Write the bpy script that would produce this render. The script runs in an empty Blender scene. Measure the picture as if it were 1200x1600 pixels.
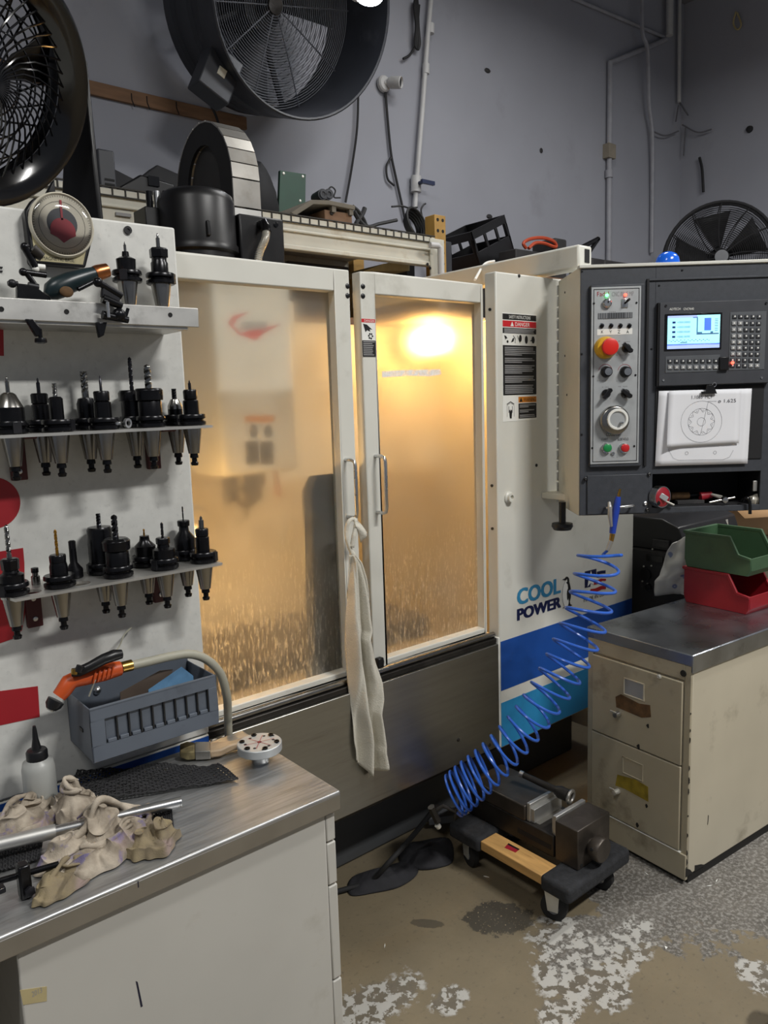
import bpy, bmesh, math, random
import numpy as np
from mathutils import Vector, Matrix, noise
random.seed(7)
SC = bpy.context.scene
COL = SC.collection

# ---------------------------------------------------------------- camera
EYE = Vector((0, 0, 1.58)); FPX = 1194.4
_y, _p, _r = math.radians(50.387), math.radians(8.2605), math.radians(-1.8397)
FW = Vector((math.cos(_y)*math.cos(_p), math.sin(_y)*math.cos(_p), -math.sin(_p)))
_R0 = Vector((math.sin(_y), -math.cos(_y), 0)); _U0 = _R0.cross(FW)
RT = _R0*math.cos(_r) + _U0*math.sin(_r); UP = _U0*math.cos(_r) - _R0*math.sin(_r)
cam = bpy.data.cameras.new('camera'); camo = bpy.data.objects.new('camera', cam); COL.objects.link(camo)
cam.sensor_fit = 'AUTO'; cam.sensor_width = 36; cam.lens = FPX/1600*36; cam.clip_start = .02
camo.matrix_world = Matrix(((RT.x, UP.x, -FW.x, EYE.x), (RT.y, UP.y, -FW.y, EYE.y), (RT.z, UP.z, -FW.z, EYE.z), (0, 0, 0, 1)))
SC.camera = camo
SC.view_settings.view_transform = 'Standard'; SC.view_settings.look = 'None'
SC.view_settings.gamma = 1; SC.view_settings.use_curve_mapping = False
SC.view_settings.exposure = EXPOSURE = 0.0
# ---------------------------------------------------------------- world and ceiling lights
w = bpy.data.worlds.new('world'); SC.world = w; w.use_nodes = True
w.node_tree.nodes['Background'].inputs[0].default_value = (.55, .60, .70, 1)
w.node_tree.nodes['Background'].inputs[1].default_value = .23
def area(name, loc, target, sx, sy, power, col):
    l = bpy.data.lights.new(name, 'AREA'); l.shape = 'RECTANGLE'; l.size = sx; l.size_y = sy; l.energy = power; l.color = col
    o = bpy.data.objects.new(name, l); COL.objects.link(o); o.location = loc
    o.rotation_euler = (Vector(target) - Vector(loc)).to_track_quat('-Z', 'Y').to_euler()
    return o
LAMPS = [((1.9, -1.5, 4.35), 1.2, .25, 195), ((4.6, .3, 4.35), 1.2, .25, 95), ((-1.2, .2, 4.35), 1.2, .25, 48), ((3.3, 2.3, 4.45), 1.2, .25, 26)]  # last lamp is unseen, added to brighten the upper back wall
for i, (lp, sx, sy, pw) in enumerate(LAMPS):
    area('ceiling_lamp_light', lp, (lp[0], lp[1], 0), sx, sy, pw, (1, .985, .955))

# ---------------------------------------------------------------- measuring helpers (a point of a known plane)
def ray(px, py): return FW + RT*((px-600)/FPX) - UP*((py-800)/FPX)
def on(px, py, ax, val):
    d = ray(px, py); i = 'xyz'.index(ax); return EYE + d*((val-EYE[i])/d[i])
def dep(px, py, D): return EYE + ray(px, py)*D
# ---------------------------------------------------------------- objects
ROOTM = {}
def setp(o, label=None, cat=None, group=None, kind=None):
    if label: o['label'] = label
    if cat: o['category'] = cat
    if group: o['group'] = group
    if kind: o['kind'] = kind
    return o
def thing(name, label, cat, loc, rz=0, group=None, kind=None):
    o = bpy.data.objects.new(name, None); COL.objects.link(o); o.location = loc; o.rotation_euler = (0, 0, rz); o.empty_display_size = .05
    setp(o, label, cat, group, kind)
    ROOTM[o.name] = Matrix.Translation(Vector(loc)) @ Matrix.Rotation(rz, 4, 'Z')
    return o
def rootmat(o):
    while o is not None:
        if o.name in ROOTM: return ROOTM[o.name]
        o = o.parent
    return Matrix.Identity(4)
def addmesh(name, me, parent=None, loc=None):
    o = bpy.data.objects.new(name, me); COL.objects.link(o)
    if parent is not None: o.parent = parent
    if loc is not None: o.location = loc
    return o
class MB:
    def __init__(s): s.v = []; s.f = []
    def add(s, vs, fs):
        n = len(s.v); s.v += [Vector(q) for q in vs]; s.f += [tuple(i+n for i in q) for q in fs]; return s
    def box(s, x0, x1, y0, y1, z0, z1, M=None):
        vs = [Vector(q) for q in ((x0,y0,z0),(x1,y0,z0),(x1,y1,z0),(x0,y1,z0),(x0,y0,z1),(x1,y0,z1),(x1,y1,z1),(x0,y1,z1))]
        if M is not None: vs = [M @ q for q in vs]
        return s.add(vs, [(0,3,2,1),(4,5,6,7),(0,1,5,4),(1,2,6,5),(2,3,7,6),(3,0,4,7)])
    def lathe(s, prof, c=(0,0,0), axis=(0,0,1), n=20, cap=True, a0=0.):
        c = Vector(c); q = Vector(axis).normalized().to_track_quat('Z', 'X').to_matrix()
        vs = []; fs = []
        for r, z in prof:
            for k in range(n):
                a = a0+2*math.pi*k/n; vs.append(c + q @ Vector((r*math.cos(a), r*math.sin(a), z)))
        m = len(prof)
        for j in range(m-1):
            for k in range(n):
                k2 = (k+1) % n; fs.append((j*n+k, j*n+k2, (j+1)*n+k2, (j+1)*n+k))
        if cap:
            if prof[0][0] > 1e-6: fs.append(tuple(range(n-1, -1, -1)))
            if prof[-1][0] > 1e-6: fs.append(tuple((m-1)*n+k for k in range(n)))
        return s.add(vs, fs)
    def cyl(s, p0, p1, r0, r1=None, n=14, cap=True):
        p0 = Vector(p0); p1 = Vector(p1); d = p1-p0
        return s.lathe([(r0, 0), (r0 if r1 is None else r1, d.length)], p0, d, n, cap)
    def tube(s, pts, r, n=8, closed=False, cap=True):
        pts = [Vector(p) for p in pts]; m = len(pts); rr = r if isinstance(r, (list, tuple)) else [r]*m
        T = []
        for i in range(m):
            a = pts[(i-1) % m] if (closed or i > 0) else pts[i]; b = pts[(i+1) % m] if (closed or i < m-1) else pts[i]
            t = b-a; T.append(t.normalized() if t.length > 1e-9 else Vector((0,0,1)))
        up = Vector((0,0,1)) if abs(T[0].z) < .9 else Vector((1,0,0))
        nrm = (up - T[0]*up.dot(T[0])).normalized(); vs = []
        for i in range(m):
            nrm = nrm - T[i]*nrm.dot(T[i])
            if nrm.length < 1e-6: nrm = T[i].orthogonal()
            nrm.normalize(); bn = T[i].cross(nrm)
            for k in range(n):
                a = 2*math.pi*k/n; vs.append(pts[i] + (nrm*math.cos(a)+bn*math.sin(a))*rr[i])
        fs = []
        for i in range(m if closed else m-1):
            i2 = (i+1) % m
            for k in range(n):
                k2 = (k+1) % n; fs.append((i*n+k, i*n+k2, i2*n+k2, i2*n+k))
        if cap and not closed:
            fs.append(tuple(range(n-1, -1, -1))); fs.append(tuple((m-1)*n+k for k in range(n)))
        return s.add(vs, fs)
    def prism(s, poly, O, X, Y, d):
        """outline poly (2-D) in the frame O,X,Y, pushed along vector d"""
        O = Vector(O); X = Vector(X); Y = Vector(Y); d = Vector(d); n = len(poly)
        a = [O+X*p[0]+Y*p[1] for p in poly]; vs = a+[q+d for q in a]
        fs = [tuple(range(n-1, -1, -1)), tuple(range(n, 2*n))]+[(i, (i+1) % n, (i+1) % n+n, i+n) for i in range(n)]
        if X.cross(Y).dot(d) < 0: fs = [tuple(reversed(q)) for q in fs]
        return s.add(vs, fs)
    def ring(s, ro, ri, c, axis, h, n=28):
        return s.lathe([(ri, 0), (ro, 0), (ro, h), (ri, h), (ri, 0)], c, axis, n, False)
    def torus(s, R, r, c, axis, n=28, k=8):
        c = Vector(c); q = Vector(axis).normalized().to_track_quat('Z', 'X').to_matrix()
        return s.tube([c+q @ Vector((R*math.cos(2*math.pi*i/n), R*math.sin(2*math.pi*i/n), 0)) for i in range(n)], r, k, True)
    def ball(s, c, r, n=14, m=8, sx=(1,1,1)):
        c = Vector(c); vs = []; fs = []
        for j in range(m+1):
            ph = math.pi*j/m
            for k in range(n):
                a = 2*math.pi*k/n; vs.append(c+Vector((r*sx[0]*math.sin(ph)*math.cos(a), r*sx[1]*math.sin(ph)*math.sin(a), r*sx[2]*math.cos(ph))))
        for j in range(m):
            for k in range(n): fs.append((j*n+k, (j+1)*n+k, (j+1)*n+(k+1) % n, j*n+(k+1) % n))
        return s.add(vs, fs)
    def grid(s, fn, nu, nv, wrap=False):
        vs = [fn(i/(nu-1), j/(nv-1)) for j in range(nv) for i in range(nu)]
        return s.add(vs, [(j*nu+i, j*nu+i+1, (j+1)*nu+i+1, (j+1)*nu+i) for j in range(nv-1) for i in range(nu-1)])
    def build(s, name, m, parent=None, local=False, loc=None, bev=0, smooth=True, ang=38, solid=0, sub=0, bseg=2):
        me = bpy.data.meshes.new(name)
        if parent is not None: W = Matrix.Identity(4) if local else rootmat(parent).inverted()
        else: W = Matrix.Translation(-Vector(loc)) if (loc is not None and not local) else Matrix.Identity(4)
        me.from_pydata([W @ q for q in s.v], [], s.f); me.update()
        bm = bmesh.new(); bm.from_mesh(me); bmesh.ops.remove_doubles(bm, verts=bm.verts, dist=1e-6); bmesh.ops.recalc_face_normals(bm, faces=bm.faces); bm.to_mesh(me); bm.free()
        me.materials.append(MAT[m] if isinstance(m, str) else m)
        if smooth:
            me.polygons.foreach_set('use_smooth', [True]*len(me.polygons)); me.set_sharp_from_angle(angle=math.radians(ang))
        o = addmesh(name, me, parent, loc if parent is None else (loc if local else None))
        if solid:
            q = o.modifiers.new('thickness', 'SOLIDIFY'); q.thickness = solid; q.offset = 0
        if sub:
            q = o.modifiers.new('smooth', 'SUBSURF'); q.levels = sub; q.render_levels = sub
        if bev:
            q = o.modifiers.new('edge', 'BEVEL'); q.width = bev; q.segments = bseg; q.limit_method = 'ANGLE'; q.angle_limit = math.radians(40); q.harden_normals = False
        return o
def B(): return MB()
def bx(*a): return MB().box(*a)
def place(src, loc, name=None, rot=None):
    """another object sharing src's mesh, under the same parent"""
    o = src.copy(); COL.objects.link(o); o.location = loc
    if rot is not None: o.rotation_euler = rot
    if name: o.name = name
    return o
def spline(pts, n=8):
    pts = [Vector(p) for p in pts]; out = []
    P = [pts[0]*2-pts[1]]+pts+[pts[-1]*2-pts[-2]]
    for i in range(1, len(P)-2):
        for k in range(n):
            t = k/n; a, b, c, d = P[i-1], P[i], P[i+1], P[i+2]
            out.append(.5*((2*b)+(c-a)*t+(2*a-5*b+4*c-d)*t*t+(3*b-a-3*c+d)*t*t*t))
    return out+[pts[-1]]
FONTCACHE = {}
def textmesh(s):
    if s in FONTCACHE: return FONTCACHE[s]
    c = bpy.data.curves.new('t', 'FONT'); c.body = s; c.size = 1; c.resolution_u = 3; c.fill_mode = 'BOTH'
    o = bpy.data.objects.new('t', c); COL.objects.link(o)
    dg = bpy.context.evaluated_depsgraph_get(); me = bpy.data.meshes.new_from_object(o.evaluated_get(dg))
    v = [tuple(q.co) for q in me.vertices]; f = [tuple(p.vertices) for p in me.polygons]
    bpy.data.objects.remove(o); bpy.data.curves.remove(c); bpy.data.meshes.remove(me)
    xs = [q[0] for q in v]; ys = [q[1] for q in v]; x0, x1, y0, y1 = min(xs), max(xs), min(ys), max(ys)
    v = [((q[0]-x0)/(x1-x0), (q[1]-y0)/(y1-y0)) for q in v]
    FONTCACHE[s] = (v, f, (x1-x0)/(y1-y0)); return FONTCACHE[s]
class Frame:
    """a flat sheet's frame: o origin, x right, y up, n towards the viewer"""
    def __init__(s, o, x, y): s.o = Vector(o); s.x = Vector(x).normalized(); s.y = Vector(y).normalized(); s.n = s.x.cross(s.y)
    def uv(s, px, py):
        d = ray(px, py); h = EYE + d*((s.o-EYE).dot(s.n)/d.dot(s.n)) - s.o; return (h.dot(s.x), h.dot(s.y))
    def p(s, u, v, off=0): return s.o+s.x*u+s.y*v+s.n*off
    def poly(s, pts, t=.0006, off=0.0, mb=None): return (mb or MB()).prism(pts, s.o+s.n*off, s.x, s.y, s.n*t)
    def rect(s, u0, u1, v0, v1, t=.0006, off=0.0, mb=None): return s.poly([(u0,v0),(u1,v0),(u1,v1),(u0,v1)], t, off, mb)
    def text(s, st, u0, u1, v0, v1, off=.0012, mb=None):
        v, f, _ = textmesh(st); return (mb or MB()).add([s.p(u0+(u1-u0)*q[0], v0+(v1-v0)*q[1], off) for q in v], f)
    def line(s, pts, wd, off=.001, closed=False, mb=None):
        mb = mb or MB(); n = len(pts)
        for i in range(n if closed else n-1):
            a = Vector(pts[i]); b = Vector(pts[(i+1) % n]); d = (b-a)
            if d.length < 1e-9: continue
            q = Vector((-d.y, d.x)).normalized()*wd/2; e = d.normalized()*wd*.3
            mb.add([s.p(*(a+q-e), off), s.p(*(a-q-e), off), s.p(*(b-q+e), off), s.p(*(b+q+e), off)], [(0,1,2,3)])
        return mb
def circ(c, r, n=24, a0=0, a1=2*math.pi, ry=None):
    full = abs(a1-a0-2*math.pi) < 1e-6
    return [(c[0]+r*math.cos(a0+(a1-a0)*i/(n if full else n-1)), c[1]+(ry or r)*math.sin(a0+(a1-a0)*i/(n if full else n-1))) for i in range(n)]
# ---------------------------------------------------------------- materials (all node based)
MAT = {}
def S(h):
    h = h.lstrip('#'); c = [int(h[i:i+2], 16)/255 for i in (0, 2, 4)]
    return tuple(x/12.92 if x <= .04045 else ((x+.055)/1.055)**2.4 for x in c)
def mat(name, col, rough=.5, metal=0., var=.12, sc=14., bump=0., bsc=None, stretch=None, dirt=None, dirtamt=0., dsc=5., spec=.5, emit=None, est=0., rvar=.12):
    m = bpy.data.materials.new(name); m.use_nodes = True; nt = m.node_tree; N = nt.nodes; L = nt.links
    b = N['Principled BSDF']; c = S(col) if isinstance(col, str) else col
    b.inputs['Metallic'].default_value = metal; b.inputs['Specular IOR Level'].default_value = spec
    tc = N.new('ShaderNodeTexCoord'); mp = N.new('ShaderNodeMapping'); L.new(tc.outputs['Object'], mp.inputs[0])
    if stretch: mp.inputs['Scale'].default_value = stretch
    nz = N.new('ShaderNodeTexNoise'); nz.inputs['Scale'].default_value = sc; nz.inputs['Detail'].default_value = 4; L.new(mp.outputs[0], nz.inputs[0])
    rp = N.new('ShaderNodeValToRGB'); rp.color_ramp.elements[0].position = .3; rp.color_ramp.elements[1].position = .7
    rp.color_ramp.elements[0].color = (*[max(0, x*(1-var)) for x in c], 1); rp.color_ramp.elements[1].color = (*[min(1, x*(1+var)) for x in c], 1)
    L.new(nz.outputs[0], rp.inputs[0]); out = rp.outputs[0]
    if dirt:
        n2 = N.new('ShaderNodeTexNoise'); n2.inputs['Scale'].default_value = dsc; n2.inputs['Detail'].default_value = 7; n2.inputs['Roughness'].default_value = .65; L.new(mp.outputs[0], n2.inputs[0])
        r2 = N.new('ShaderNodeValToRGB'); r2.color_ramp.elements[0].position = .62-.25*dirtamt; r2.color_ramp.elements[1].position = .78-.2*dirtamt
        r2.color_ramp.elements[1].color = (min(1, .35+dirtamt),)*3+(1,); L.new(n2.outputs[0], r2.inputs[0])
        mx = N.new('ShaderNodeMix'); mx.data_type = 'RGBA'; mx.inputs[7].default_value = (*S(dirt), 1)
        L.new(r2.outputs[0], mx.inputs[0]); L.new(out, mx.inputs[6]); out = mx.outputs[2]
    L.new(out, b.inputs['Base Color'])
    mr = N.new('ShaderNodeMapRange'); mr.inputs['To Min'].default_value = max(.03, rough-rvar*rough); mr.inputs['To Max'].default_value = min(1, rough+rvar*rough)
    L.new(nz.outputs[0], mr.inputs[0]); L.new(mr.outputs[0], b.inputs['Roughness'])
    if bump:
        n3 = N.new('ShaderNodeTexNoise'); n3.inputs['Scale'].default_value = bsc or sc*4; n3.inputs['Detail'].default_value = 3; L.new(mp.outputs[0], n3.inputs[0])
        bp = N.new('ShaderNodeBump'); bp.inputs['Strength'].default_value = bump; bp.inputs['Distance'].default_value = .004; L.new(n3.outputs[0], bp.inputs['Height']); L.new(bp.outputs[0], b.inputs['Normal'])
    if emit:
        b.inputs['Emission Color'].default_value = (*S(emit), 1); b.inputs['Emission Strength'].default_value = est
    MAT[name] = m; return m
mat('white_paint', '#d3d2c9', .42, var=.04, sc=6, dirt='#8d8878', dirtamt=.10, dsc=3.5, bump=.02, bsc=300)
mat('cream_paint', '#cfc9b7', .45, var=.06, sc=6, dirt='#6f6852', dirtamt=.12, dsc=4)
mat('speck_paint', '#cfcfca', .5, var=.05, sc=40, dirt='#a5a5a2', dirtamt=.2, dsc=60, bump=.06, bsc=500)
mat('wall_paint', '#9a9ca5', .85, var=.05, sc=1.6, dirt='#7b7b80', dirtamt=.10, dsc=1.3, bump=.05, bsc=60)
mat('ceiling_paint', '#7d7d80', .9, var=.06, sc=2)
mat('red_paint', '#9c1e27', .45, var=.06)
mat('maroon', '#4a1a1c', .5, var=.1)
mat('blue_band', '#1d4c9a', .4, var=.05, dirt='#16335f', dirtamt=.12)
mat('sky_band', '#2e86b8', .4, var=.05, dirt='#1f5f86', dirtamt=.1)
mat('white_decal', '#e6e6e0', .5, var=.03)
mat('black_decal', '#151517', .5, var=.1)
mat('grey_print', '#8e8e8e', .6, var=.05)
mat('red_decal', '#c8202c', .45, var=.04)
mat('orange_decal', '#cf7f22', .45, var=.04)
mat('teal_ink', '#2f7fa8', .45, var=.03)
mat('navy_ink', '#121a44', .45, var=.05)
mat('flag_red', '#9c1d22', .45, var=.04)
mat('stainless', '#a7a6a0', .36, 1., var=.06, sc=5, bump=.03, bsc=90, stretch=(1, 1, 14), dirt='#6b675c', dirtamt=.12, dsc=2.5)
mat('bench_steel', '#b0b1b1', .40, .8, var=.16, sc=9, bump=.10, bsc=16, stretch=(1.2, 14, 1), dirt='#77705f', dirtamt=.22, dsc=3, rvar=.35)
mat('edge_steel', '#a5a29c', .38, .85, var=.1, sc=8, dirt='#6f6655', dirtamt=.15)
mat('cap_steel', '#a3a8ae', .30, .95, var=.22, sc=6, dirt='#3c3c3c', dirtamt=.25, dsc=5, rvar=.4)
mat('alu', '#c4c3bf', .42, .85, var=.12, sc=12, dirt='#6a6a66', dirtamt=.22, dsc=9, bump=.03)
mat('bright_alu', '#cfd0d0', .28, 1., var=.08, sc=20)
mat('ground_steel', '#9a9894', .24, 1., var=.12, sc=26, stretch=(1, 1, .2))
mat('oxide', '#17171a', .27, .6, var=.25, sc=30, spec=.6)
mat('oxide_soft', '#202024', .45, .4, var=.25, sc=30)
mat('drill_steel', '#8a8a88', .22, 1., var=.2, sc=80)
mat('carbide', '#3a3a3e', .28, .9, var=.2, sc=60)
mat('gold_tin', '#b98a3a', .28, 1., var=.12, sc=60)
mat('cast_iron', '#4b453f', .42, .6, var=.28, sc=14, bump=.12, dirt='#2a2622', dirtamt=.3)
mat('dark_steel', '#35322f', .45, .6, var=.3, sc=12, dirt='#171615', dirtamt=.3)
mat('black_plastic', '#131315', .36, var=.2, sc=20, spec=.45)
mat('black_gloss', '#0c0c0e', .16, var=.2, sc=20, spec=.6)
mat('black_matte', '#17171a', .75, var=.25, sc=25)
mat('dust_black', '#2b2a2b', .7, var=.25, sc=9, dirt='#4a4744', dirtamt=.3)
mat('black_satin', '#121214', .38, var=.2, sc=12, spec=.5)
mat('fan_grey', '#2c2e34', .5, var=.12, sc=6, dirt='#4c4d52', dirtamt=.2)
mat('fan_wire', '#4a4c52', .55, .2, var=.1)
mat('panel_dark', '#3a3d43', .55, var=.10, sc=60, bump=.10, bsc=420)
mat('unit_dark', '#3b3d42', .5, var=.06, sc=30)
mat('key_grey', '#8f9092', .5, var=.06)
mat('key_dark', '#55585c', .5, var=.06)
mat('plate_silver', '#b4b7b8', .42, .35, var=.05, sc=30)
mat('rubber', '#1b1b1c', .8, var=.2)
mat('rubber_fabric', '#26272a', .9, var=.35, sc=60, bump=.4, bsc=160)
mat('pine', '#c69a5e', .6, var=.18, sc=7, stretch=(9, 1, 9), dirt='#7b5428', dirtamt=.18, dsc=6)
mat('plank_wood', '#7a5c44', .75, var=.18, sc=8, stretch=(1, 6, 6))
mat('tool_grey', '#5a616b', .42, var=.06, sc=12, dirt='#343840', dirtamt=.12, dsc=8)
mat('orange_plastic', '#c24f1d', .42, var=.08)
mat('brass', '#b08d4a', .3, 1., var=.12)
mat('copper', '#b4734a', .32, 1., var=.15)
mat('hose_grey', '#9b998b', .5, var=.06)
mat('hose_blue', '#2f62c4', .3, var=.06, spec=.6)
mat('gun_blue', '#2343a8', .35, var=.1)
mat('beacon', '#1d62d8', .18, var=.05, spec=.7, emit='#1d62d8', est=.06)
mat('towel', '#c9c5b8', .95, var=.07, sc=8, bump=.5, bsc=260, dirt='#8e8878', dirtamt=.2, dsc=7)
mat('paper', '#e3e4e8', .8, var=.02)
mat('pencil', '#606066', .8, var=.05)
mat('card_blue', '#5d88ad', .6, var=.15, sc=30)
mat('card_brown', '#574a40', .7, var=.1)
mat('cardboard', '#a8845d', .8, var=.1, sc=5, dirt='#7d5f3f', dirtamt=.12)
mat('bin_green', '#3f5c41', .5, var=.1, sc=10, dirt='#26372a', dirtamt=.2)
mat('bin_red', '#8e1420', .42, var=.08, sc=10, dirt='#5a0d14', dirtamt=.15)
mat('file_paint', '#bfb7a3', .45, var=.05, sc=4, dirt='#5f5540', dirtamt=.15, dsc=5)
mat('file_front', '#a79e88', .45, var=.07, sc=4, dirt='#4d4432', dirtamt=.25, dsc=5)  # darker copy of file_paint, the front's shade put into the colour
mat('chip_black', '#1c1a17', .8, var=.2)
mat('rust', '#5a4126', .85, var=.4, sc=40)
mat('yellow_film', '#8d7a24', .6, var=.3, sc=30)
mat('bench_paint', '#b9b7b0', .5, var=.04, sc=4, dirt='#8b8474', dirtamt=.14, dsc=4)
mat('caulk', '#b49a66', .8, var=.2)
mat('ink_pen', '#15152a', .8)
mat('masking', '#b0a278', .8, var=.15)
mat('rack_cream', '#c9c6b8', .5, var=.07, sc=6, dirt='#8a7040', dirtamt=.22, dsc=6)
mat('rack_yellow', '#a5803f', .55, var=.12, dirt='#5a4222', dirtamt=.2)
mat('wire_dark', '#3c3a36', .6, .4)
mat('pvc', '#bdbdbd', .5, var=.05, dirt='#87857f', dirtamt=.15)
mat('conduit', '#9b9ca3', .6, .0, var=.1)
mat('cable_black', '#1b1b1d', .6)
mat('green_card', '#2f4a3d', .6, var=.12)
mat('red_cord', '#b4482a', .5, var=.1)
mat('skin_white', '#dcdcd6', .4, var=.04)
mat('brush_wood', '#a58f74', .6, var=.15, sc=10, stretch=(2, 9, 9))
mat('bristle', '#6f6546', .9, var=.3, sc=90)
mat('spray_grey', '#6d6f73', .5, var=.1)
mat('tape_red', '#9b2430', .4, var=.1)
mat('estop_red', '#d8291f', .35, var=.04)
mat('estop_yellow', '#d9a822', .4, var=.05)
mat('btn_green', '#1f8a4a', .35, var=.05)
mat('btn_red', '#c3262a', .35, var=.05)
mat('green_led', '#59ff80', .4, emit='#59ff80', est=6)
mat('red_led', '#ff5a48', .4, emit='#ff4a38', est=5)
mat('lcd_cyan', '#9fe6ee', .3, emit='#a6ecf6', est=.85)
mat('lcd_lilac', '#9fb4f0', .3, emit='#a4b6f4', est=.8)
mat('lcd_blue', '#4d74d8', .3, emit='#4d74d8', est=.7)
mat('lcd_ink', '#3c6a94', .3, emit='#3c6a94', est=.5)
mat('lcd_navy', '#1c2f70', .3, emit='#1c2f70', est=.5)
mat('bulb', '#ffffff', .4, emit='#f4f8ff', est=55)
mat('lamp_warm', '#fff3d8', .4, emit='#ffbe6a', est=40)
mat('dark_void', '#0d0d0e', .8, var=.2)
mat('tank_grey', '#46484a', .55, var=.12, sc=5)
mat('inner_paint', '#c9bfa5', .5, var=.08, sc=6, dirt='#8d7a52', dirtamt=.2, dsc=4)
mat('tin', '#c9c7be', .35, .5, var=.1)
mat('film', '#cfc9bb', .15, var=.2, spec=.8)
mat('seat_cloth', '#c2c1bf', .9, var=.1, sc=16, bump=.3)

def custom(name):
    m = bpy.data.materials.new(name); m.use_nodes = True; MAT[name] = m; return m, m.node_tree.nodes, m.node_tree.links, m.node_tree.nodes['Principled BSDF']
def math_(N, L, op, a, b=None, clamp=False):
    n = N.new('ShaderNodeMath'); n.operation = op; n.use_clamp = clamp
    for i, x in enumerate((a, b)):
        if x is None: continue
        if isinstance(x, (int, float)): n.inputs[i].default_value = x
        else: L.new(x, n.inputs[i])
    return n.outputs[0]
def noise_(N, L, vec, sc, det=5, rough=.55):
    n = N.new('ShaderNodeTexNoise'); n.inputs['Scale'].default_value = sc; n.inputs['Detail'].default_value = det; n.inputs['Roughness'].default_value = rough; L.new(vec, n.inputs[0]); return n.outputs[0]
def ramp_(N, L, fac, p0, p1, c0=(0,0,0), c1=(1,1,1)):
    n = N.new('ShaderNodeValToRGB'); n.color_ramp.elements[0].position = p0; n.color_ramp.elements[1].position = p1
    n.color_ramp.elements[0].color = (*c0, 1); n.color_ramp.elements[1].color = (*c1, 1); L.new(fac, n.inputs[0]); return n.outputs[0]
def mix_(N, L, fac, a, b):
    n = N.new('ShaderNodeMix'); n.data_type = 'RGBA'
    for i, x in ((0, fac), (6, a), (7, b)):
        if isinstance(x, (int, float)): n.inputs[i].default_value = x
        elif isinstance(x, tuple): n.inputs[i].default_value = (*x, 1)
        else: L.new(x, n.inputs[i])
    return n.outputs[2]
def blob_(N, L, pos, cx, cy, rx, ry, rot=0):
    """1 inside a soft ellipse on the floor, 0 outside"""
    mp = N.new('ShaderNodeMapping'); mp.vector_type = 'TEXTURE'; mp.inputs['Location'].default_value = (cx, cy, 0); mp.inputs['Rotation'].default_value = (0, 0, rot); mp.inputs['Scale'].default_value = (rx, ry, 1); L.new(pos, mp.inputs[0])
    ln = N.new('ShaderNodeVectorMath'); ln.operation = 'LENGTH'; L.new(mp.outputs[0], ln.inputs[0])
    return math_(N, L, 'SUBTRACT', 1, ln.outputs['Value'])
# floor: tan bare concrete, grey worn area with flakes of white paint, oily chips
m, N, L, b = custom('floor_concrete')
tc = N.new('ShaderNodeTexCoord'); pos = tc.outputs['Object']
n1 = noise_(N, L, pos, 2.2, 6); n2 = noise_(N, L, pos, 34, 5, .6); n3 = noise_(N, L, pos, 9, 6, .65); n4 = noise_(N, L, pos, 60, 3); n5 = noise_(N, L, pos, 85, 4, .7)
tan = mix_(N, L, ramp_(N, L, n1, .3, .7), S('#82765f'), S('#6e6451')); tan = mix_(N, L, math_(N, L, 'MULTIPLY', ramp_(N, L, n4, .60, .74), .6), tan, S('#4d473e')); tan = mix_(N, L, math_(N, L, 'MULTIPLY', n5, .25), tan, S('#5c5443'))
gry = mix_(N, L, ramp_(N, L, n3, .35, .65), S('#63605c'), S('#4b4946'))
jit = math_(N, L, 'ADD', math_(N, L, 'MULTIPLY', math_(N, L, 'SUBTRACT', n3, .5), 1.7), math_(N, L, 'MULTIPLY', math_(N, L, 'SUBTRACT', n2, .5), .8))
def area_(bl, e=.0, w=.10): return ramp_(N, L, math_(N, L, 'ADD', math_(N, L, 'ADD', bl, jit), e), .0, w)
def union(lst, e=0., w=.1):
    r = None
    for q in lst:
        a_ = area_(blob_(N, L, pos, *q), e, w); r = a_ if r is None else math_(N, L, 'MAXIMUM', r, a_)
    return r
worn = union([(2.32, 1.12, .52, .33, -.25), (1.95, 1.17, .22, .12, .1), (1.70, 1.22, .16, .10, .2)])
flk = union([(1.62, 1.21, .20, .10, .75), (1.60, 1.07, .10, .06, .5), (1.45, 1.10, .07, .05, 0), (1.13, 1.45, .13, .07, -.3), (1.05, 1.43, .06, .06, 0), (1.265, 1.327, .055, .045, 0), (1.95, .81, .07, .06, 0), (1.80, 1.12, .14, .07, .2)], .05, .2)
base = mix_(N, L, math_(N, L, 'MULTIPLY', math_(N, L, 'MAXIMUM', worn, math_(N, L, 'MULTIPLY', flk, .6)), .85), tan, gry)
fine = ramp_(N, L, n5, .47, .60); base = mix_(N, L, math_(N, L, 'MULTIPLY', math_(N, L, 'MULTIPLY', fine, worn), .75), base, S('#96938d'))
fl = ramp_(N, L, math_(N, L, 'ADD', math_(N, L, 'MULTIPLY', n2, .75), math_(N, L, 'MULTIPLY', n3, .25)), .49, .515)
base = mix_(N, L, math_(N, L, 'MULTIPLY', fl, flk), base, S('#aeaca6'))
oil = area_(blob_(N, L, pos, 1.60, 1.455, .13, .075, -.6), -.05); base = mix_(N, L, math_(N, L, 'MULTIPLY', oil, .85), base, S('#38352f'))
chips = math_(N, L, 'MULTIPLY', oil, ramp_(N, L, noise_(N, L, pos, 150, 2), .66, .70)); base = mix_(N, L, chips, base, S('#b9a582'))
sm = area_(blob_(N, L, pos, 1.43, 1.575, .018, .06, .75), 0); base = mix_(N, L, math_(N, L, 'MULTIPLY', sm, .6), base, S('#34322f'))
L.new(base, b.inputs['Base Color']); L.new(ramp_(N, L, n3, .2, .8, (.45,)*3, (.75,)*3), b.inputs['Roughness'])
bp = N.new('ShaderNodeBump'); bp.inputs['Strength'].default_value = .25; bp.inputs['Distance'].default_value = .004; L.new(n2, bp.inputs['Height']); L.new(bp.outputs[0], b.inputs['Normal'])
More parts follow.
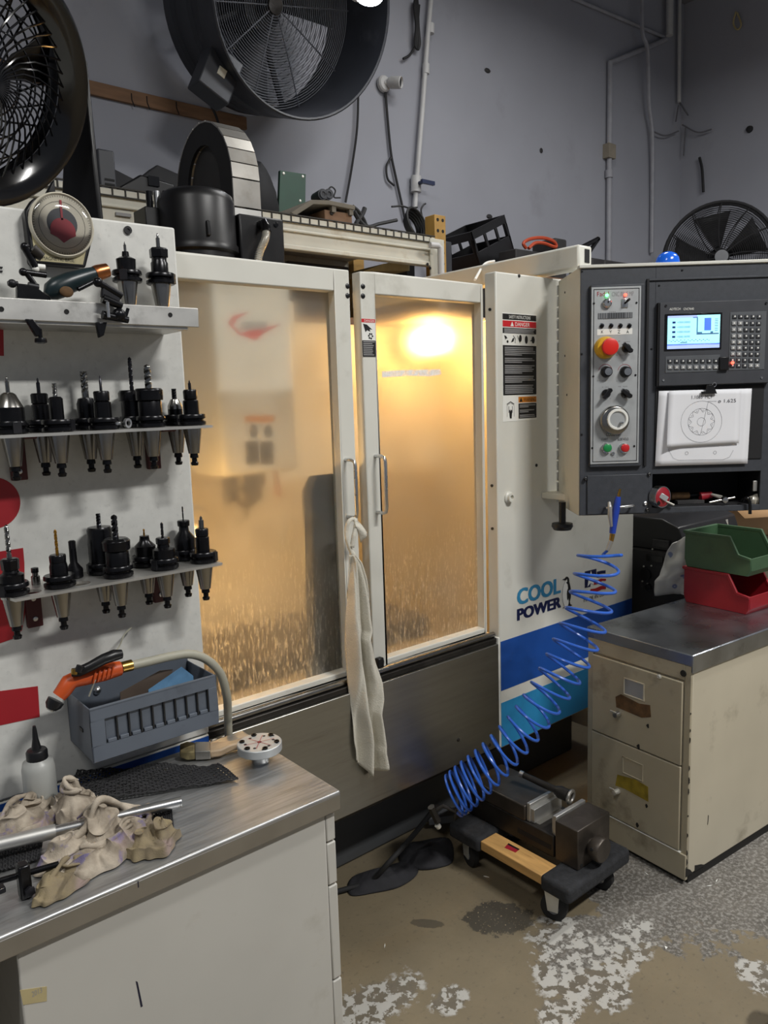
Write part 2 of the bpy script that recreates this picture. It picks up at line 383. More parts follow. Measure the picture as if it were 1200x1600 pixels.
# stained shop rag
for nm, base_, st in (('rag_beige', '#b4a999', .57), ('rag_olive', '#8a7d60', .72)):
    m, N, L, b = custom(nm); tc = N.new('ShaderNodeTexCoord'); pos = tc.outputs['Object']
    n1 = noise_(N, L, pos, 16, 4); n2 = noise_(N, L, pos, 24, 5); n3 = noise_(N, L, pos, 420, 2)
    c = mix_(N, L, ramp_(N, L, n1, .35, .65), S(base_), S('#6f6455')); c = mix_(N, L, math_(N, L, 'MULTIPLY', ramp_(N, L, n2, st, st+.08), .6), c, S('#5b5590'))
    c = mix_(N, L, math_(N, L, 'MULTIPLY', ramp_(N, L, noise_(N, L, pos, 11, 2), .60, .70), .4), c, S('#b79ea2'))
    L.new(c, b.inputs['Base Color']); b.inputs['Roughness'].default_value = .95
    bp = N.new('ShaderNodeBump'); bp.inputs['Strength'].default_value = .4; bp.inputs['Distance'].default_value = .002; L.new(n3, bp.inputs['Height']); L.new(bp.outputs[0], b.inputs['Normal'])
# floral quilted cloth
m, N, L, b = custom('floral_cloth'); tc = N.new('ShaderNodeTexCoord'); pos = tc.outputs['Object']
vo = N.new('ShaderNodeTexVoronoi'); vo.inputs['Scale'].default_value = 22; L.new(pos, vo.inputs[0])
c = mix_(N, L, ramp_(N, L, vo.outputs['Distance'], .2, .26, (1,)*3, (0,)*3), S('#c9c9c6'), S('#7d87a8')); c = mix_(N, L, ramp_(N, L, vo.outputs['Distance'], .08, .1, (1,)*3, (0,)*3), c, S('#cfcfcf'))
L.new(c, b.inputs['Base Color']); b.inputs['Roughness'].default_value = .9
# cloudy plastic bottle, clear lens of gauge
m, N, L, b = custom('cloudy_plastic'); b.inputs['Base Color'].default_value = (.62, .63, .60, 1); b.inputs['Roughness'].default_value = .35; b.inputs['Transmission Weight'].default_value = .45
# dirty window: clear plastic with a coolant film and running droplets
m = bpy.data.materials.new('dirty_pane'); m.use_nodes = True; MAT['dirty_pane'] = m; N = m.node_tree.nodes; L = m.node_tree.links; N.remove(N['Principled BSDF']); out = N['Material Output']
tc = N.new('ShaderNodeTexCoord'); mp = N.new('ShaderNodeMapping'); L.new(tc.outputs['Object'], mp.inputs[0]); mp.inputs['Scale'].default_value = (1, 1, .16)
mp2 = N.new('ShaderNodeMapping'); L.new(tc.outputs['Object'], mp2.inputs[0]); mp2.inputs['Scale'].default_value = (1, 1, .4)
streak = noise_(N, L, mp.outputs[0], 150, 4, .6); film = noise_(N, L, tc.outputs['Object'], 5, 6, .6); drops = noise_(N, L, mp2.outputs[0], 150, 3, .7)
sx = N.new('ShaderNodeSeparateXYZ'); L.new(tc.outputs['Object'], sx.inputs[0])
low = N.new('ShaderNodeMapRange'); low.inputs['From Min'].default_value = 1.16; low.inputs['From Max'].default_value = .86; L.new(math_(N, L, 'ADD', sx.outputs[2], math_(N, L, 'MULTIPLY', math_(N, L, 'SUBTRACT', film, .5), .5)), low.inputs[0])
stk = math_(N, L, 'MULTIPLY', math_(N, L, 'MULTIPLY', ramp_(N, L, streak, .50, .58), low.outputs[0]), ramp_(N, L, drops, .42, .58))
tr = N.new('ShaderNodeBsdfTransparent'); tr.inputs[0].default_value = (.93, .92, .88, 1)
rf = N.new('ShaderNodeBsdfRefraction'); rf.inputs['IOR'].default_value = 1.035; rf.inputs['Roughness'].default_value = .75; rf.inputs[0].default_value = (.95, .94, .9, 1)
df = N.new('ShaderNodeBsdfTranslucent'); df.inputs[0].default_value = (.8, .78, .72, 1)
dd = N.new('ShaderNodeBsdfDiffuse'); dd.inputs[0].default_value = (.62, .60, .54, 1)
gl = N.new('ShaderNodeBsdfGlossy'); gl.inputs['Roughness'].default_value = .12
def mxs(f, a, bb):
    n = N.new('ShaderNodeMixShader')
    if isinstance(f, (int, float)): n.inputs[0].default_value = f
    else: L.new(f, n.inputs[0])
    L.new(a, n.inputs[1]); L.new(bb, n.inputs[2]); return n.outputs[0]
sct = mxs(.5, df.outputs[0], dd.outputs[0])
clear = mxs(.55, tr.outputs[0], rf.outputs[0])
filmf = ramp_(N, L, film, .3, .75, (.06,)*3, (.19,)*3)
surf = mxs(filmf, clear, sct)
rf2 = N.new('ShaderNodeBsdfRefraction'); rf2.inputs['IOR'].default_value = 1.3; rf2.inputs['Roughness'].default_value = .4; rf2.inputs[0].default_value = (1, .98, .93, 1)
df2 = N.new('ShaderNodeBsdfTranslucent'); df2.inputs[0].default_value = (1, .98, .92, 1)
surf = mxs(math_(N, L, 'MULTIPLY', stk, .95), surf, mxs(.6, rf2.outputs[0], mxs(.4, df2.outputs[0], dd.outputs[0])))
surf = mxs(.05, surf, gl.outputs[0])
L.new(surf, out.inputs[0])
# torn strip of old tape on the window
m = bpy.data.materials.new('residue'); m.use_nodes = True; MAT['residue'] = m; N = m.node_tree.nodes; L = m.node_tree.links; N.remove(N['Principled BSDF']); out = N['Material Output']
tc = N.new('ShaderNodeTexCoord'); nn = ramp_(N, L, noise_(N, L, tc.outputs['Object'], 60, 4), .35, .6, (.35,)*3, (.9,)*3)
tr = N.new('ShaderNodeBsdfTransparent'); tl = N.new('ShaderNodeBsdfTranslucent'); tl.inputs[0].default_value = (.85, .8, .7, 1); df = N.new('ShaderNodeBsdfDiffuse'); df.inputs[0].default_value = (.9, .9, .86, 1)
n0 = N.new('ShaderNodeMixShader'); n0.inputs[0].default_value = .5; L.new(tl.outputs[0], n0.inputs[1]); L.new(df.outputs[0], n0.inputs[2])
n = N.new('ShaderNodeMixShader'); L.new(nn, n.inputs[0]); L.new(tr.outputs[0], n.inputs[1]); L.new(df.outputs[0], n.inputs[2]); L.new(n.outputs[0], out.inputs[0])
# clear dome over the angle gauge
m = bpy.data.materials.new('clear_lens'); m.use_nodes = True; MAT['clear_lens'] = m; N = m.node_tree.nodes; L = m.node_tree.links; N.remove(N['Principled BSDF']); out = N['Material Output']
tr = N.new('ShaderNodeBsdfTransparent'); gl = N.new('ShaderNodeBsdfGlossy'); gl.inputs['Roughness'].default_value = .08; lw = N.new('ShaderNodeLayerWeight'); lw.inputs[0].default_value = .35
n = N.new('ShaderNodeMixShader'); L.new(lw.outputs['Fresnel'], n.inputs[0]); L.new(tr.outputs[0], n.inputs[1]); L.new(gl.outputs[0], n.inputs[2]); L.new(n.outputs[0], out.inputs[0])
# ================================================================ the room
YW, XW, ZC = 3.9, 6.9, 5.0
setp(bx(-4, XW, -4, YW, -.1, 0).build('floor', 'floor_concrete'), 'tan concrete shop floor with flaking white paint', 'floor', kind='structure')
setp(bx(-4, XW, YW, YW+.15, 0, ZC).build('wall_back', 'wall_paint'), 'grey painted wall behind the milling machine', 'wall', kind='structure')
setp(bx(XW, XW+.15, -4, YW+.15, 0, ZC).build('wall_right', 'wall_paint'), 'grey painted side wall meeting the back wall', 'wall', kind='structure')
setp(bx(-4, XW+.15, -4, YW+.15, ZC, ZC+.1).build('ceiling', 'ceiling_paint'), 'grey shop ceiling', 'ceiling', kind='structure')
# lamp fixtures in the ceiling, each right above its light
for i, (lp, sx, sy, pw) in enumerate(LAMPS):
    t = thing('ceiling_lamp', ['long ceiling lamp behind the viewer', 'long ceiling lamp over the filing cabinet', 'long ceiling lamp over the left of the bench', 'unseen long ceiling lamp added to brighten the back wall'][i], 'lamp', (lp[0], lp[1], lp[2]))
    B().box(lp[0]-sx/2-.04, lp[0]+sx/2+.04, lp[1]-sy/2-.03, lp[1]+sy/2+.03, lp[2]+.02, lp[2]+.08).build('housing', 'white_paint', t, bev=.008)
    B().cyl((lp[0]-.4, lp[1], lp[2]+.07), (lp[0]-.4, lp[1], ZC), .006).cyl((lp[0]+.4, lp[1], lp[2]+.07), (lp[0]+.4, lp[1], ZC), .006).build('hanger_rod', 'conduit', t)
# ================================================================ the milling machine
YP, YD = 1.75, 1.80
mc = thing('milling_machine', 'large white CNC milling machine with blue stripes and amber lit windows', 'machine', (1.4, 2.3, 0))
FP = Frame((0, YP, 0), (1, 0, 0), (0, 0, 1))
def fp(px, py): return FP.uv(px, py)
# left body and front panel with colour bands
bx(-.5, .80, 1.785, 2.86, .06, 1.985).build('side_enclosure', 'white_paint', mc, bev=.006)
lp_ = bx(-.5, .837, YP, YP+.03, .742, 2.0).build('front_panel', 'speck_paint', mc, bev=.005)
def band(par, x0, x1, z0, z1, m, nm='blue_stripe', off=0): return FP.rect(x0, x1, z0, z1, .0008, off).build(nm, m, par, smooth=False)
lw = bx(-.5, .837, YP+.002, YP+.03, .33, .74).build('lower_panel', 'white_paint', mc, bev=.004)
band(lw, -.5, .835, .55, .735, 'blue_band', off=-.002); band(lw, -.5, .835, .34, .495, 'sky_band', off=-.002)
# red graphics on the left panel
def fpoly(pxs): return [fp(*q) for q in pxs]
c1 = fp(-12, 786); r1 = fp(32, 786)[0]-c1[0]
FP.poly(circ(c1, r1, 40), .0008).build('red_graphic', 'red_paint', lp_, smooth=False)
FP.poly(fpoly([(-40, 868), (36, 856), (38, 880), (39, 960), (34, 985), (20, 998), (0, 1005), (-40, 1004)]), .0008).build('red_graphic', 'red_paint', lp_, smooth=False)
FP.poly(fpoly([(-40, 1085), (59, 1072), (62, 1120), (-40, 1142)]), .0008).build('red_graphic', 'red_paint', lp_, smooth=False)
FP.poly(fpoly([(-40, 508), (5, 509), (6, 556), (-40, 556)]), .0008).build('red_graphic', 'red_paint', lp_, smooth=False)
u, v = fp(199, 360); B().ring(.009, .0035, (u, YP, v), (0, -1, 0), .005, 18).cyl((u, YP, v), (u, YP-.003, v), .0045).build('grommet', 'black_plastic', lp_)
for q in ((1, 418), (1, 424)): u, v = fp(*q); bx(u-.003, u+.003, YP-.003, YP, v-.0015, v+.0015).build('screw', 'black_plastic', lp_)
# right panel
rp = bx(1.956, 2.79, YP, YP+.05, .33, 1.99).build('right_panel', 'white_paint', mc, bev=.005)
band(rp, 1.962, 2.786, .545, .727, 'blue_band'); band(rp, 1.962, 2.786, .335, .50, 'sky_band')
bx(2.755, 2.79, YP+.05, 2.86, .1, 1.95).build('right_enclosure', 'white_paint', mc, bev=.006)
scr = B().lathe([(.006, 0), (.0055, .002), (.003, .0035), (0, .0035)], (0, 0, 0), (0, -1, 0), 12)
def screws(par, pts, plane, r=1., m='black_plastic', nm='screw'):
    """small dome screws on an X-Z sheet at y = plane"""
    s0 = None
    for px, py in pts:
        q = on(px, py, 'y', plane); q = rootmat(par).inverted() @ q
        if s0 is None:
            s0 = B().lathe([(.006*r, 0), (.0055*r, .002), (.003*r, .0035), (0, .0035)], (0, 0, 0), (0, -1, 0), 12).build(nm, m, par, local=True, loc=q)
        else: place(s0, q)
screws(rp, [(811, 431), (767, 470), (838, 727), (763, 695), (762, 776)][:1]+[(838, 727)], YP)
for z_ in (1.87, 1.28, 1.13):
    B().cyl((1.956, YP+.025, z_), (1.952, YP+.025, z_), .005, n=12).build('screw', 'black_plastic', rp)
u, v = fp(794, 777); pg = B().lathe([(.021, 0), (.021, .006), (.016, .010), (.016, .018), (.009, .018), (.009, .010), (0, .010)], (u, YP, v), (0, -1, 0), 22).build('plug', 'white_paint', rp); setp(pg, 'cream round plug')
# safety sign on the right panel
def fr(x0, x1, y0, y1): a = fp(x0, y0); b_ = fp(x1, y1); return a[0], b_[0], b_[1], a[1]
L0, L1 = fp(785.5, 560)[0], fp(837.5, 560)[0]
def zat(py): return fp(811, py)[1]
sg = FP.rect(L0-.002, L1+.002, zat(657.5), zat(490), .0008).build('safety_sign', 'white_decal', rp, smooth=False)
def blk(par, x0, x1, y0, y1, m, nm): return FP.rect(x0, x1, zat(y1), zat(y0), .0006, .0008).build(nm, m, rp, smooth=False)
W_ = L1-L0
blk(sg, L0, L1, 491.5, 500.5, 'black_decal', 'sign_block'); blk(sg, L0, L1, 502, 511.5, 'red_decal', 'sign_block'); blk(sg, L0, L1, 513, 521.5, 'black_decal', 'sign_block')
blk(sg, L0, L1, 540, 617, 'black_decal', 'sign_block'); blk(sg, L0+.45*W_, L1, 620, 629, 'orange_decal', 'sign_block'); blk(sg, L0+.45*W_, L1, 630.5, 654, 'black_decal', 'sign_block')
FP.text('SAFETY INSTRUCTIONS', L0+.18*W_, L0+.82*W_, zat(498.5), zat(493.5), .0018).build('lettering', 'white_decal', rp, smooth=False)
FP.text('DANGER', L0+.36*W_, L0+.80*W_, zat(510), zat(503.8), .0018).build('lettering', 'white_decal', rp, smooth=False)
FP.text('WARNING', L0+.60*W_, L0+.97*W_, zat(627.5), zat(621.6), .0018).build('lettering', 'black_decal', rp, smooth=False)
def tri(u, v, s, mb=None, off=.0018): return FP.poly([(u-s, v-s*.8), (u+s, v-s*.8), (u, v+s)], .0003, off, mb)
tri(L0+.27*W_, zat(507.2), .0085).build('sign_symbol', 'white_decal', rp, smooth=False); tri(L0+.52*W_, zat(624.8), .008).build('sign_symbol', 'black_decal', rp, smooth=False)
mb = B(); random.seed(3)
def bars(mb, u0, u1, y0, y1, n, gaps=()):
    for i in range(n):
        if i in gaps: continue
        z = zat(y0+(y1-y0)*(i+.5)/n); e = u1-(u1-u0)*(random.random()*.12 if (i+1) not in gaps else .45)
        FP.rect(u0, e, z-.0018, z+.0018, .0003, .0015, mb)
bars(mb, L0+.04*W_, L1-.03*W_, 514, 521, 3); bars(mb, L0+.05*W_, L1-.03*W_, 542, 615, 26, (5, 9, 15, 20)); bars(mb, L0+.48*W_, L1-.03*W_, 632, 653, 8, (2, 5))
setp(mb.build('fine_print', 'grey_print', rp, smooth=False), kind='stuff')
for i in range(5):                                             # row of hazard pictograms
    cx = L0+W_*(.11+.195*i); cz = zat(530.5); k = .012; mb = B()
    if i == 0: FP.poly([(cx-k, cz+k), (cx-.2*k, cz+.8*k), (cx+.3*k, cz+.2*k), (cx-.4*k, cz), (cx-.5*k, cz-.3*k)], .0003, .0012, mb); FP.poly(circ((cx+.4*k, cz-.7*k), .4*k, 8), .0003, .0012, mb)
    elif i == 1: FP.poly([(cx-k, cz-.9*k), (cx-.3*k, cz+.2*k), (cx+.4*k, cz+.5*k), (cx+.1*k, cz-.6*k)], .0003, .0012, mb); FP.line([(cx, cz+k), (cx+.8*k, cz+.2*k), (cx+.8*k, cz-k)], .0025, .0012, False, mb)
    elif i == 2: FP.poly(circ((cx+.2*k, cz+.3*k), .6*k, 12, ry=k), .0003, .0012, mb); FP.line([(cx-k, cz+k), (cx, cz-k)], .0025, .0012, False, mb)
    elif i == 3: FP.poly(circ((cx, cz), .65*k, 16, ry=1.15*k), .0003, .0012, mb)
    else: FP.poly(circ((cx+.2*k, cz), .7*k, 16, ry=k), .0003, .0012, mb); FP.line([(cx-k, cz-.3*k), (cx-.3*k, cz-.1*k)], .003, .0012, False, mb)
    mb.build('sign_symbol', 'black_decal', rp, smooth=False)
mb = B(); cx = L0+.21*W_; cz = zat(641)
FP.poly([(cx-.004, zat(653)), (cx+.005, zat(653)), (cx+.008, cz), (cx+.002, cz+.004), (cx, cz-.004), (cx-.003, cz+.004), (cx-.008, cz)], .0003, .0012, mb)
FP.line([(cx-.018, cz+.022), (cx, cz+.030), (cx+.018, cz+.022)], .003, .0012, False, mb); mb.build('sign_symbol', 'black_decal', rp, smooth=False)
mb = B(); FP.line([(cx-.018, cz-.020), (cx-.018, cz+.018), (cx, cz+.026), (cx+.018, cz+.018), (cx+.018, cz-.02)], .0018, .0012, False, mb); FP.line([(cx-.009, cz-.006), (cx-.009, cz+.014)], .004, .0012, False, mb); FP.line([(cx+.009, cz-.006), (cx+.009, cz+.014)], .004, .0012, False, mb); mb.build('sign_symbol', 'grey_print', rp, smooth=False)
# COOL POWER lettering, penguin emblem, star flag
def trect(st, xa, xb, ytl, ybl, m, squash=1):
    u0 = fp(xa, (ytl+ybl)/2)[0]; u1 = fp(xb, (ytl+ybl)/2-30)[0]; z1 = fp(xa, ytl)[1]; z0 = fp(xa, ybl)[1]
    mb = B()
    for w in (-.004, -.002, 0, .002, .004):
        for h in (-.0015, .0015): FP.text(st, u0+.004+w, u1-.004+w, z0+.0015+h, z1-.0015+h, .0008+.0001*w/.004+.00003*h/.0015, mb)
    return mb.build('lettering', m, rp, smooth=False)
trect('COOL', 807.5, 876, 921, 946.5, 'teal_ink'); trect('POWER', 807.5, 876.5, 952, 970.5, 'navy_ink')
pu = lambda x, y: fp(790+x/10, 880+y/10)
FP.poly([pu(*q) for q in ((925,275),(960,280),(990,400),(960,500),(985,560),(985,650),(945,680),(915,680),(895,600),(885,500),(890,400),(905,330))], .0005).build('emblem', 'white_decal', rp, smooth=False)
mb = B(); FP.poly([pu(*q) for q in ((885,255),(920,240),(945,210),(970,212),(990,240),(992,290),(1010,360),(1020,450),(1015,540),(1000,600),(1010,640),(1040,655),(1010,668),(975,665),(985,610),(985,520),(975,580),(960,560),(955,480),(960,430),(975,390),(968,330),(945,300),(965,285),(960,240),(930,275),(918,265))], .0005, .0006, mb)
FP.poly([pu(*q) for q in ((888,702),(915,678),(958,680),(925,694))], .0005, .0006, mb); mb.build('emblem', 'black_decal', rp, smooth=False)
FP.line([pu(*q) for q in ((930,280),(905,335),(888,420),(884,520),(895,610),(918,680))], .0012, .0012).build('emblem', 'black_decal', rp, smooth=False)
fu = lambda x, y: fp(900+x*70/1200, 870+y*80/1371)
FP.poly([fu(*q) for q in ((232,395),(545,320),(548,545),(640,575),(470,660),(455,745),(390,690),(385,800),(232,838))], .0005).build('emblem', 'navy_ink', rp, smooth=False)
FP.poly([fu(*q) for q in ((395,370),(440,520),(640,585),(490,640),(465,745),(390,695),(305,800),(330,630),(262,530),(370,525))], .0004, .0005).build('emblem', 'white_decal', rp, smooth=False)
def wave(a): return [fu(*q) for q in a]
FP.poly(wave(((470,670),(560,650),(660,580),(800,590),(800,640),(700,640),(600,720),(475,752))), .0005, .0005).build('emblem', 'flag_red', rp, smooth=False)
FP.poly(wave(((385,865),(500,850),(660,780),(800,770),(800,860),(690,870),(540,945),(390,955))), .0005, .0005).build('emblem', 'flag_red', rp, smooth=False)
FP.poly(wave(((560,400),(680,370),(790,360),(790,440),(680,450),(560,480))), .0005, .0).build('emblem', 'navy_ink', rp, smooth=False)
a = fu(205, 1205); b_ = fu(800, 1010); FP.text('MADE IN USA', a[0], b_[0], a[1]-.001, a[1]+.014, .0008).build('lettering', 'black_decal', rp, smooth=False)
# stainless skirt under the doors
sk = bx(.84, 1.948, YP-.004, YP+.004, .345, .722).box(.84, 1.948, YP-.004, YP+.03, .716, .724).build('skirt_panel', 'stainless', mc, bev=.003)
screws(sk, [(716, 1156), (765, 1164), (776, 1162)], YP-.004, 1.1, 'dark_steel')
bx(1.949, 1.956, YP-.003, YP+.02, .34, .745).build('sealant_bead', 'white_decal', mc, bev=.002)
tk = bx(.5, 2.7, 1.985, 2.86, 0, .33).build('coolant_tank', 'tank_grey', mc, bev=.01)
bx(.84, 1.956, 1.76, 2.0, .33, .345).build('underside', 'dark_steel', mc)
# door track: bright bar, dark channel
bx(.838, 1.955, 1.757, 1.86, .724, .742).build('track_channel', 'dark_steel', mc, bev=.003)
B().cyl((.84, 1.772, .752), (1.95, 1.772, .752), .010, n=14).build('track_bar', 'ground_steel', mc)
bx(.838, 1.955, 1.795, 1.87, .744, .752).build('track_rail', 'alu', mc)
# doors
def door(x0, x1, wx0, wx1, wz0, wz1, label):
    z0, z1 = .753, 1.955
    d = B()
    d.box(x0, wx0, YD, YD+.04, z0, z1).box(wx1, x1, YD, YD+.04, z0, z1).box(wx0, wx1, YD, YD+.04, wz1, z1).box(wx0, wx1, YD, YD+.04, z0, wz0)
    o = d.build('door', 'white_paint', mc, bev=.0035); setp(o, label)
    bx(wx0-.01, wx1+.01, YD+.034, YD+.038, wz0-.005, wz1+.01).build('window_pane', 'dirty_pane', o, smooth=False)
    return o
def residue(o, pts, m_='residue'):
    q = [on(*p_, 'y', YD+.033) for p_ in pts]; B().prism([(p_.x, p_.z) for p_ in q], (0, YD+.0335, 0), (1, 0, 0), (0, 0, 1), (0, -.0004, 0)).build('tape_residue', m_, o, smooth=False)
d1 = door(.80, 1.388, .815, 1.333, .772, 1.893, 'sliding door with long amber window, nearer the tool racks')
d2 = door(1.428, 1.950, 1.481, 1.938, .772, 1.893, 'sliding door with narrow amber window beside the safety sign')
residue(d2, [(597, 580), (640, 578), (688, 577), (690, 585), (672, 588), (640, 587), (597, 590)])
screws(d1, [(543, 447), (543, 462)], YD, 1.3); screws(d2, [(567, 447.5), (567, 462.5)], YD, 1.3)
bx(1.392, 1.402, YD+.02, YD+.06, 1.86, 1.90).build('door_guide', 'white_decal', mc)
def handle(par, px0, py0, py1):
    q0 = on(px0, py0, 'y', YD-.045); q1 = on(px0, py1, 'y', YD-.045); x = q0.x
    P = [(x, YD, q0.z-.004), (x, YD-.03, q0.z-.004), (x, YD-.043, q0.z-.008), (x, YD-.047, q0.z-.02), (x, YD-.047, q1.z+.02), (x, YD-.043, q1.z+.008), (x, YD-.03, q1.z+.004), (x, YD, q1.z+.004)]
    B().tube(P, .0055, 10).build('handle', 'bright_alu', par)
    return x, q1.z
hx, hz = handle(d1, 554, 717, 812); handle(d2, 601, 711, 805)
q = on(593, 1038, 'y', YD-.01); B().box(q.x-.012, q.x+.012, YD-.02, YD, q.z-.022, q.z+.022).box(q.x, q.x+.02, YD-.012, YD-.004, q.z-.004, q.z+.01).build('door_stop', 'black_plastic', d2, bev=.006)
# grey splash plate standing behind the first window
pl = [on(*q, 'y', 1.852) for q in ((475, 768), (486, 744), (520, 740), (545, 740), (553, 1064), (482, 1070))]
B().prism([(p_.x, p_.z) for p_ in pl], (0, 1.852, 0), (1, 0, 0), (0, 0, 1), (0, .012, 0)).build('splash_plate', 'tank_grey', d1, bev=.001)
# danger sticker on the narrow door
D0, D1 = on(565.5, 530, 'y', YD).x, on(586.5, 530, 'y', YD).x; dz = lambda py: on(576, py, 'y', YD).z
FD = Frame((0, YD, 0), (1, 0, 0), (0, 0, 1))
FD.rect(D0, D1, dz(558), dz(498.5), .0008).build('danger_sticker', 'white_decal', d2, smooth=False)
FD.rect(D0, D1, dz(504), dz(498.5), .0005, .0008).build('sticker_block', 'red_decal', d2, smooth=False); FD.rect(D0, D1, dz(557.5), dz(532), .0005, .0008).build('sticker_block', 'black_decal', d2, smooth=False)
FD.text('DANGER', D0+.010, D1-.003, dz(503.2), dz(499.6), .0015).build('lettering', 'white_decal', d2, smooth=False)
mb = B(); cx = (D0+D1)/2; cz = dz(516); k = .02
FD.poly([(cx-k, cz+.9*k), (cx-.3*k, cz+.8*k), (cx+.7*k, cz+.1*k), (cx+.2*k, cz+.15*k), (cx+.3*k, cz-.2*k), (cx-.3*k, cz), (cx-.6*k, cz-.3*k)], .0004, .0009, mb)
for a in range(6): FD.poly(circ((cx+.35*k+.35*k*math.cos(a), cz-.85*k+.35*k*math.sin(a)), .16*k, 6), .0004, .0009, mb)
mb.build('sticker_symbol', 'black_decal', d2, smooth=False)
mb = B()
for i in range(8): z = dz(534+i*2.9); FD.rect(D0+.003, D1-.003-.012*random.random(), z-.0016, z+.0012, .0003, .0014, mb)
setp(mb.build('fine_print', 'grey_print', d2, smooth=False), kind='stuff')
# ---- inside of the machine
bx(.80, 2.755, 2.84, 2.86, .34, 1.93).build('inner_back', 'inner_paint', mc)
bx(2.745, 2.755, 1.86, 2.84, .34, 1.93).build('inner_side', 'inner_paint', mc); bx(.80, .81, 1.86, 2.84, .34, 1.93).build('inner_side', 'inner_paint', mc)
bx(.81, 2.745, 1.87, 2.84, .34, .36).build('inner_tray', 'inner_paint', mc)
bx(.86, 1.9, 2.05, 2.45, .70, .78).build('work_table', 'cast_iron', mc, bev=.004)
for i in range(3): bx(.865, 1.895, 2.10+.12*i, 2.116+.12*i, .775, .7815).build('table_slot', 'dark_void', mc)
hx0, hx1, hy = 1.213, 1.512, 2.30
hd = bx(hx0, hx1, hy, 2.80, 1.345, 2.035).build('spindle_head', 'white_paint', mc, bev=.012)
FH = Frame((0, hy, 0), (1, 0, 0), (0, 0, 1)); hu = lambda x, y: FH.uv(x, y)
FH.poly([hu(*q) for q in ((356, 505), (366, 492), (390, 488), (370, 498), (364, 508), (376, 520), (440, 506), (410, 522), (400, 532), (372, 522))], .0006).build('red_graphic', 'red_decal', hd, smooth=False)
mb = B(); 
for i in range(9): a = hu(375+i*4.6, 509); FH.poly([(a[0], a[1]-.014), (a[0]+.008, a[1]-.014), (a[0]+.014, a[1]+.014), (a[0]+.006, a[1]+.014)], .0005, .0006, mb)
mb.build('lettering', 'grey_print', hd, smooth=False)
for cx in (394, 417):
    a = hu(cx-12, 650); b_ = hu(cx+12, 659); FH.rect(a[0], b_[0], b_[1], a[1], .0006).build('warning_strip', 'orange_decal', hd, smooth=False)
    c_ = hu(cx+2, 674); FH.poly(circ(c_, .016, 18, ry=.024), .0006).build('warning_symbol', 'black_decal', hd, smooth=False)
    a = hu(cx-11, 690); b_ = hu(cx+11, 725); FH.rect(a[0], b_[0], b_[1], a[1], .0006).build('warning_block', 'black_decal', hd, smooth=False)
B().lathe([(.075, 0), (.075, -.05), (.06, -.06), (.06, -.10), (.035, -.105), (.03, -.125), (.008, -.13), (.008, -.17)], (1.36, 2.42, 1.345), (0, 0, 1), 24).build('spindle', 'dark_steel', mc)
B().cyl((hx0+.05, 2.38, 1.345), (hx0+.05, 2.38, 1.24), .012).build('coolant_nozzle', 'dark_steel', mc)
B().cyl((hx1-.05, 2.38, 1.345), (hx1-.05, 2.36, 1.25), .010).build('coolant_nozzle', 'copper', mc)
q = on(661, 534, 'y', 2.70); B().ball(q, .052, 16, 10).build('work_lamp', 'lamp_warm', mc)
B().lathe([(.05, 0), (.07, .04), (.03, .09), (.03, .12)], q+Vector((0, .03, 0)), (0, 1, 0), 20).build('lamp_hood', 'dark_steel', mc)
bx(q.x-.20, q.x+.20, q.y-.24, 2.84, q.z+.085, q.z+.093).build('light_shield', 'inner_paint', mc)  # plate added over the lamp to block its upward light
il = bpy.data.lights.new('work_lamp_light', 'POINT'); il.energy = 12; il.color = (1, .58, .21); il.shadow_soft_size = .05
ilo = bpy.data.objects.new('work_lamp_light', il); COL.objects.link(ilo); ilo.location = q+Vector((-.02, -.10, 0))
q2 = Vector((.865, 2.15, 1.22)); B().lathe([(.045, 0), (.05, .03), (.03, .055)], q2, (-1, 0, 0), 20).build('lamp_hood', 'dark_steel', mc); B().ball(q2+Vector((.02, 0, 0)), .035, 14, 8).build('work_lamp', 'lamp_warm', mc)  # unseen second lamp, added to warm the lower left window
il = bpy.data.lights.new('work_lamp_light', 'POINT'); il.energy = 8; il.color = (1, .60, .22); il.shadow_soft_size = .05
ilo = bpy.data.objects.new('work_lamp_light', il); COL.objects.link(ilo); ilo.location = q2+Vector((.10, -.02, -.03))
bx(.81, 1.00, 2.03, 2.29, 1.285, 1.292).build('light_shield', 'inner_paint', mc)  # matching plate added to block upward light from the second lamp
# motor cover, junction box with flexible conduit, cable carrier on top of the head
MD = 2.55; mq = dep(308, 350, MD); mx_, my_ = mq.x, mq.y; zb = dep(308, 393, MD).z; zt = dep(308, 305, MD).z; mr = 62*MD/FPX
mo = B().lathe([(mr*.90, 2.02), (mr*.90, zb-.012), (mr*1.0, zb-.006), (mr*1.0, zb+.014), (mr*.955, zb+.02), (mr*.955, zt-.035), (mr*.90, zt-.012), (mr*.77, zt), (0, zt+.002)], (mx_, my_, 0), (0, 0, 1), 40).build('motor_cover', 'black_satin', mc, ang=60)
vdir = Vector((mx_, my_, 0)).normalized(); vs_ = Vector((vdir.y, -vdir.x, 0)); tb = Vector((mx_, my_, 0))-vdir*(mr*.955)+vs_*.035
B().box(-.006, .006, -.004, .012, zb+.028, zb+.075, Matrix.Translation(tb)).build('cover_clip', 'black_plastic', mo, bev=.003)
a = on(374, 350, 'y', 2.36); b_ = on(443, 345, 'y', 2.36); zt2 = on(443, 343, 'y', 2.36).z
jb = bx(a.x, b_.x, 2.36, 2.46, 2.03, zt2).build('junction_box', 'black_plastic', mc, bev=.006)
q0 = on(412, 350, 'y', 2.34); q1 = on(404, 402, 'y', 2.32)
B().tube([(q0.x, 2.36, q0.z), (q0.x, 2.335, q0.z), (q0.x-.002, 2.325, q0.z-.012), q0+Vector((-.004, -.02, -.03))], .017, 12).build('conduit_elbow', 'black_gloss', jb)
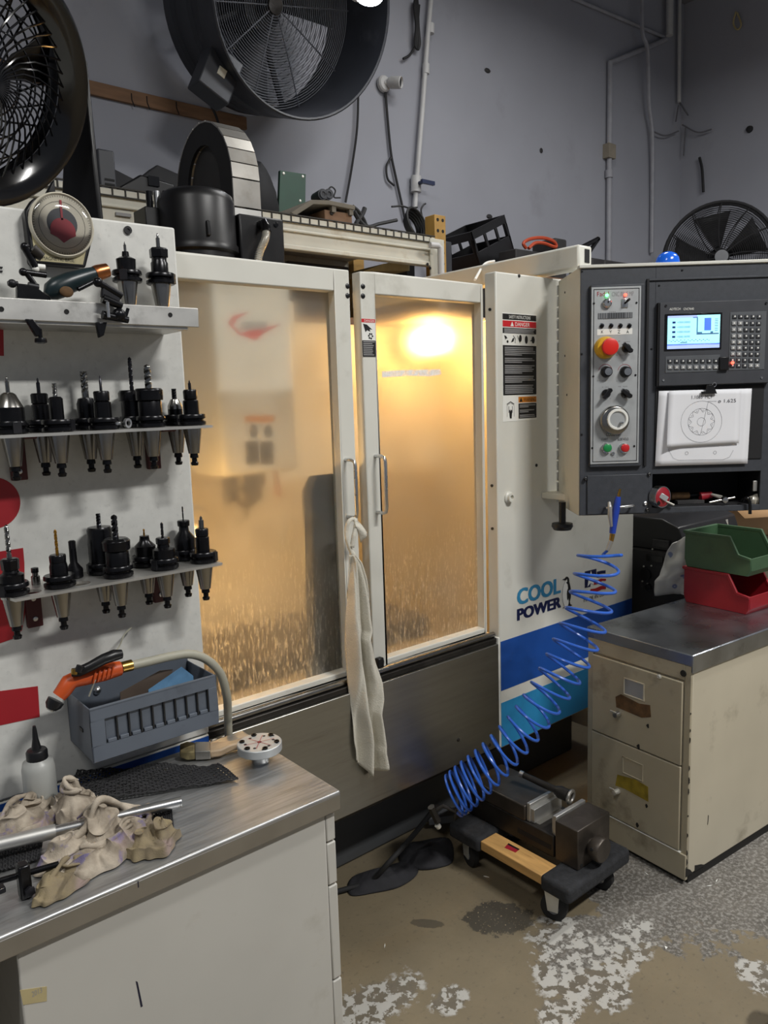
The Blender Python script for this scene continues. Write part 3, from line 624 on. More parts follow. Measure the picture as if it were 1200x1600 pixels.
P = spline([q0+Vector((-.004, -.02, -.03)), (q0+q1)/2+Vector((.002, -.022, 0)), q1, q1+Vector((-.02, 0, -.12))], 14); R_ = [.0125+.002*math.sin(i*2.2) for i in range(len(P))]
PP = []; RR = []
for i in range(len(P)-1):
    for k in range(3): PP.append(P[i].lerp(P[i+1], k/3)); RR.append(.0135 if k != 1 else .0105)
B().tube(PP, RR, 12).build('flexible_conduit', 'tin', jb)
q = on(431, 351, 'y', 2.36); B().lathe([(.009, 0), (.009, .003), (.004, .004), (0, .004)], q, (0, -1, 0), 14).build('screw', 'black_gloss', jb)
# small valve block left of the motor cover
a = on(232, 360, 'y', 2.45)
vb = bx(a.x-.005, a.x+.10, 2.45, 2.55, 2.05, on(232, 322, 'y', 2.45).z).build('valve_block', 'black_plastic', mc, bev=.004)
for i, (px, m_) in enumerate(((238, 'black_gloss'), (250, 'bright_alu'), (264, 'oxide'), (273, 'black_gloss'))):
    p_ = on(px, 320, 'y', 2.47); B().cyl((p_.x, 2.49, p_.z-.015), (p_.x, 2.49, on(px, 297, 'y', 2.47).z), .011, n=12).build('valve', m_, vb)
# cable carrier: steel plated arch
Xc, Xc2 = 1.434, 1.540; yc, Rm = 2.736, .2205; zc_ = 1.58+(2.47-1.58)*.9
arch = [(yc-Rm*math.cos(t), zc_+Rm*1.08*math.sin(t)) for t in [math.pi*i/14 for i in range(15)]]
arch = [(yc-Rm, zc_-.20), (yc-Rm, zc_-.10)]+arch+[(yc+Rm, zc_-.1), (yc+Rm, zc_-.2)]
inner = [(yc+(y-yc)*.60, zc_-.2 if i in (0, len(arch)-1) else zc_+(z-zc_)*(.68 if z > zc_ else 1)) for i, (y, z) in enumerate(arch)]
cc = B().prism(arch+inner[::-1], (Xc, 0, 0), (0, 1, 0), (0, 0, 1), (.012, 0, 0)).prism(arch+inner[::-1], (Xc2-.012, 0, 0), (0, 1, 0), (0, 0, 1), (.012, 0, 0)).build('cable_carrier', 'black_matte', mc, smooth=False); setp(cc, 'arched cable carrier with steel plates')
for i in range(len(arch)-1):
    (y0, z0), (y1, z1) = arch[i], arch[i+1]; d_ = Vector((0, y1-y0, z1-z0)); n_ = Vector((0, -d_.z, d_.y)).normalized(); e = d_*.03
    a_ = Vector((Xc-.002, y0, z0))+e; c_ = Vector((Xc-.002, y1, z1))-e; w_ = Vector((Xc2-Xc+.004, 0, 0)); t_ = n_*.006
    if i == 0: m_ = 'alu'
    else: m_ = 'ground_steel'
    B().add([a_, a_+w_, c_+w_, c_, a_+t_, a_+w_+t_, c_+w_+t_, c_+t_], [(3,2,1,0), (4,5,6,7), (0,1,5,4), (1,2,6,5), (2,3,7,6), (3,0,4,7)]).build('plate', m_ if m_ == 'alu' else 'edge_steel', cc, smooth=False)
B().prism(inner, (Xc+.02, 0, 0), (0, 1, 0), (0, 0, 1), (.01, 0, 0)).build('inner_web', 'dust_black', cc, smooth=False)
bx(Xc, Xc2, yc-Rm-.02, yc+Rm+.02, zc_-.36, zc_-.2).build('carrier_bracket', 'rack_cream', cc, bev=.003)
bx(1.2, 1.9, 2.86, 2.97, .4, zc_-.36).build('machine_column', 'white_paint', mc, bev=.01)
# support arm for the control box
ab = on(905, 389, 'z', 2.075)
B().box(2.20, 2.275, 1.60, 2.84, 2.0, 2.075).build('support_arm', 'white_paint', mc, bev=.008)
bx(2.232, 2.258, 1.598, 1.604, 2.018, 2.062).build('arm_slot', 'dark_void', mc)
bx(2.19, 2.36, 1.60, 1.75, 1.212, 1.235).build('arm_bracket', 'cream_paint', mc, bev=.004)
kb = on(886, 823, 'y', 1.60); B().lathe([(.012, .085), (.012, .012), (.035, .010), (.037, 0), (.030, -.012), (0, -.013)], (kb.x, 1.62, kb.z), (0, 0, 1), 24).build('bracket_knob', 'black_plastic', mc)
B().tube(spline([on(742, 437, 'y', 1.95), on(757, 413, 'y', 2.1), on(772, 408, 'y', 2.2)], 8), .005, 8).build('cable', 'white_decal', mc)
# ================================================================ tool racks on the left panel
ZR2, ZR3 = 1.538, 1.216
YF, YB = 1.645, 1.708                     # front and back row of holes
def rack(label, z, x0, x1, holes, braces):
    t = thing('tool_rack', label, 'tool rack', (.6, YP, z-.006), group='aluminium tool racks')
    # plate with round holes
    bm = bmesh.new(); loops = []
    outer = [(x0, 1.602), (x1, 1.602), (x1, YP-.001), (x0, YP-.001)]
    edges = []
    for poly in [outer]+[[(cx+r*math.cos(2*math.pi*k/24), cy+r*math.sin(2*math.pi*k/24)) for k in range(24)] for cx, cy, r in holes]:
        vs = [bm.verts.new((p_[0], p_[1], z)) for p_ in poly]
        edges += [bm.edges.new((vs[i], vs[(i+1) % len(vs)])) for i in range(len(vs))]
    bmesh.ops.triangle_fill(bm, use_beauty=True, use_dissolve=False, edges=edges)
    # drop faces inside the holes
    for f in list(bm.faces):
        c = f.calc_center_median()
        if any((c.x-cx)**2+(c.y-cy)**2 < (r*.97)**2 for cx, cy, r in holes): bm.faces.remove(f)
    ext = bmesh.ops.extrude_face_region(bm, geom=list(bm.faces)); bmesh.ops.translate(bm, verts=[v for v in ext['geom'] if isinstance(v, bmesh.types.BMVert)], vec=(0, 0, -.006))
    bmesh.ops.recalc_face_normals(bm, faces=bm.faces)
    me = bpy.data.meshes.new('plate'); bm.transform(ROOTM[t.name].inverted()); bm.to_mesh(me); bm.free(); me.materials.append(MAT['alu'])
    addmesh('shelf_plate', me, t)
    for bxp in braces:
        b_ = B().box(bxp-.016, bxp+.016, 1.735, YP-.001, z-.10, z-.006).box(bxp-.016, bxp+.016, 1.64, YP-.001, z-.011, z-.006).build('bracket', 'maroon', t, bev=.002)
        for zz in (.03, .075): B().lathe([(.006, 0), (.005, .003), (0, .004)], (bxp, 1.735, z-.006-zz), (0, -1, 0), 12).build('bolt', 'bright_alu', b_)
    return t
def rev(prof): return prof
def holder(label, x, y, z, body, nut, cut, group, wide=.0318, nutn=6, scale=1.):
    """taper shank in a hole, flange on the plate; body and nut are (r, z) outlines above the flange; cut = (kind, r, z0, z1, material)"""
    t = thing('tool_holder', label, 'tool holder', (x, y, z), random.uniform(0, 6), group)
    fh = .026
    B().lathe([(.0222, .004), (.0222, 0), (.0124, -.064)], n=24).build('taper', 'ground_steel', t, local=True)
    B().lathe([(.0085, -.064), (.0095, -.070), (.0095, -.074), (.006, -.076), (.006, -.083), (.0092, -.086), (.0075, -.092), (.003, -.093)], n=16).build('pull_stud', 'oxide', t, local=True)
    B().lathe([(.022, .001), (wide-.002, .001), (wide, .003), (wide, .009), (wide-.006, .012), (wide-.006, .014), (wide, .017), (wide, .023), (wide-.002, fh), (.02, fh)], n=32).build('flange', 'oxide', t, local=True)
    B().box(wide-.007, wide+.001, -.008, .008, .0025, fh-.002).build('drive_slot', 'oxide_soft', t, local=True)
    if body: B().lathe([(body[0][0], fh-.004)]+[(r, fh+h) for r, h in body], n=28).build('body', 'oxide', t, local=True)
    if nut:
        m_ = 'oxide' if len(nut) < 3 or not isinstance(nut[-1], str) else nut[-1]; pr = [q for q in nut if not isinstance(q, str)]
        B().lathe([(r, fh+h) for r, h in pr], n=nutn).build('collet_nut' if nutn <= 12 else 'collar', m_, t, local=True, bev=.0008)
    if cut: cutter(t, *cut, fh)
    return t
def cutter(t, kind, r, h0, h1, m_, fh=.026):
    h0 += fh; h1 += fh
    if kind == 'drill':                                       # two lobed twisted rod with a point
        n = 26; vs = []; fs = []; k = 8
        for i in range(n+1):
            f = i/n; z = h0-.012+(h1-h0+.012)*f; tw = max(0, f-.25)*14*min(1.4, (h1-h0)/.05); g = .55 if f > .25 else 1.
            rr = r*(1 if f < .95 else (1-f)/.05*.9+.1)
            for a in range(k):
                an = 2*math.pi*a/k; rad = rr*(1 if abs(math.sin(an)) < .8 else g); vs.append(Vector((rad*math.cos(an+tw), rad*math.sin(an+tw), z)))
        for i in range(n):
            for a in range(k): fs.append((i*k+a, i*k+(a+1) % k, (i+1)*k+(a+1) % k, (i+1)*k+a))
        fs.append(tuple(n*k+a for a in range(k)))
        B().add(vs, fs).build('drill_bit', m_, t, local=True, ang=60)
    elif kind == 'mill':
        n = 22; vs = []; fs = []; k = 12
        for i in range(n+1):
            f = i/n; z = h0-.01+(h1-h0+.01)*f; tw = max(0, f-.35)*9
            for a in range(k):
                an = 2*math.pi*a/k; rad = r*(1 if f < .35 or a % 3 else .68); vs.append(Vector((rad*math.cos(an+tw), rad*math.sin(an+tw), z)))
        for i in range(n):
            for a in range(k): fs.append((i*k+a, i*k+(a+1) % k, (i+1)*k+(a+1) % k, (i+1)*k+a))
        fs.append(tuple(n*k+a for a in range(k)))
        B().add(vs, fs).build('end_mill', m_, t, local=True, ang=50)
    else:                                                     # spot drill / pin
        B().lathe([(r, h0-.01), (r, h1-(h1-h0)*.35), (r*.55, h1-(h1-h0)*.3), (r*.55, h1-.004), (0, h1)], n=12).build('cutter', m_, t, local=True)
def X_(px, py, y): return on(px, py, 'y', y).x
ER = lambda r, h, rb=None: [(rb or r*.86, 0), (rb or r*.86, h-.001)]
G2, G3, G1 = 'tool holders on the upper rack', 'tool holders on the lower rack', 'tool holders behind the top rail'
H2 = [  # px, row, label, body, nut, nut sides, cutter
 (17, 'f', 'wide silver-nosed tool holder at the left end of the upper rack', [(.027, 0), (.027, .026)], [(.026, .026), (.014, .052), (.008, .056), 'ground_steel'], 28, ('pin', .004, .056, .088, 'drill_steel')),
 (65, 'b', 'black collet holder with thin pin cutter, second on the upper rack', [(.018, 0), (.018, .030), (.014, .034)], [(.017, .034), (.0175, .052), (.015, .055)], 10, ('pin', .0038, .055, .088, 'carbide')),
 (90, 'f', 'slim black holder with short silver end mill, third on the upper rack', [(.014, 0), (.014, .042), (.010, .046)], None, 6, ('mill', .0045, .046, .073, 'drill_steel')),
 (137, 'b', 'black holder carrying a long fluted silver end mill on the upper rack', [(.020, 0), (.020, .030), (.016, .042), (.010, .044)], None, 6, ('mill', .0075, .044, .100, 'drill_steel')),
 (162, 'f', 'black collet holder with needle cutter beside the long fluted end mill', [(.018, 0), (.018, .032), (.013, .035)], [(.0165, .035), (.017, .053), (.015, .056)], 10, ('pin', .0028, .056, .090, 'carbide')),
 (210, 'b', 'wide collet chuck with the tallest thin drill on the upper rack', [(.026, 0), (.026, .034)], [(.030, .034), (.031, .052), (.027, .058)], 12, ('drill', .0048, .058, .132, 'carbide')),
 (236, 'f', 'wide collet chuck with thick bright twist drill on the upper rack', [(.026, 0), (.026, .030), (.024, .034)], [(.030, .034), (.0305, .056), (.027, .060)], 12, ('drill', .0075, .060, .112, 'drill_steel')),
 (275, 'b', 'small holder with silver cone nose and stub cutter on the upper rack', [(.017, 0), (.017, .012)], [(.017, .012), (.017, .020), (.009, .036), 'ground_steel'], 28, ('mill', .0058, .036, .060, 'carbide')),
 (300, 'f', 'black collet holder with small pointed cutter at the right end of the upper rack', [(.018, 0), (.018, .030), (.013, .034)], [(.0155, .034), (.016, .052), (.014, .056)], 10, ('pin', .0036, .056, .078, 'carbide'))]
holes2 = []
for px, row, lb, body, nut, nn, cut in H2:
    y = YF if row == 'f' else YB; x = X_(px, 660, y); holes2.append((x, y, .0232)); holder(lb, x, y, ZR2, body, nut, cut, G2, nutn=nn)
rack('aluminium tool shelf edge-on at eye level, the upper of two', ZR2, .10, .826, holes2, [X_(28, 720, 1.74), X_(240, 715, 1.74)])
H3 = [
 (18, 'f', 'black collet holder with long bright twist drill at the left of the lower rack', [(.024, 0), (.024, .016), (.016, .020), (.014, .026)], [(.017, .026), (.018, .046), (.015, .049)], 8, ('drill', .0048, .049, .118, 'drill_steel')),
 (92, 'f', 'black collet holder with long gold drill on the lower rack', [(.018, 0), (.018, .018), (.016, .026)], [(.0165, .026), (.017, .040), (.015, .043)], 10, ('drill', .0032, .043, .096, 'gold_tin')),
 (160, 'b', 'thick plain black cylinder holder with short cutter on the lower rack', [(.027, 0), (.027, .074), (.024, .080), (.010, .081)], None, 6, ('mill', .005, .081, .110, 'carbide')),
 (185, 'f', 'wide collet chuck with stout dark drill in the middle of the lower rack', [(.025, 0), (.025, .030), (.022, .034)], [(.029, .034), (.030, .054), (.024, .060)], 12, ('drill', .0068, .060, .112, 'carbide')),
 (228, 'b', 'cone-shouldered holder with tiny gold drill on the lower rack', [(.024, 0), (.024, .022), (.012, .034), (.011, .040)], [(.011, .040), (.011, .046)], 14, ('drill', .0022, .046, .062, 'gold_tin')),
 (257, 'f', 'black stepped collet holder with thin dark drill on the lower rack', [(.025, 0), (.025, .020), (.014, .024), (.013, .032)], [(.0155, .032), (.016, .044), (.014, .047)], 8, ('drill', .0032, .047, .082, 'carbide')),
 (290, 'b', 'tall cone-bodied holder with hair-thin drill on the lower rack', [(.025, 0), (.025, .026), (.012, .044), (.011, .056)], [(.0145, .056), (.015, .068), (.013, .070)], 12, ('drill', .0018, .070, .104, 'carbide')),
 (318, 'f', 'black collet holder with bright spotting drill at the right end of the lower rack', [(.016, 0), (.016, .034), (.013, .037)], [(.0155, .037), (.016, .052), (.014, .055)], 10, ('pin', .006, .055, .085, 'drill_steel'))]
holes3 = []
PY3 = {18: 905, 92: 893, 160: 885, 185: 893, 228: 873, 257: 880, 290: 866, 318: 872}
for px, row, lb, body, nut, nn, cut in H3:
    y = YF if row == 'f' else YB; x = X_(px, PY3[px], y); holes3.append((x, y, .0232)); holder(lb, x, y, ZR3, body, nut, cut, G3, nutn=nn)
for px, py in ((42, 922), (117, 908)):
    q = on(px, py, 'z', ZR3); holes3.append((q.x, YF, .0225))
qa = on(55, 898, 'y', YB).x; qb = on(116, 888, 'y', YB).x
t = thing('tool_stub', 'short bright steel stub standing at the left of the lower rack', 'tool', (qa, YB, ZR3)); B().lathe([(.009, 0), (.009, .018), (.006, .020), (.006, .030), (.0075, .031), (.0075, .036), (0, .036)], n=20).build('shank', 'drill_steel', t, local=True); B().lathe([(.0077, .026), (.0077, .036), (.003, .037)], n=10).build('tip', 'oxide', t, local=True)
t = thing('arbor', 'slim black arbor standing next to the gold drill holder', 'tool', (qb, YB, ZR3)); B().lathe([(.016, 0), (.018, .002), (.018, .020), (.008, .034), (.0075, .07), (.0075, .082), (.005, .084)], n=24).build('body', 'oxide', t, local=True); B().lathe([(.0078, .066), (.0078, .082), (.006, .083)], n=6).build('hex_end', 'oxide_soft', t, local=True)
rack('aluminium tool shelf with round holes above the grey tray, the lower of two', ZR3, on(20, 934, 'z', ZR3).x, .829, holes3, [X_(53, 955, 1.74), X_(250, 930, 1.74)])
# combination spanner lying on the upper rack
t = thing('spanner', 'chrome ring spanner lying on the upper rack between the holders', 'wrench', (X_(197, 655, 1.625), 1.625, ZR2))
B().ring(.0105, .006, (0, 0, .0125), (.5, -1, 0), .006, 18).build('ring_end', 'bright_alu', t, local=True)
B().box(-.05, -.009, .004, .010, .009, .016).build('shaft', 'bright_alu', t, local=True, bev=.002)
# ---- top rail
ZL = 1.757
tr = thing('tool_rail', 'long aluminium angle rail bolted along the top of the white panel', 'rail', (.4, YP, ZL))
bx(-.2, .815, 1.615, 1.621, ZL, 1.799).build('front_lip', 'alu', tr, bev=.0015)
bx(-.2, .79, 1.621, YP-.001, ZL-.006, ZL+.002).build('ledge', 'alu', tr, bev=.001)
for px, py in ((2, 483), (104, 487), (266, 492)):
    q = on(px, py, 'y', 1.615); B().ring(.005, .003, (q.x, 1.615, q.z), (0, -1, 0), .001, 14).cyl((q.x, 1.615, q.z), (q.x, 1.6145, q.z), .004).build('hole', 'dark_void', tr)
holder('black holder with stepped pin cutter behind the top rail, beside the grip', X_(200, 450, 1.69), 1.69, 1.757+.098, [(.020, 0), (.021, .024), (.014, .028), (.008, .030), (.007, .040)], None, ('pin', .003, .040, .062, 'drill_steel'), G1)
holder('black hex-nut collet holder behind the top rail, nearest the window', X_(252, 455, 1.69), 1.69, 1.757+.098, [(.019, 0), (.019, .022), (.0165, .026), (.0165, .034)], [(.021, .034), (.0215, .052), (.018, .055)], ('pin', .0045, .055, .088, 'drill_steel'), G1)
# magnetic angle gauge stuck to the panel
gu = on(92, 355, 'y', 1.735); ag = thing('angle_gauge', 'round dial angle gauge with red pointer stuck high on the panel', 'gauge', (gu.x, 1.735, gu.z-.085))
gx, gz = gu.x, gu.z
FG = Frame((gx, 1.725, gz), (1, 0, 0), (0, 0, 1)); R_ = .066
FG.poly([(-.056, .02), (-.064, -.09), (.050, -.082), (.066, .01)], .0, 0) if 0 else None
B().prism([(-.070, .02), (-.068, -.082), (.044, -.082), (.068, -.01), (.06, .04), (-.05, .05)], (gx, 1.749, gz), (1, 0, 0), (0, 0, 1), (0, -.030, 0)).build('case', 'black_plastic', ag, bev=.004)
B().prism([(-.062, -.02), (-.058, -.076), (.038, -.076), (.055, -.02)], (gx, 1.719, gz), (1, 0, 0), (0, 0, 1), (0, -.001, 0)).build('name_plate', mat('old_label', '#b3aa84', .6, var=.15, sc=20, dirt='#6f6238', dirtamt=.3, dsc=20), ag)
FT = Frame((gx, 1.718, gz), (1, 0, 0), (0, 0, 1)); FT.text('MAGNETIC BASE', -.045, .02, -.073, -.066, .0004).build('lettering', 'black_decal', ag, smooth=False)
B().lathe([(R_, -.012), (R_, .012), (R_-.003, .016), (R_-.006, .012), (0, .011)], (gx, 1.724, gz), (0, -1, 0), 44).build('dial', 'cream_paint', ag)
FDL = Frame((gx, 1.7125, gz), (1, 0, 0), (0, 0, 1)); mb = B()
for i in range(72): a = 2*math.pi*i/72; FDL.line([(.056*math.cos(a), .056*math.sin(a)), (.059*math.cos(a), .059*math.sin(a))], .0008, .0006, False, mb)
FDL.line(circ((0, 0), .047, 48), .0008, .0006, True, mb); setp(mb.build('tick_marks', 'black_decal', ag, smooth=False), kind='stuff')
FDL.poly(circ((0, .003), .031, 36), .0006, .0004).build('dial_window', 'unit_dark', ag, smooth=False)
FDL.poly(circ((0, -.012), .026, 24, math.radians(-10), math.radians(190))+[(-.026, -.02), (-.012, -.026), (0, -.036), (.014, -.026), (.026, -.02)], .0012, .0012).build('pointer_weight', 'tape_red', ag, smooth=False)
FDL.rect(-.0022, .0022, .010, .050, .0012, .0012).build('pointer', 'tape_red', ag, smooth=False)
B().lathe([(R_-.004, .012), (R_-.012, .019), (.03, .023), (0, .024)], (gx, 1.724, gz), (0, -1, 0), 40).build('lens', 'clear_lens', ag, ang=80)
# dial indicator clamp standing at the left of the rail
q = on(48, 450, 'y', 1.66); ic = thing('indicator_clamp', 'black indicator clamp with knurled knobs at the left of the rail', 'clamp', (q.x, 1.66, ZL+.002))
def pp_(px, py, y=1.66): return on(px, py, 'y', y)
B().prism([(a.x, a.z) for a in (pp_(26, 443), pp_(52, 446), pp_(78, 466), pp_(78, 490), pp_(26, 488))], (0, 1.67, 0), (1, 0, 0), (0, 0, 1), (0, -.016, 0)).build('base_block', 'oxide', ic, bev=.002)
B().cyl(pp_(12, 443), pp_(28, 443), .0045).ball(pp_(19, 443), .0085, 14, 8).build('knob', 'oxide_soft', ic)
B().cyl(pp_(36, 425), pp_(72, 430), .006).ball(pp_(36, 425), .008).build('cross_rod', 'oxide', ic)
B().cyl(pp_(42, 428), pp_(56, 447), .0055).build('link_rod', 'oxide', ic); B().cyl(pp_(44, 446), pp_(60, 449), .007).build('swivel', 'oxide_soft', ic)
B().cyl(pp_(38, 384), pp_(56, 418), .0085, .007).ball(pp_(39, 386), .009).build('upper_arm', 'oxide', ic); B().cyl(pp_(50, 390), pp_(66, 402), .013, .009, n=16).build('clamp_cup', 'dark_steel', ic)
B().cyl(pp_(52, 416), pp_(70, 418), .006).ball(pp_(56, 420), .007).build('white_tip', 'white_decal', ic)
B().prism([(a.x, a.z) for a in (pp_(40, 498, 1.60), pp_(52, 498, 1.60), pp_(66, 514, 1.60), pp_(66, 524, 1.60), pp_(57, 526, 1.60))], (0, 1.612, 0), (1, 0, 0), (0, 0, 1), (0, -.010, 0)).build('lower_arm', 'oxide', ic, bev=.002)
a = pp_(62, 514, 1.605); B().cyl(a, a+Vector((0, 0, -.022)), .004).lathe([(.0105, -.018), (.0115, -.022), (.0115, -.026), (.006, -.028)], a, (0, 0, 1), 16).build('clamp_screw', 'oxide', ic)
# grip with copper ferrule lying on the rail
gr = thing('hand_grip', 'dark green tool grip with copper ferrule leaning on the rail', 'tool', (on(110, 465, 'y', 1.665).x, 1.665, ZL+.002))
P = [pp_(74, 462, 1.665), pp_(80, 456, 1.665), pp_(90, 450, 1.665), pp_(110, 441, 1.665), pp_(132, 433, 1.665), pp_(150, 427, 1.665)]
P[0].z += .0
B().tube(P, [.010, .019, .022, .021, .018, .014], 14).build('grip', mat('grip_green', '#16262a', .35, var=.2), gr)
B().tube([pp_(148, 428, 1.665), pp_(154, 426, 1.665), pp_(168, 422, 1.665)], [.0155, .0165, .0145], 16).build('ferrule', 'copper', gr)
a = pp_(104, 456, 1.642); B().ball(a, .014, 14, 8, (1, .35, .8)).build('inlay', 'rust', gr); a = pp_(122, 452, 1.65); B().cyl(a, pp_(146, 440, 1.655), .005).build('lever', 'oxide', gr)
# second black clamp hooked over the rail
c2 = thing('rail_clamp', 'black rod clamp with chrome screw hooked over the rail front', 'clamp', (on(165, 480, 'y', 1.60).x, 1.60, 1.76)); p2 = lambda x, y, yy=1.597: on(x, y, 'y', yy)
B().cyl(p2(152, 440), p2(190, 463), .0075).ball(p2(153, 441), .010).build('upper_rod', 'oxide', c2)
B().prism([(a.x, a.z) for a in (p2(160, 446), p2(190, 456), p2(186, 474), p2(158, 464))], (0, 1.605, 0), (1, 0, 0), (0, 0, 1), (0, -.012, 0)).build('clamp_block', 'oxide_soft', c2, bev=.002)
B().cyl(p2(160, 466), p2(190, 478), .010, .008).build('middle_rod', 'oxide', c2); B().cyl(p2(160, 492), p2(200, 500), .009, .007).ball(p2(186, 492), .014).build('lower_knob', 'oxide', c2)
B().cyl(p2(168, 472, 1.585), p2(170, 496, 1.585), .0035).build('screw_rod', 'bright_alu', c2)
B().cyl(p2(195, 500), p2(200, 482), .0035).build('thumb_lever', 'oxide', c2)
B().prism([(a.x, a.z) for a in (p2(150, 503), p2(168, 503), p2(163, 524), p2(155, 528))], (0, 1.607, 0), (1, 0, 0), (0, 0, 1), (0, -.010, 0)).build('lower_jaw', 'oxide', c2, bev=.002)
# ---- grey tray hung on the panel
bt = thing('parts_tray', 'slate grey open parts tray with slotted front below the racks', 'tray', (.64, YP, .832))
tx0, tx1, ty0, tz0, tz1 = .494, .790, 1.60, .832, .952
tb_ = B().box(tx0, tx1, ty0, YP-.001, tz0, tz0+.003).box(tx0, tx1, YP-.005, YP-.001, tz0, tz1+.012).box(tx1-.003, tx1, ty0, YP-.001, tz0, tz1)
tb_.box(tx0, tx0+.003, ty0, YP-.001, tz0, tz1)
tb_.build('tray_body', 'tool_grey', bt, bev=.001)
zs0, zs1 = tz0+.035, tz1-.028
fr_ = B().box(tx0, tx1, ty0-.004, ty0, tz0, zs0).box(tx0, tx1, ty0-.004, ty0, zs1, tz1).box(tx0, tx0+.03, ty0-.004, ty0, zs0, zs1).box(tx1-.022, tx1, ty0-.004, ty0, zs0, zs1)
fr_.box(tx0, tx1, ty0-.004, ty0+.006, tz1-.003, tz1); fr_.build('tray_front', 'tool_grey', bt, bev=.001)
bx(tx0+.03, tx1-.022, ty0+.004, ty0+.006, zs0, zs1).build('slot_back', 'tool_grey', bt)
sw = (tx1-.022-tx0-.03)/9; s0 = None
for i in range(10):
    xx = tx0+.03+sw*i; o_ = bx(xx-.0022, xx+.0012, ty0-.002, ty0+.004, zs0, zs1).build('slot_rib', 'black_plastic', bt)
for i in range(9):
    xx = tx0+.03+sw*i; o_ = B().box(xx+.004, xx+sw-.004, ty0-.003, ty0+.004, zs0, zs0+.008).build('slot_lip', 'tool_grey', bt, bev=.001)
for px, py in ((152, 1079), (252, 1054)):
    a = on(px, py, 'y', YP-.006); B().lathe([(.010, 0), (.008, .004), (.003, .007), (0, .007)], a, (0, -1, 0), 12).build('mounting_bolt', 'bright_alu', bt)
a = bx(tx0-.002, tx0, 1.65, 1.67, .885, .893).build('punched_mark', 'black_plastic', bt)
# sheets standing in the tray
cs = thing('blue_card', 'light blue printed card standing in the grey tray', 'card', (.72, 1.66, tz0+.003))
pts = [on(232, 1078, 'y', 1.65), on(302, 1056, 'y', 1.65), on(284, 1042, 'y', 1.65)]
B().prism([(pts[0].x, tz0+.004), (pts[1].x, tz0+.004), (pts[1].x, pts[1].z), (pts[2].x, pts[2].z), (pts[0].x, pts[0].z)], (0, 1.65, 0), (1, 0, 0), (0, 0, 1), (0, .002, 0)).build('sheet', 'card_blue', cs, smooth=False)
cs = thing('brown_card', 'dark brown card standing in the grey tray behind the blue one', 'card', (.64, 1.68, tz0+.003))
pts = [on(183, 1096, 'y', 1.665), on(228, 1080, 'y', 1.665), on(270, 1046, 'y', 1.665), on(250, 1048, 'y', 1.665), on(188, 1082, 'y', 1.665)]
B().prism([(pts[0].x, tz0+.004), (pts[1].x+.03, tz0+.004)]+[(p_.x, p_.z) for p_ in pts[2:]], (0, 1.665, 0), (1, 0, 0), (0, 0, 1), (0, .002, 0)).build('sheet', 'card_brown', cs, smooth=False)
# ---- spray nozzle and its grey hose
nz = thing('spray_nozzle', 'orange and black pistol spray nozzle on a grey hose, resting on the tray', 'hose nozzle', (.56, 1.62, tz1))
nq = lambda x, y, yy=1.63: on(x, y, 'y', yy)
B().tube([nq(92, 1088), nq(100, 1078), nq(108, 1066), nq(116, 1062), nq(135, 1058), nq(162, 1050), nq(188, 1044)], [.015, .017, .018, .017, .017, .020, .016], 14).build('body', 'orange_plastic', nz, ang=70)
B().tube([nq(88, 1094), nq(83, 1102), nq(80, 1108)], [.018, .017, .011], 16).build('nozzle_collar', 'black_plastic', nz); B().cyl(nq(81, 1105), nq(78, 1110), .008, n=14).build('outlet', 'tin', nz)
B().tube([nq(112, 1052, 1.615), nq(122, 1050, 1.61), nq(140, 1042, 1.605), nq(162, 1030, 1.60), nq(178, 1024, 1.60), nq(190, 1022, 1.60)], [.008, .011, .011, .012, .013, .010], 12).build('lever', 'black_plastic', nz, ang=70)
B().cyl(nq(122, 1050, 1.60), nq(126, 1040, 1.60), .008).build('thumb_post', 'black_plastic', nz); B().cyl(nq(116, 1053, 1.605), nq(117, 1045, 1.605), .007).build('pivot_screw', 'brass', nz)
for i in range(5): a = nq(148+i*7, 1058-i*2.2, 1.612); B().tube([a+Vector((-.004, 0, -.012)), a+Vector((-.002, -.004, 0)), a+Vector((.003, 0, .012))], .0022, 6).build('grip_rib', 'orange_plastic', nz)
B().tube([nq(190, 1043), nq(206, 1039)], .0125, 16).build('brass_fitting', 'brass', nz)
hp = [nq(205, 1040), nq(235, 1033), nq(265, 1026, 1.64), nq(295, 1022, 1.64), nq(322, 1030, 1.64), nq(344, 1052, 1.645), nq(354, 1085, 1.66), nq(356, 1115, 1.69), nq(357, 1146, 1.715), Vector((nq(357, 1146, 1.72).x-.005, 1.72, .5)), Vector((.86, 1.73, .1))]
B().tube(spline(hp, 8), .0105, 12).build('hose', 'hose_grey', nz)
B().tube(spline([nq(139, 1088, 1.62), nq(150, 1060, 1.615), nq(165, 1035, 1.63), nq(185, 1012, 1.67), nq(194, 992, 1.71), nq(205, 981, 1.735)], 8), .002, 6).build('hanging_wire', 'hose_grey', nz)
# ================================================================ bench in front
DZ = .75
dk = thing('work_bench', 'steel-topped work bench with pale cabinet body in the near corner', 'bench', (.4, 1.47, 0))
bx(-.9, .901, 1.266, 1.690, DZ-.010, DZ).build('bench_top', 'bench_steel', dk, bev=.004)
bx(-.9, .901, 1.266, 1.276, DZ-.044, DZ-.006).build('front_apron', 'edge_steel', dk, bev=.003)
bx(.893, .901, 1.27, 1.690, DZ-.044, DZ-.006).build('end_apron', 'edge_steel', dk, bev=.003)
bx(-.9, .89, 1.277, 1.281, DZ-.048, DZ-.040).build('caulk_line', 'caulk', dk)
bx(.245, .868, 1.280, 1.68, .03, DZ-.011).build('cabinet_body', 'bench_paint', dk, bev=.004)
zz = [DZ-.05, .632, .530, .3, .04]
for i in range(4): bx(.8695, .893, 1.281, 1.678, zz[i+1]+.002, zz[i]-.002).build('drawer_front', 'bench_paint', dk, bev=.003)
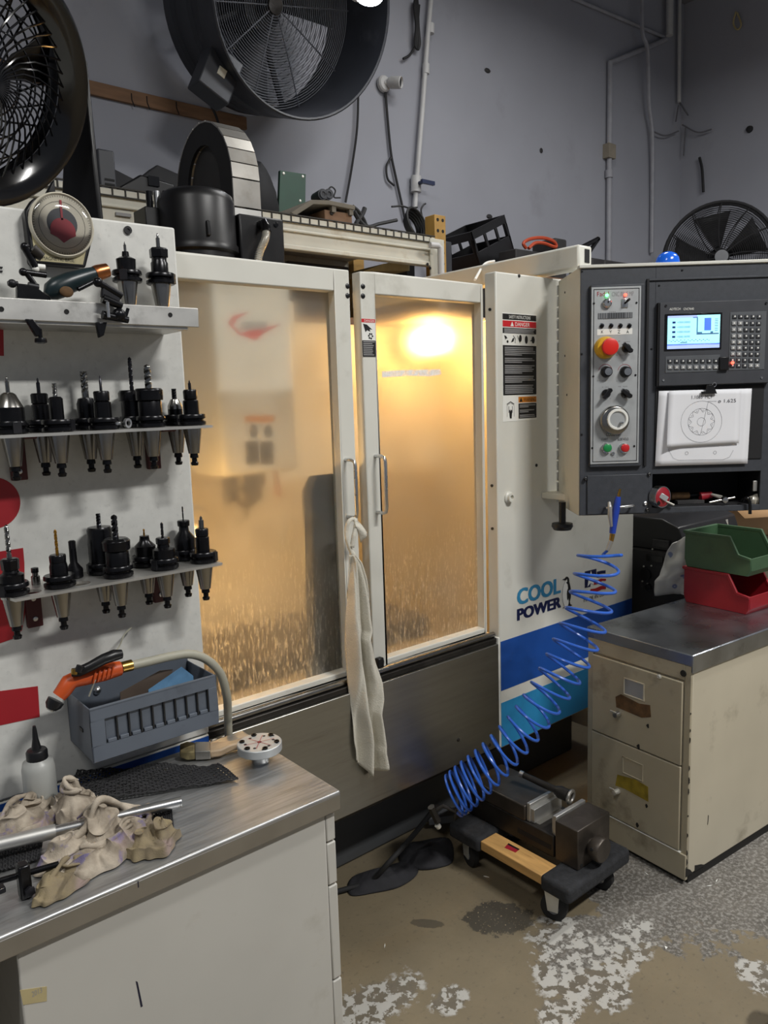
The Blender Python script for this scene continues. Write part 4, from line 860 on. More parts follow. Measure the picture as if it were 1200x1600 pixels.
bx(-.88, -.3, 1.282, 1.68, .03, DZ-.011).build('cabinet_body', 'bench_paint', dk, bev=.004)
bx(-.3, .245, 1.66, 1.68, .03, DZ-.011).build('back_panel', 'dark_steel', dk)
FBk = Frame((0, 1.280, 0), (1, 0, 0), (0, 0, 1)); bu = lambda x, y: FBk.uv(x, y)
FBk.poly([bu(*q) for q in ((212, 1533), (215, 1534), (223, 1572), (220, 1574))], .0004).build('pen_mark', 'ink_pen', dk, smooth=False)
FBk.poly([bu(*q) for q in ((31, 1547), (73, 1541), (73, 1564), (36, 1570))], .0006).build('tape_label', 'masking', dk, smooth=False)
a = bu(38, 1562); b_ = bu(66, 1552); FBk.text('2013', a[0]+.012, b_[0], a[1]-.002, a[1]+.008, .0008).build('lettering', 'grey_print', dk, smooth=False)
FAp = Frame((0, 1.266, 0), (1, 0, 0), (0, 0, 1)); a = FAp.uv(216, 1382); FAp.rect(a[0]-.001, a[0]+.001, a[1]-.006, a[1]+.006, .0003).build('pen_mark', 'ink_pen', dk, smooth=False)
# squeeze bottle
q = on(63, 1252, 'z', DZ); q = Vector((q.x, min(q.y, 1.655), DZ)); q = Vector((on(63, 1230, 'y', 1.655).x, 1.655, DZ))
sb = thing('squeeze_bottle', 'small cloudy squeeze bottle with black nozzle cap on the bench', 'bottle', q)
B().lathe([(.029, 0), (.033, .004), (.033, .085), (.030, .100), (.018, .108), (.018, .112)], n=28).build('bottle_body', 'cloudy_plastic', sb, local=True, ang=60)
B().lathe([(.0215, .105), (.0215, .122), (.019, .126), (.010, .128), (.006, .150), (.0045, .170), (.003, .178), (0, .178)], n=20).build('cap', 'black_plastic', sb, local=True)
# paint brush
br = thing('paint_brush', 'old flat paint brush with wooden handle at the back of the bench', 'brush', (on(340, 1165, 'z', DZ).x, 1.64, DZ))
bq = lambda x, y, z=DZ+.016: on(x, y, 'z', z)
b0, b1, b2, b3 = bq(281, 1173), bq(305, 1173), bq(336, 1172), bq(392, 1158)
ax_ = (b3-b0).normalized(); sd = Vector((-ax_.y, ax_.x, 0))
def slab(secs, th):
    mb = B(); vs = []; fs = []
    for p_, w_, t_ in secs:
        for sx_, sz_ in ((-1, -1), (1, -1), (1, 1), (-1, 1)): vs.append(p_+sd*w_*sx_+Vector((0, 0, t_*sz_)))
    for i in range(len(secs)-1):
        for k in range(4): fs.append((i*4+k, i*4+(k+1) % 4, i*4+4+(k+1) % 4, i*4+4+k))
    fs += [(3, 2, 1, 0), tuple(len(secs)*4-4+k for k in range(4))]
    return mb.add(vs, fs)
slab([(b0, .026, .006), (b0.lerp(b1, .5), .030, .011), (b1, .027, .010)], 0).build('bristles', 'bristle', br, bev=.003)
slab([(b1, .0275, .0105), (b1.lerp(b2, .75), .0265, .010)], 0).build('ferrule', 'edge_steel', br, bev=.001)
slab([(b1.lerp(b2, .72), .026, .009), (b2.lerp(b3, .15), .025, .009), (b2.lerp(b3, .45), .012, .009), (b2.lerp(b3, .75), .014, .009), (b3, .017, .008), (b3+ax_*.03, .012, .007)], 0).build('handle', 'brush_wood', br, bev=.004)
# round aluminium fixture on a stem
fq = on(407, 1190, 'z', DZ); fx = thing('round_fixture', 'round aluminium fixture plate with screws standing on a short stem', 'fixture', (fq.x, fq.y, DZ))
zf = .028; Rf = .052
B().lathe([(.020, 0), (.020, zf)], n=28).build('stem', 'bright_alu', fx, local=True)
B().lathe([(Rf-.002, zf), (Rf, zf+.002), (Rf, zf+.019), (Rf-.0015, zf+.0205), (0, zf+.0205)], n=48).build('disc', 'plate_silver', fx, local=True)
ztop = zf+.0205
for i in range(6):
    a = math.radians(60*i+18); B().lathe([(.0062, ztop-.001), (.0062, ztop+.0035), (.0035, ztop+.0035), (.0035, ztop+.0015), (0, ztop+.0015)], (.041*math.cos(a), .041*math.sin(a), 0), n=14).build('cap_screw', 'oxide', fx, local=True)
for i in range(12):
    a = math.radians(30*i+40); rr = .043 if i % 2 else .033; B().lathe([(.0028 if i % 2 else .0036, ztop), (.0028 if i % 2 else .0036, ztop+.0004), (0, ztop+.0004)], (rr*math.cos(a), rr*math.sin(a), 0), n=12).build('hole', 'dark_void', fx, local=True)
B().lathe([(.005, ztop), (.005, ztop+.0005), (0, ztop+.0005)], n=12).build('hole', 'dark_void', fx, local=True)
FX = Frame((fq.x, fq.y, DZ+ztop), (1, 0, 0), (0, 1, 0))
for i in range(3):
    a = math.radians(60*i+48); FX.line([(-.036*math.cos(a), -.036*math.sin(a)), (.036*math.cos(a), .036*math.sin(a))], .0014, .0007).build('scribe_line', 'tape_red', fx, smooth=False)
# black woven mesh mat, rumpled
def mesh_mat(name, label, corners, n, m, amp, seed, r=.0017, lift=.006):
    """an open net: crossing strands over a rumpled sheet"""
    c = [Vector((p_.x, p_.y, 0)) for p_ in corners]
    def pt(u_, v_):
        p_ = c[0].lerp(c[1], u_).lerp(c[3].lerp(c[2], u_), v_); h = noise.noise(Vector((p_.x*9, p_.y*9, seed)))+.5*noise.noise(Vector((p_.x*20, p_.y*20, seed+3)))
        return Vector((p_.x, p_.y, DZ+lift+max(0, amp*(h+.35))))
    mb = B()
    for i in range(n):
        mb.tube([pt(i/(n-1), j/24)+Vector((0, 0, .0015*(-1)**(i+j))) for j in range(25)], r, 4)
    for j in range(m):
        mb.tube([pt(i/30, j/(m-1))+Vector((0, 0, .0015*(-1)**(i+j))) for i in range(31)], r, 4)
    t = thing(name, label, 'mesh mat', (c[0]+c[2]+Vector((0, 0, 2*DZ)))/2)
    o_ = mb.build('net', 'black_matte', t); setp(o_, kind='stuff'); return t
g = lambda x, y: on(x, y, 'z', DZ)
mesh_mat('mesh_mat', 'black net mat lying rumpled across the back of the bench', [g(100, 1268), g(372, 1222), g(340, 1203), g(122, 1208)], 46, 16, .016, 1.3, .0021)
mesh_mat('mesh_mat', 'small black net piece under the near end of the metal pipe', [g(-30, 1375), g(62, 1348), g(66, 1322), g(-30, 1330)], 22, 12, .014, 5.1, .0021, .008)
mesh_mat('mesh_mat', 'black net scrap peeking out beneath the right end of the rags', [g(225, 1335), g(272, 1308), g(268, 1270), g(232, 1280)], 14, 14, .010, 8.4, .0017, .006)
# pipe lying across, from under the rags
pi_ = B(); pa, pb = on(-25, 1325, 'z', DZ+.042), on(281, 1253, 'z', DZ+.030)
pipe = thing('metal_pipe', 'bright metal pipe running through the pile of rags', 'pipe', (pa+pb)/2)
B().cyl(pa, pa.lerp(pb, .34), .0135, n=20).build('thick_end', 'alu', pipe); B().cyl(pa.lerp(pb, .30), pb, .0105, n=18).ring(.0105, .007, pb-(pb-pa).normalized()*.002, pb-pa, .004, 18).build('thin_end', 'bright_alu', pipe)
# rags: crumpled cloths, folds curling around a few gathered knots
def rag(label, c, rx, ry, rot, hgt, seed, knots, m_, wl=.024, amp=.013, n=96, hems=()):
    """heap of folded cloth; knots are (u, v) in the unit ellipse the folds curl around"""
    cx, cy = c; ca, sa = math.cos(rot), math.sin(rot); K = 2*math.pi/wl/2
    def f(a, rr):
        x, y = rr*math.cos(a), rr*math.sin(a)
        edge = 1+.20*noise.noise(Vector((math.cos(a)*1.6, math.sin(a)*1.6, seed+2)))+.07*math.sin(5*a+seed)+.05*math.sin(11*a+seed*2)
        lx, ly = rx*edge*x, ry*edge*y
        wx = .022*noise.noise(Vector((lx*22, ly*22, seed))); wy = .022*noise.noise(Vector((lx*22+9, ly*22, seed+3)))
        ds = sorted((math.hypot(lx+wx-rx*k_[0], (ly+wy-ry*k_[1])*(1.25 if q % 2 else .8)), q) for q, k_ in enumerate(knots))
        d0, q0 = ds[0]; seam = min(1., (ds[1][0]-d0)/.018) if len(ds) > 1 else 1.
        ph = K*d0*1.0+seed+q0*1.7; rid = abs(math.sin(ph))**.75; big = noise.noise(Vector((lx*16, ly*16, seed+11))); sm = noise.noise(Vector((lx*75, ly*75, seed+5)))
        dome = max(0., 1-rr**2.4)**.55
        kn = sum(math.exp(-((lx-rx*k_[0])**2+(ly-ry*k_[1])**2)/(.30*min(rx, ry))**2) for k_ in knots)
        z = hgt*dome*(.55+.35*big+.30*kn)+amp*(rid-.35)*min(1, dome*1.6)*(.55+.45*seam)-.010*(1-seam)*dome+.0025*sm*dome
        an = math.atan2(ly-ry*knots[q0][1], lx-rx*knots[q0][0]); lean = .007*math.sin(2*ph)*dome
        lx += lean*math.cos(an); ly += lean*math.sin(an)
        return Vector((cx+lx*ca-ly*sa, cy+lx*sa+ly*ca, DZ+.003+max(0, z)))
    nv = int(n*.62); vs = [f(0, 0)]; fs = []
    for j in range(1, nv+1):
        for i in range(n): vs.append(f(2*math.pi*i/n, (j/nv)**.8))
    for i in range(n): fs.append((0, 1+i, 1+(i+1) % n))
    for j in range(nv-1):
        for i in range(n): a = 1+j*n; fs.append((a+i, a+n+i, a+n+(i+1) % n, a+(i+1) % n))
    mb = B().add(vs, fs)
    for hem, hr in hems:                                            # rolled hems lying over the folds, (angle, radius, lift)
        P = [f(a, r)+Vector((0, 0, l)) for a, r, l in hem]; P = spline(P, 8); mb.tube(P, [hr*(.7+.5*abs(math.sin(i*.35+seed)))*(1 if 2 < i < len(P)-3 else .5) for i in range(len(P))], 8)
    o_ = mb.build('rag', m_, None, loc=(cx, cy, DZ), ang=180, sub=1); setp(o_, label, 'rag', 'shop rags heaped on the bench'); return o_
r_ = g(165, 1335); rag('large stained beige rag bunched over the pipe in the middle of the heap', (r_.x, r_.y+.03), .122, .088, .5, .066, 2.1, [(-.45, .45), (.15, .1), (.62, .35), (.25, -.65)], 'rag_beige', n=130, hems=[([(2.6, .75, .002), (2.2, .3, .006), (.6, .25, .008), (-.1, .55, .006), (-.6, .8, .002)], .007), ([(1.4, .8, .002), (1.0, .4, .01), (.1, .5, .01), (-.35, .85, .004), (-1.2, .9, .0)], .0055), ([(3.4, .6, .004), (4.2, .5, .006), (5.0, .75, .003)], .007)])
r_ = g(48, 1296); rag('pinkish beige rag at the far left of the heap behind the pipe', (r_.x-.005, r_.y+.02), .085, .055, .7, .060, 4.4, [(-.4, 0), (.45, .25)], 'rag_beige', hems=[([(2.8, .8, .0), (2, .4, .006), (.8, .5, .006), (0, .9, 0)], .006)])
r_ = g(112, 1278); rag('pale rag rolled up at the back of the heap', (r_.x+.01, r_.y), .046, .042, .2, .070, 9.3, [(0, .2)], 'rag_beige', wl=.016, hems=[([(0, .5, .008), (1.5, .5, .012), (3., .5, .012), (4.5, .5, .012), (6., .45, .008)], .006), ([(0.6, .25, .008), (2.1, .25, .010), (3.6, .25, .010), (5.1, .3, .008)], .005)])
r_ = g(238, 1322); rag('olive brown rag sticking out at the right of the heap', (r_.x, r_.y), .058, .046, .7, .040, 6.2, [(-.3, .3), (.5, -.2)], 'rag_olive')
r_ = g(108, 1376); rag('olive tan rag at the front edge of the heap', (r_.x, r_.y), .074, .036, .55, .034, 12.7, [(-.5, .2), (.35, 0)], 'rag_olive', hems=[([(3.0, .8, 0), (2.2, .4, .005), (.8, .4, .005), (.1, .8, 0)], .005)])
# twisted hems over the big rag
r0 = g(190, 1310)
# black toggle clamp at the left front of the bench
q = g(38, 1392); tc_ = thing('toggle_clamp', 'black steel clamp foot with rod on the front of the bench', 'clamp', (q.x, q.y, DZ))
B().cyl(on(-20, 1382, 'z', DZ+.03), on(92, 1350, 'z', DZ+.03), .0055, n=12).build('rod', 'oxide', tc_)
a = on(36, 1380, 'z', DZ+.02); B().box(-.010, .010, -.012, .012, 0, .062, Matrix.Translation((a.x, a.y-.01, DZ))).build('foot', 'oxide', tc_, bev=.004)
B().lathe([(.009, 0), (.009, .006), (.004, .008), (0, .008)], (a.x+.004, a.y-.022, DZ+.015), (0, -1, 0), 6).build('bolt', 'oxide_soft', tc_)
B().box(-.03, .02, -.01, .01, .024, .034, Matrix.Translation((a.x-.05, a.y-.005, DZ))).build('arm', 'oxide', tc_, bev=.002)
# ================================================================ towel on the door handle
tw = thing('hanging_towel', 'long off-white shop towel tied to the door handle', 'towel', (hx, 1.745, .5))
TQ = lambda x, y, yy=1.735: on(x, y, 'y', yy)
rows = [(545, 555, 868), (546, 562, 880), (546, 568, 905), (546, 573, 935), (546, 577, 965), (547, 581, 985), (547, 577, 1000), (548, 582, 1035), (549, 591, 1065), (551, 592, 1090), (554, 588, 1112), (556, 592, 1135), (557, 595, 1160), (558, 594, 1172), (558, 598, 1190)]
NS = 41
def twl(u_, v_):
    k = v_*(len(rows)-1); i = min(int(k), len(rows)-2); f = k-i; a = [rows[i][j]*(1-f)+rows[i+1][j]*f for j in range(3)]
    px = a[0]+(a[1]-a[0])*u_; py = a[2]
    if v_ > .93: py += (v_-.93)/.07*(26*(1-abs(u_-.55)/.55) if u_ > .05 else 0)
    am = .006+.016*min(1, v_*2.2)
    fold = math.sin(u_*(9+2*math.sin(v_*2))+v_*2.2+1.5*math.sin(v_*5))+.4*math.sin(u_*21+v_*4)
    q = TQ(px, py, 1.728); q.y += am*fold-.004; q.x += .004*math.sin(v_*13+u_*7); return q
B().grid(twl, NS, 90).build('hanging_cloth', 'towel', tw, ang=180, solid=.003)
kn = TQ(549, 851, 1.735)
B().tube(spline([TQ(553, 870, 1.733), TQ(545, 852, 1.735), TQ(541, 832, 1.742), TQ(545, 815, 1.738), TQ(553, 811, 1.742), TQ(556, 818, 1.732), TQ(553, 836, 1.728), TQ(550, 855, 1.730)], 6), [.008]*3+[.006]*33+[.007]*7, 10).build('tied_loop', 'towel', tw, ang=180)
def tip(u_, v_):
    px = 558+15*v_; py = 813+14*v_*v_+5*v_; q = TQ(px-5*u_*(1+.5*v_), py+15*u_*(.6+.5*v_), 1.728); q.y += .006*math.sin(u_*5+v_*3); return q
B().grid(tip, 9, 9).build('loose_end', 'towel', tw, ang=180, solid=.003)
# ================================================================ control box
PD = 2.45
pF = dep(905, 610, PD); zb_, zt_ = dep(903, 808, PD+.04).z, dep(905, 417, PD-.05).z
ang = math.atan2(-math.cos(_y), math.sin(_y))
PW = .70
pn = thing('control_box', 'dark grey machine control box with screen, knobs and papers, on a white housing', 'control panel', (pF.x, pF.y, zb_), ang)
H_ = zt_-zb_
PX = Vector((math.cos(ang), math.sin(ang), 0)); PY_ = Vector((-PX.y, PX.x, 0))
FC = Frame((pF.x, pF.y, zb_), PX, (0, 0, 1))                  # sheet of the front; n points to the viewer (local -y)
cu = lambda x, y: FC.uv(x, y)
DPT = .29
def lb(par, u0, u1, d0, d1, v0, v1, m_, nm, bev=.002):        # box in the control box's own axes: u right, d depth (+ back), v up
    return B().box(u0, u1, d0, d1, v0, v1).build(nm, m_, par, local=True, bev=bev)
def ub(x0, x1, y0, y1):
    a = cu(x0, y0); b__ = cu(x1, y1); return a[0], b__[0], b__[1], a[1]
ou0, ou1, ov0, ov1 = ub(1019, 1187, 741, 788)
lb(pn, 0, .012, .004, DPT, 0, H_, 'cream_paint', 'housing_side', .004); lb(pn, PW-.012, PW, .004, DPT, 0, H_, 'cream_paint', 'housing_side', .004)
lb(pn, .012, PW-.012, .004, DPT, H_-.012, H_, 'white_paint', 'housing_top', .003); lb(pn, .012, PW-.012, .004, DPT, 0, .008, 'cream_paint', 'housing_bottom', .002)
lb(pn, .012, PW-.012, DPT-.01, DPT, .008, H_-.012, 'cream_paint', 'housing_back', .001)
lb(pn, -.003, PW+.003, -.006, .02, H_-.006, H_+.004, 'white_paint', 'top_trim', .002)
fpn = B().box(.003, ou0, 0, .008, .002, H_-.008).box(ou1, PW-.003, 0, .008, .002, H_-.008).box(ou0, ou1, 0, .008, ov1, H_-.008).box(ou0, ou1, 0, .008, .002, ov0).build('front_panel', 'panel_dark', pn, local=True, bev=.001)
lb(pn, ou0-.004, ou1+.004, .008, .16, ov0-.006, ov0-.001, 'black_matte', 'tray_floor', .001); lb(pn, ou0-.006, ou0-.002, .008, .16, ov0, ov1, 'black_matte', 'tray_wall', 0); lb(pn, ou1+.002, ou1+.006, .008, .16, ov0, ov1, 'black_matte', 'tray_wall', 0); lb(pn, ou0, ou1, .16, .165, ov0-.004, ov1+.02, 'black_matte', 'tray_wall', 0)
# hinge line on the side
for i in range(20): lb(pn, -.006, .0, DPT-.006, DPT+.004, .01+i*(H_-.02)/20, .01+(i+.86)*(H_-.02)/20, 'bright_alu', 'hinge_knuckle', .001)
for px, py in ((865, 447), (865, 558), (863, 618), (883, 457), (883, 556), (886, 617)):
    d_ = ray(px, py); Hn = EYE+d_*((Vector((pF.x, pF.y, 0))-EYE).dot(PX)/d_.dot(PX)); l_ = ROOTM[pn.name].inverted() @ Hn
    B().lathe([(.004, 0), (.003, .002), (0, .0025)], (0, l_.y, l_.z), (-1, 0, 0), 8).build('screw', 'black_plastic', pn, local=True)
# raised bezel and silver plate with the operator controls
a = ub(921, 1001, 446, 728); lb(pn, a[0], a[1], -.014, 0, a[2], a[3], 'panel_dark', 'plate_bezel', .004)
FPL = Frame(FC.o+FC.n*.0165, PX, (0, 0, 1)); pc = lambda x, y: FPL.uv(x, y)
def pub(x0, x1, y0, y1): a_ = pc(x0, y0); b__ = pc(x1, y1); return a_[0], b__[0], b__[1], a_[1]
a = pub(924.5, 997.5, 449, 723); pl_ = B().box(a[0], a[1], -.0165, -.014, a[2], a[3]).build('operator_plate', 'plate_silver', pn, local=True); setp(pl_, 'silver operator plate')
a = pub(928, 994.5, 452.5, 719.5)
FPL.line([(a[0], a[2]), (a[1], a[2]), (a[1], a[3]), (a[0], a[3])], .0022, .0004, True).build('border_line', 'black_decal', pl_, smooth=False)
for px, py in ((928, 474), (994.5, 473), (927, 588), (993, 586), (925.5, 700), (991, 697)):
    q = pc(px, py); B().lathe([(.0035, 0), (.003, .002), (0, .0025)], FPL.p(*q), FPL.n, 10).build('screw', 'black_plastic', pl_)
def pt_(st, x0, x1, y0, y1, m_='black_decal'): a_ = pub(x0, x1, y0, y1); return FPL.text(st, *a_, .0005).build('lettering', m_, pl_, smooth=False)
pt_('Fadal', 933, 951, 456, 462.5, 'tape_red'); pt_('CNC 88HS MP', 956, 990, 456, 462, 'grey_print')
pt_('COOLANT', 947, 970, 676, 681); pt_('START', 939.5, 950, 684.5, 688); pt_('SLIDE HOLD', 965, 982, 684.5, 688)
def lath(par, nm, m_, px, py, prof, n=20, ang_=38, k=1.45): q = pc(px, py); prof = [(r_*k, h_*(1+(k-1)*.5)) for r_, h_ in prof]; return B().lathe(prof, FPL.p(*q), FPL.n, n).build(nm, m_, par, ang=ang_)
lath(pl_, 'indicator_light', 'green_led', 948, 461.5, [(.0045, 0), (.0045, .004), (.002, .007), (0, .007)], 14, k=1.1); lath(pl_, 'indicator_light', 'red_led', 977, 461, [(.004, 0), (.004, .004), (.002, .007), (0, .007)], 14, k=1.1)
k_ = lath(pl_, 'key_switch', 'bright_alu', 948, 474, [(.010, 0), (.010, .006), (.007, .009), (0, .009)], 20); q = pc(948, 474); B().box(-.001, .001, -.004, .004, 0, .006, Matrix.Translation(FPL.p(*q, .010))).build('key_slot', 'black_plastic', k_)
a = pub(971, 981, 467, 480.5); FPL.rect(*a, .003, 0).build('switch_plate', 'bright_alu', pl_, bev=.001); q = pc(976, 474); B().cyl(FPL.p(*q, .003), FPL.p(q[0]+.008, q[1]+.010, .022), .003, .004).build('toggle_lever', 'oxide', pl_)
a = pub(934.5, 988, 489.5, 496.5); FPL.rect(*a, .0015, 0).build('meter_window', 'key_dark', pl_, smooth=False)
for i in range(14): x0 = a[0]+(a[1]-a[0])*(i+.3)/14; FPL.rect(x0, x0+.0016, a[2], a[3], .0004, .0015).build('meter_bar', 'black_decal' if 3 < i < 11 else 'key_grey', pl_, smooth=False)
for i, px in enumerate((940, 954.5, 969, 983)):
    k_ = lath(pl_, 'rotary_trim', 'oxide', px, 509.5, [(.0045, 0), (.0045, .003), (.003, .005), (0, .005)], 14)
    q = pc(px, 509.5); FPL.line(circ(q, .008, 12, .2, 2.2), .0012, .0005).build('print_arc', 'navy_ink' if i < 2 else 'black_decal', pl_, smooth=False)
a = pub(933, 988, 514.5, 522); FPL.rect(*a, .0005, 0).build('label_strip', 'white_decal', pl_, smooth=False)
for c_, px in zip('XYZA', (940.5, 954, 967, 980.5)): pt_(c_, px-2, px+2, 516.2, 520.8).location.y -= .0006
es = lath(pl_, 'emergency_stop', 'estop_yellow', 945.5, 543.5, [(.024, 0), (.024, .008), (.020, .016), (.014, .017)], 28); lath(es, 'stop_button', 'estop_red', 948, 543, [(.012, .015), (.0165, .022), (.0185, .030), (.017, .036), (.012, .038), (0, .0375)], 28)
def selector(px, py, rot):
    q = pc(px, py); s_ = lath(pl_, 'selector_switch', 'black_plastic', px, py, [(.0095, 0), (.0095, .006), (.007, .009), (0, .009)], 20)
    c, s = math.cos(rot), math.sin(rot); pts = [(-.019, -.005), (.016, -.007), (.020, 0), (.016, .007), (-.019, .005)]
    FPL.poly([(q[0]+x*c-y*s, q[1]+x*s+y*c) for x, y in pts], .015, .010).build('pointer_knob', 'black_plastic', s_, bev=.001)
selector(978, 544, -.8); selector(946.5, 615, .9); selector(976.5, 615, -.7)
for px in (947, 977):
    q = pc(px-1, 580); k_ = lath(pl_, 'speed_knob', 'black_plastic', px, 581, [(.0125, 0), (.0115, .012), (.010, .014)], 24); lath(k_, 'knob_cap', 'bright_alu', px+1, 581, [(.0082, .012), (.0078, .0165), (0, .0168)], 20)
    FPL.line(circ(q, .0215, 18, -.4, 3.0), .0012, .0005).build('print_arc', 'tape_red', pl_, smooth=False)
hw = lath(pl_, 'hand_wheel', 'ground_steel', 958, 656.5, [(.031, 0), (.032, .004), (.032, .016), (.030, .020), (.028, .021)], 40); lath(hw, 'wheel_rim', 'white_decal', 961, 655, [(.021, .018), (.0235, .023), (.022, .026), (.018, .026), (.0165, .021)], 36); lath(hw, 'wheel_face', 'plate_silver', 961, 655, [(.0185, .019), (.0185, .0225), (0, .0225)], 30)
lath(hw, 'crank_peg', 'bright_alu', 966, 660, [(.003, .022), (.003, .034), (0, .035)], 12)
for px, m_ in ((947, 'btn_green'), (974.5, 'btn_red')):
    k_ = lath(pl_, 'push_button_ring', 'bright_alu', px, 700, [(.0115, 0), (.0115, .006), (.0095, .008)], 24); lath(k_, 'push_button', m_, px+.8, 699.5, [(.0092, .004), (.0090, .011), (.007, .0125), (0, .0125)], 22)
lath(pl_, 'small_socket', 'bright_alu', 957.5, 708.5, [(.004, 0), (.004, .003), (.002, .003), (.002, .001), (0, .001)], 12)
mb = B(); random.seed(5)
for x0, x1, y in ((952, 963, 487.5), (933, 948, 595), (963, 977, 595.5), (963, 985, 555), (950, 958, 623), (940, 988, 498.5), (953, 966, 714.5), (975, 985, 534), (966, 969, 533), (972, 979, 568), (945, 949, 568.5), (966, 986, 604), (938, 952, 605)):
    a_ = pc(x0, y); b__ = pc(x1, y); n_ = max(2, int((b__[0]-a_[0])/.005))
    for i in range(n_):
        if random.random() < .2: continue
        u0 = a_[0]+(b__[0]-a_[0])*i/n_; FPL.rect(u0, u0+.0032, a_[1]-.0012, a_[1]+.0012, .0002, .0003, mb)
setp(mb.build('fine_print', 'grey_print', pl_, smooth=False), kind='stuff')
# screws of the black front
for px, py in ((909.5, 424), (1066, 422), (909, 553), (909, 679), (1030, 446), (1018, 545)):
    q = cu(px, py); B().lathe([(.0035, 0), (.003, .002), (0, .0025)], FC.p(*q), FC.n, 10).build('screw', 'black_plastic', fpn)
# recessed right section edge
a = ub(1012, 1195, 436, 730); lb(pn, a[0]-.004, a[0]+.004, -.006, 0, cu(1012, 728)[1], a[3], 'black_matte', 'section_edge', .001); lb(pn, a[0], PW-.002, -.005, 0, a[3]-.006, a[3], 'panel_dark', 'section_edge', .001)
# display unit
a = ub(1028, 1199, 474, 598); UO = .020
un = B().box(a[0], a[1], -UO, 0, a[2], a[3]).build('display_unit', 'unit_dark', pn, local=True, bev=.002); setp(un, 'grey numeric control display unit')
lb(un, a[0]-.004, a[0], -UO+.004, 0, a[2], a[3], 'black_matte', 'unit_edge', 0)
FU = Frame(FC.o+FC.n*(UO+.0002), PX, (0, 0, 1)); uu = lambda x, y: FU.uv(x, y)
def uub(x0, x1, y0, y1): a_ = uu(x0, y0); b__ = uu(x1, y1); return a_[0], b__[0], b__[1], a_[1]
a = uub(1039, 1126.5, 491, 545.5); FU.rect(*a, .002).build('screen_bezel', 'black_gloss', un, bev=.0006)
S0 = uub(1043, 1123.5, 494, 543); sw_, sh_ = S0[1]-S0[0], S0[3]-S0[2]
def scr_(x0, x1, y0, y1, m_, off=.0026, nm='screen_area'): return FU.rect(S0[0]+sw_*x0, S0[0]+sw_*x1, S0[3]-sh_*y1, S0[3]-sh_*y0, .0002, off).build(nm, m_, un, smooth=False)
scr_(0, 1, 0, 1, 'lcd_cyan', .0022, 'screen'); scr_(0, .56, 0, .07, 'lcd_lilac'); scr_(0, 1, .86, 1, 'lcd_lilac'); scr_(0, 1, .855, .90, 'lcd_blue')
scr_(.555, .575, .08, .55, 'lcd_ink'); scr_(.555, .98, .555, .585, 'lcd_navy'); scr_(.70, .83, .09, .47, 'lcd_blue'); scr_(.565, .66, .51, .55, 'lcd_ink'); scr_(.82, .87, .50, .55, 'lcd_ink'); scr_(.25, .38, .80, .825, 'lcd_ink'); scr_(.48, .57, .04, .08, 'lcd_navy')
for i in range(4):
    y = .20+.145*i; scr_(.09, .15, y-.03, y+.03, 'lcd_navy')
    a = S0[0]+sw_*.18, S0[0]+sw_*.43, S0[3]-sh_*(y+.03), S0[3]-sh_*(y-.03); FU.text('+000.0000', *a, .0028).build('screen_text', 'lcd_ink', un, smooth=False)
mb = B()
for i in range(22): x = .03+.036*i; y = .73+.035*(i % 2); FU.rect(S0[0]+sw_*x, S0[0]+sw_*(x+.022), S0[3]-sh_*(y+.018), S0[3]-sh_*y, .0002, .0026, mb)
for i in range(8): y = .12+.05*i; FU.rect(S0[0]+sw_*.90, S0[0]+sw_*.96, S0[3]-sh_*(y+.015), S0[3]-sh_*y, .0002, .0026, mb)
setp(mb.build('screen_print', 'lcd_ink', un, smooth=False), kind='stuff')
a = uub(1046, 1063, 481.3, 484.5); FU.text('ADTECH', *a, .0006).build('lettering', 'white_decal', un, smooth=False); a = uub(1068, 1084, 481, 484.2); FU.text('CNC9640', *a, .0006).build('lettering', 'white_decal', un, smooth=False)
for px, py in ((1040.5, 478), (1197, 474), (1036.5, 594), (1190, 590)): q = uu(px, py); B().lathe([(.004, 0), (.0035, .002), (.0015, .002), (0, .001)], FU.p(*q), FU.n, 12).build('screw', 'black_plastic' if py < 500 else 'bright_alu', un)
# key pads
a = uub(1141, 1194, 488, 577); FU.rect(*a, .0012).build('key_field', 'key_dark', un, bev=.0005)
a = uub(1040, 1124, 557, 580); FU.rect(*a, .0012).build('key_field', 'key_dark', un, bev=.0005)
kw, kh = .0145, .0125; proto = {}
def key(px, py, m_, w_=kw, h_=kh):
    q = uu(px, py); l_ = ROOTM[pn.name].inverted() @ FU.p(q[0], q[1], .0012)
    if m_ not in proto: proto[m_] = B().box(-w_/2, w_/2, -.003, 0, -h_/2, h_/2).build('key', m_, un, local=True, loc=l_, bev=.0015)
    else: place(proto[m_], l_)
KR = [(1147.5, 494.5, 'd'), (1146.5, 505, 'g'), (1146, 515, 'g'), (1146, 525, 'g'), (1145.5, 534.5, 'g'), (1145, 543.5, 'g'), (1144.5, 553, 'g'), (1144, 562.5, 'd'), (1144, 571, 'd')]
for r_i, (x0, y0, kd) in enumerate(KR):
    for c_i in range(5):
        m_ = 'key_grey' if (kd == 'g' and c_i < 2) or (r_i == 8 and c_i > 2) else 'unit_dark'
        key(x0+c_i*9.6, y0+.1*c_i, m_)
for r_i, y0 in enumerate((564, 574)):
    for c_i in range(8): key(1046.5+c_i*10.2, y0-.05*c_i, 'unit_dark' if r_i == 0 else 'key_grey')
mb = B()
for r_i, (x0, y0, kd) in enumerate(KR):
    for c_i in range(5): q = uu(x0+c_i*9.6, y0); FU.poly(circ(q, .0028, 6), .0002, .0044, mb)
for r_i, y0 in enumerate((564, 574)):
    for c_i in range(8): q = uu(1046.5+c_i*10.2, y0); FU.poly(circ(q, .0028, 6), .0002, .0044, mb)
setp(mb.build('key_print', 'white_decal', un, smooth=False), kind='stuff')
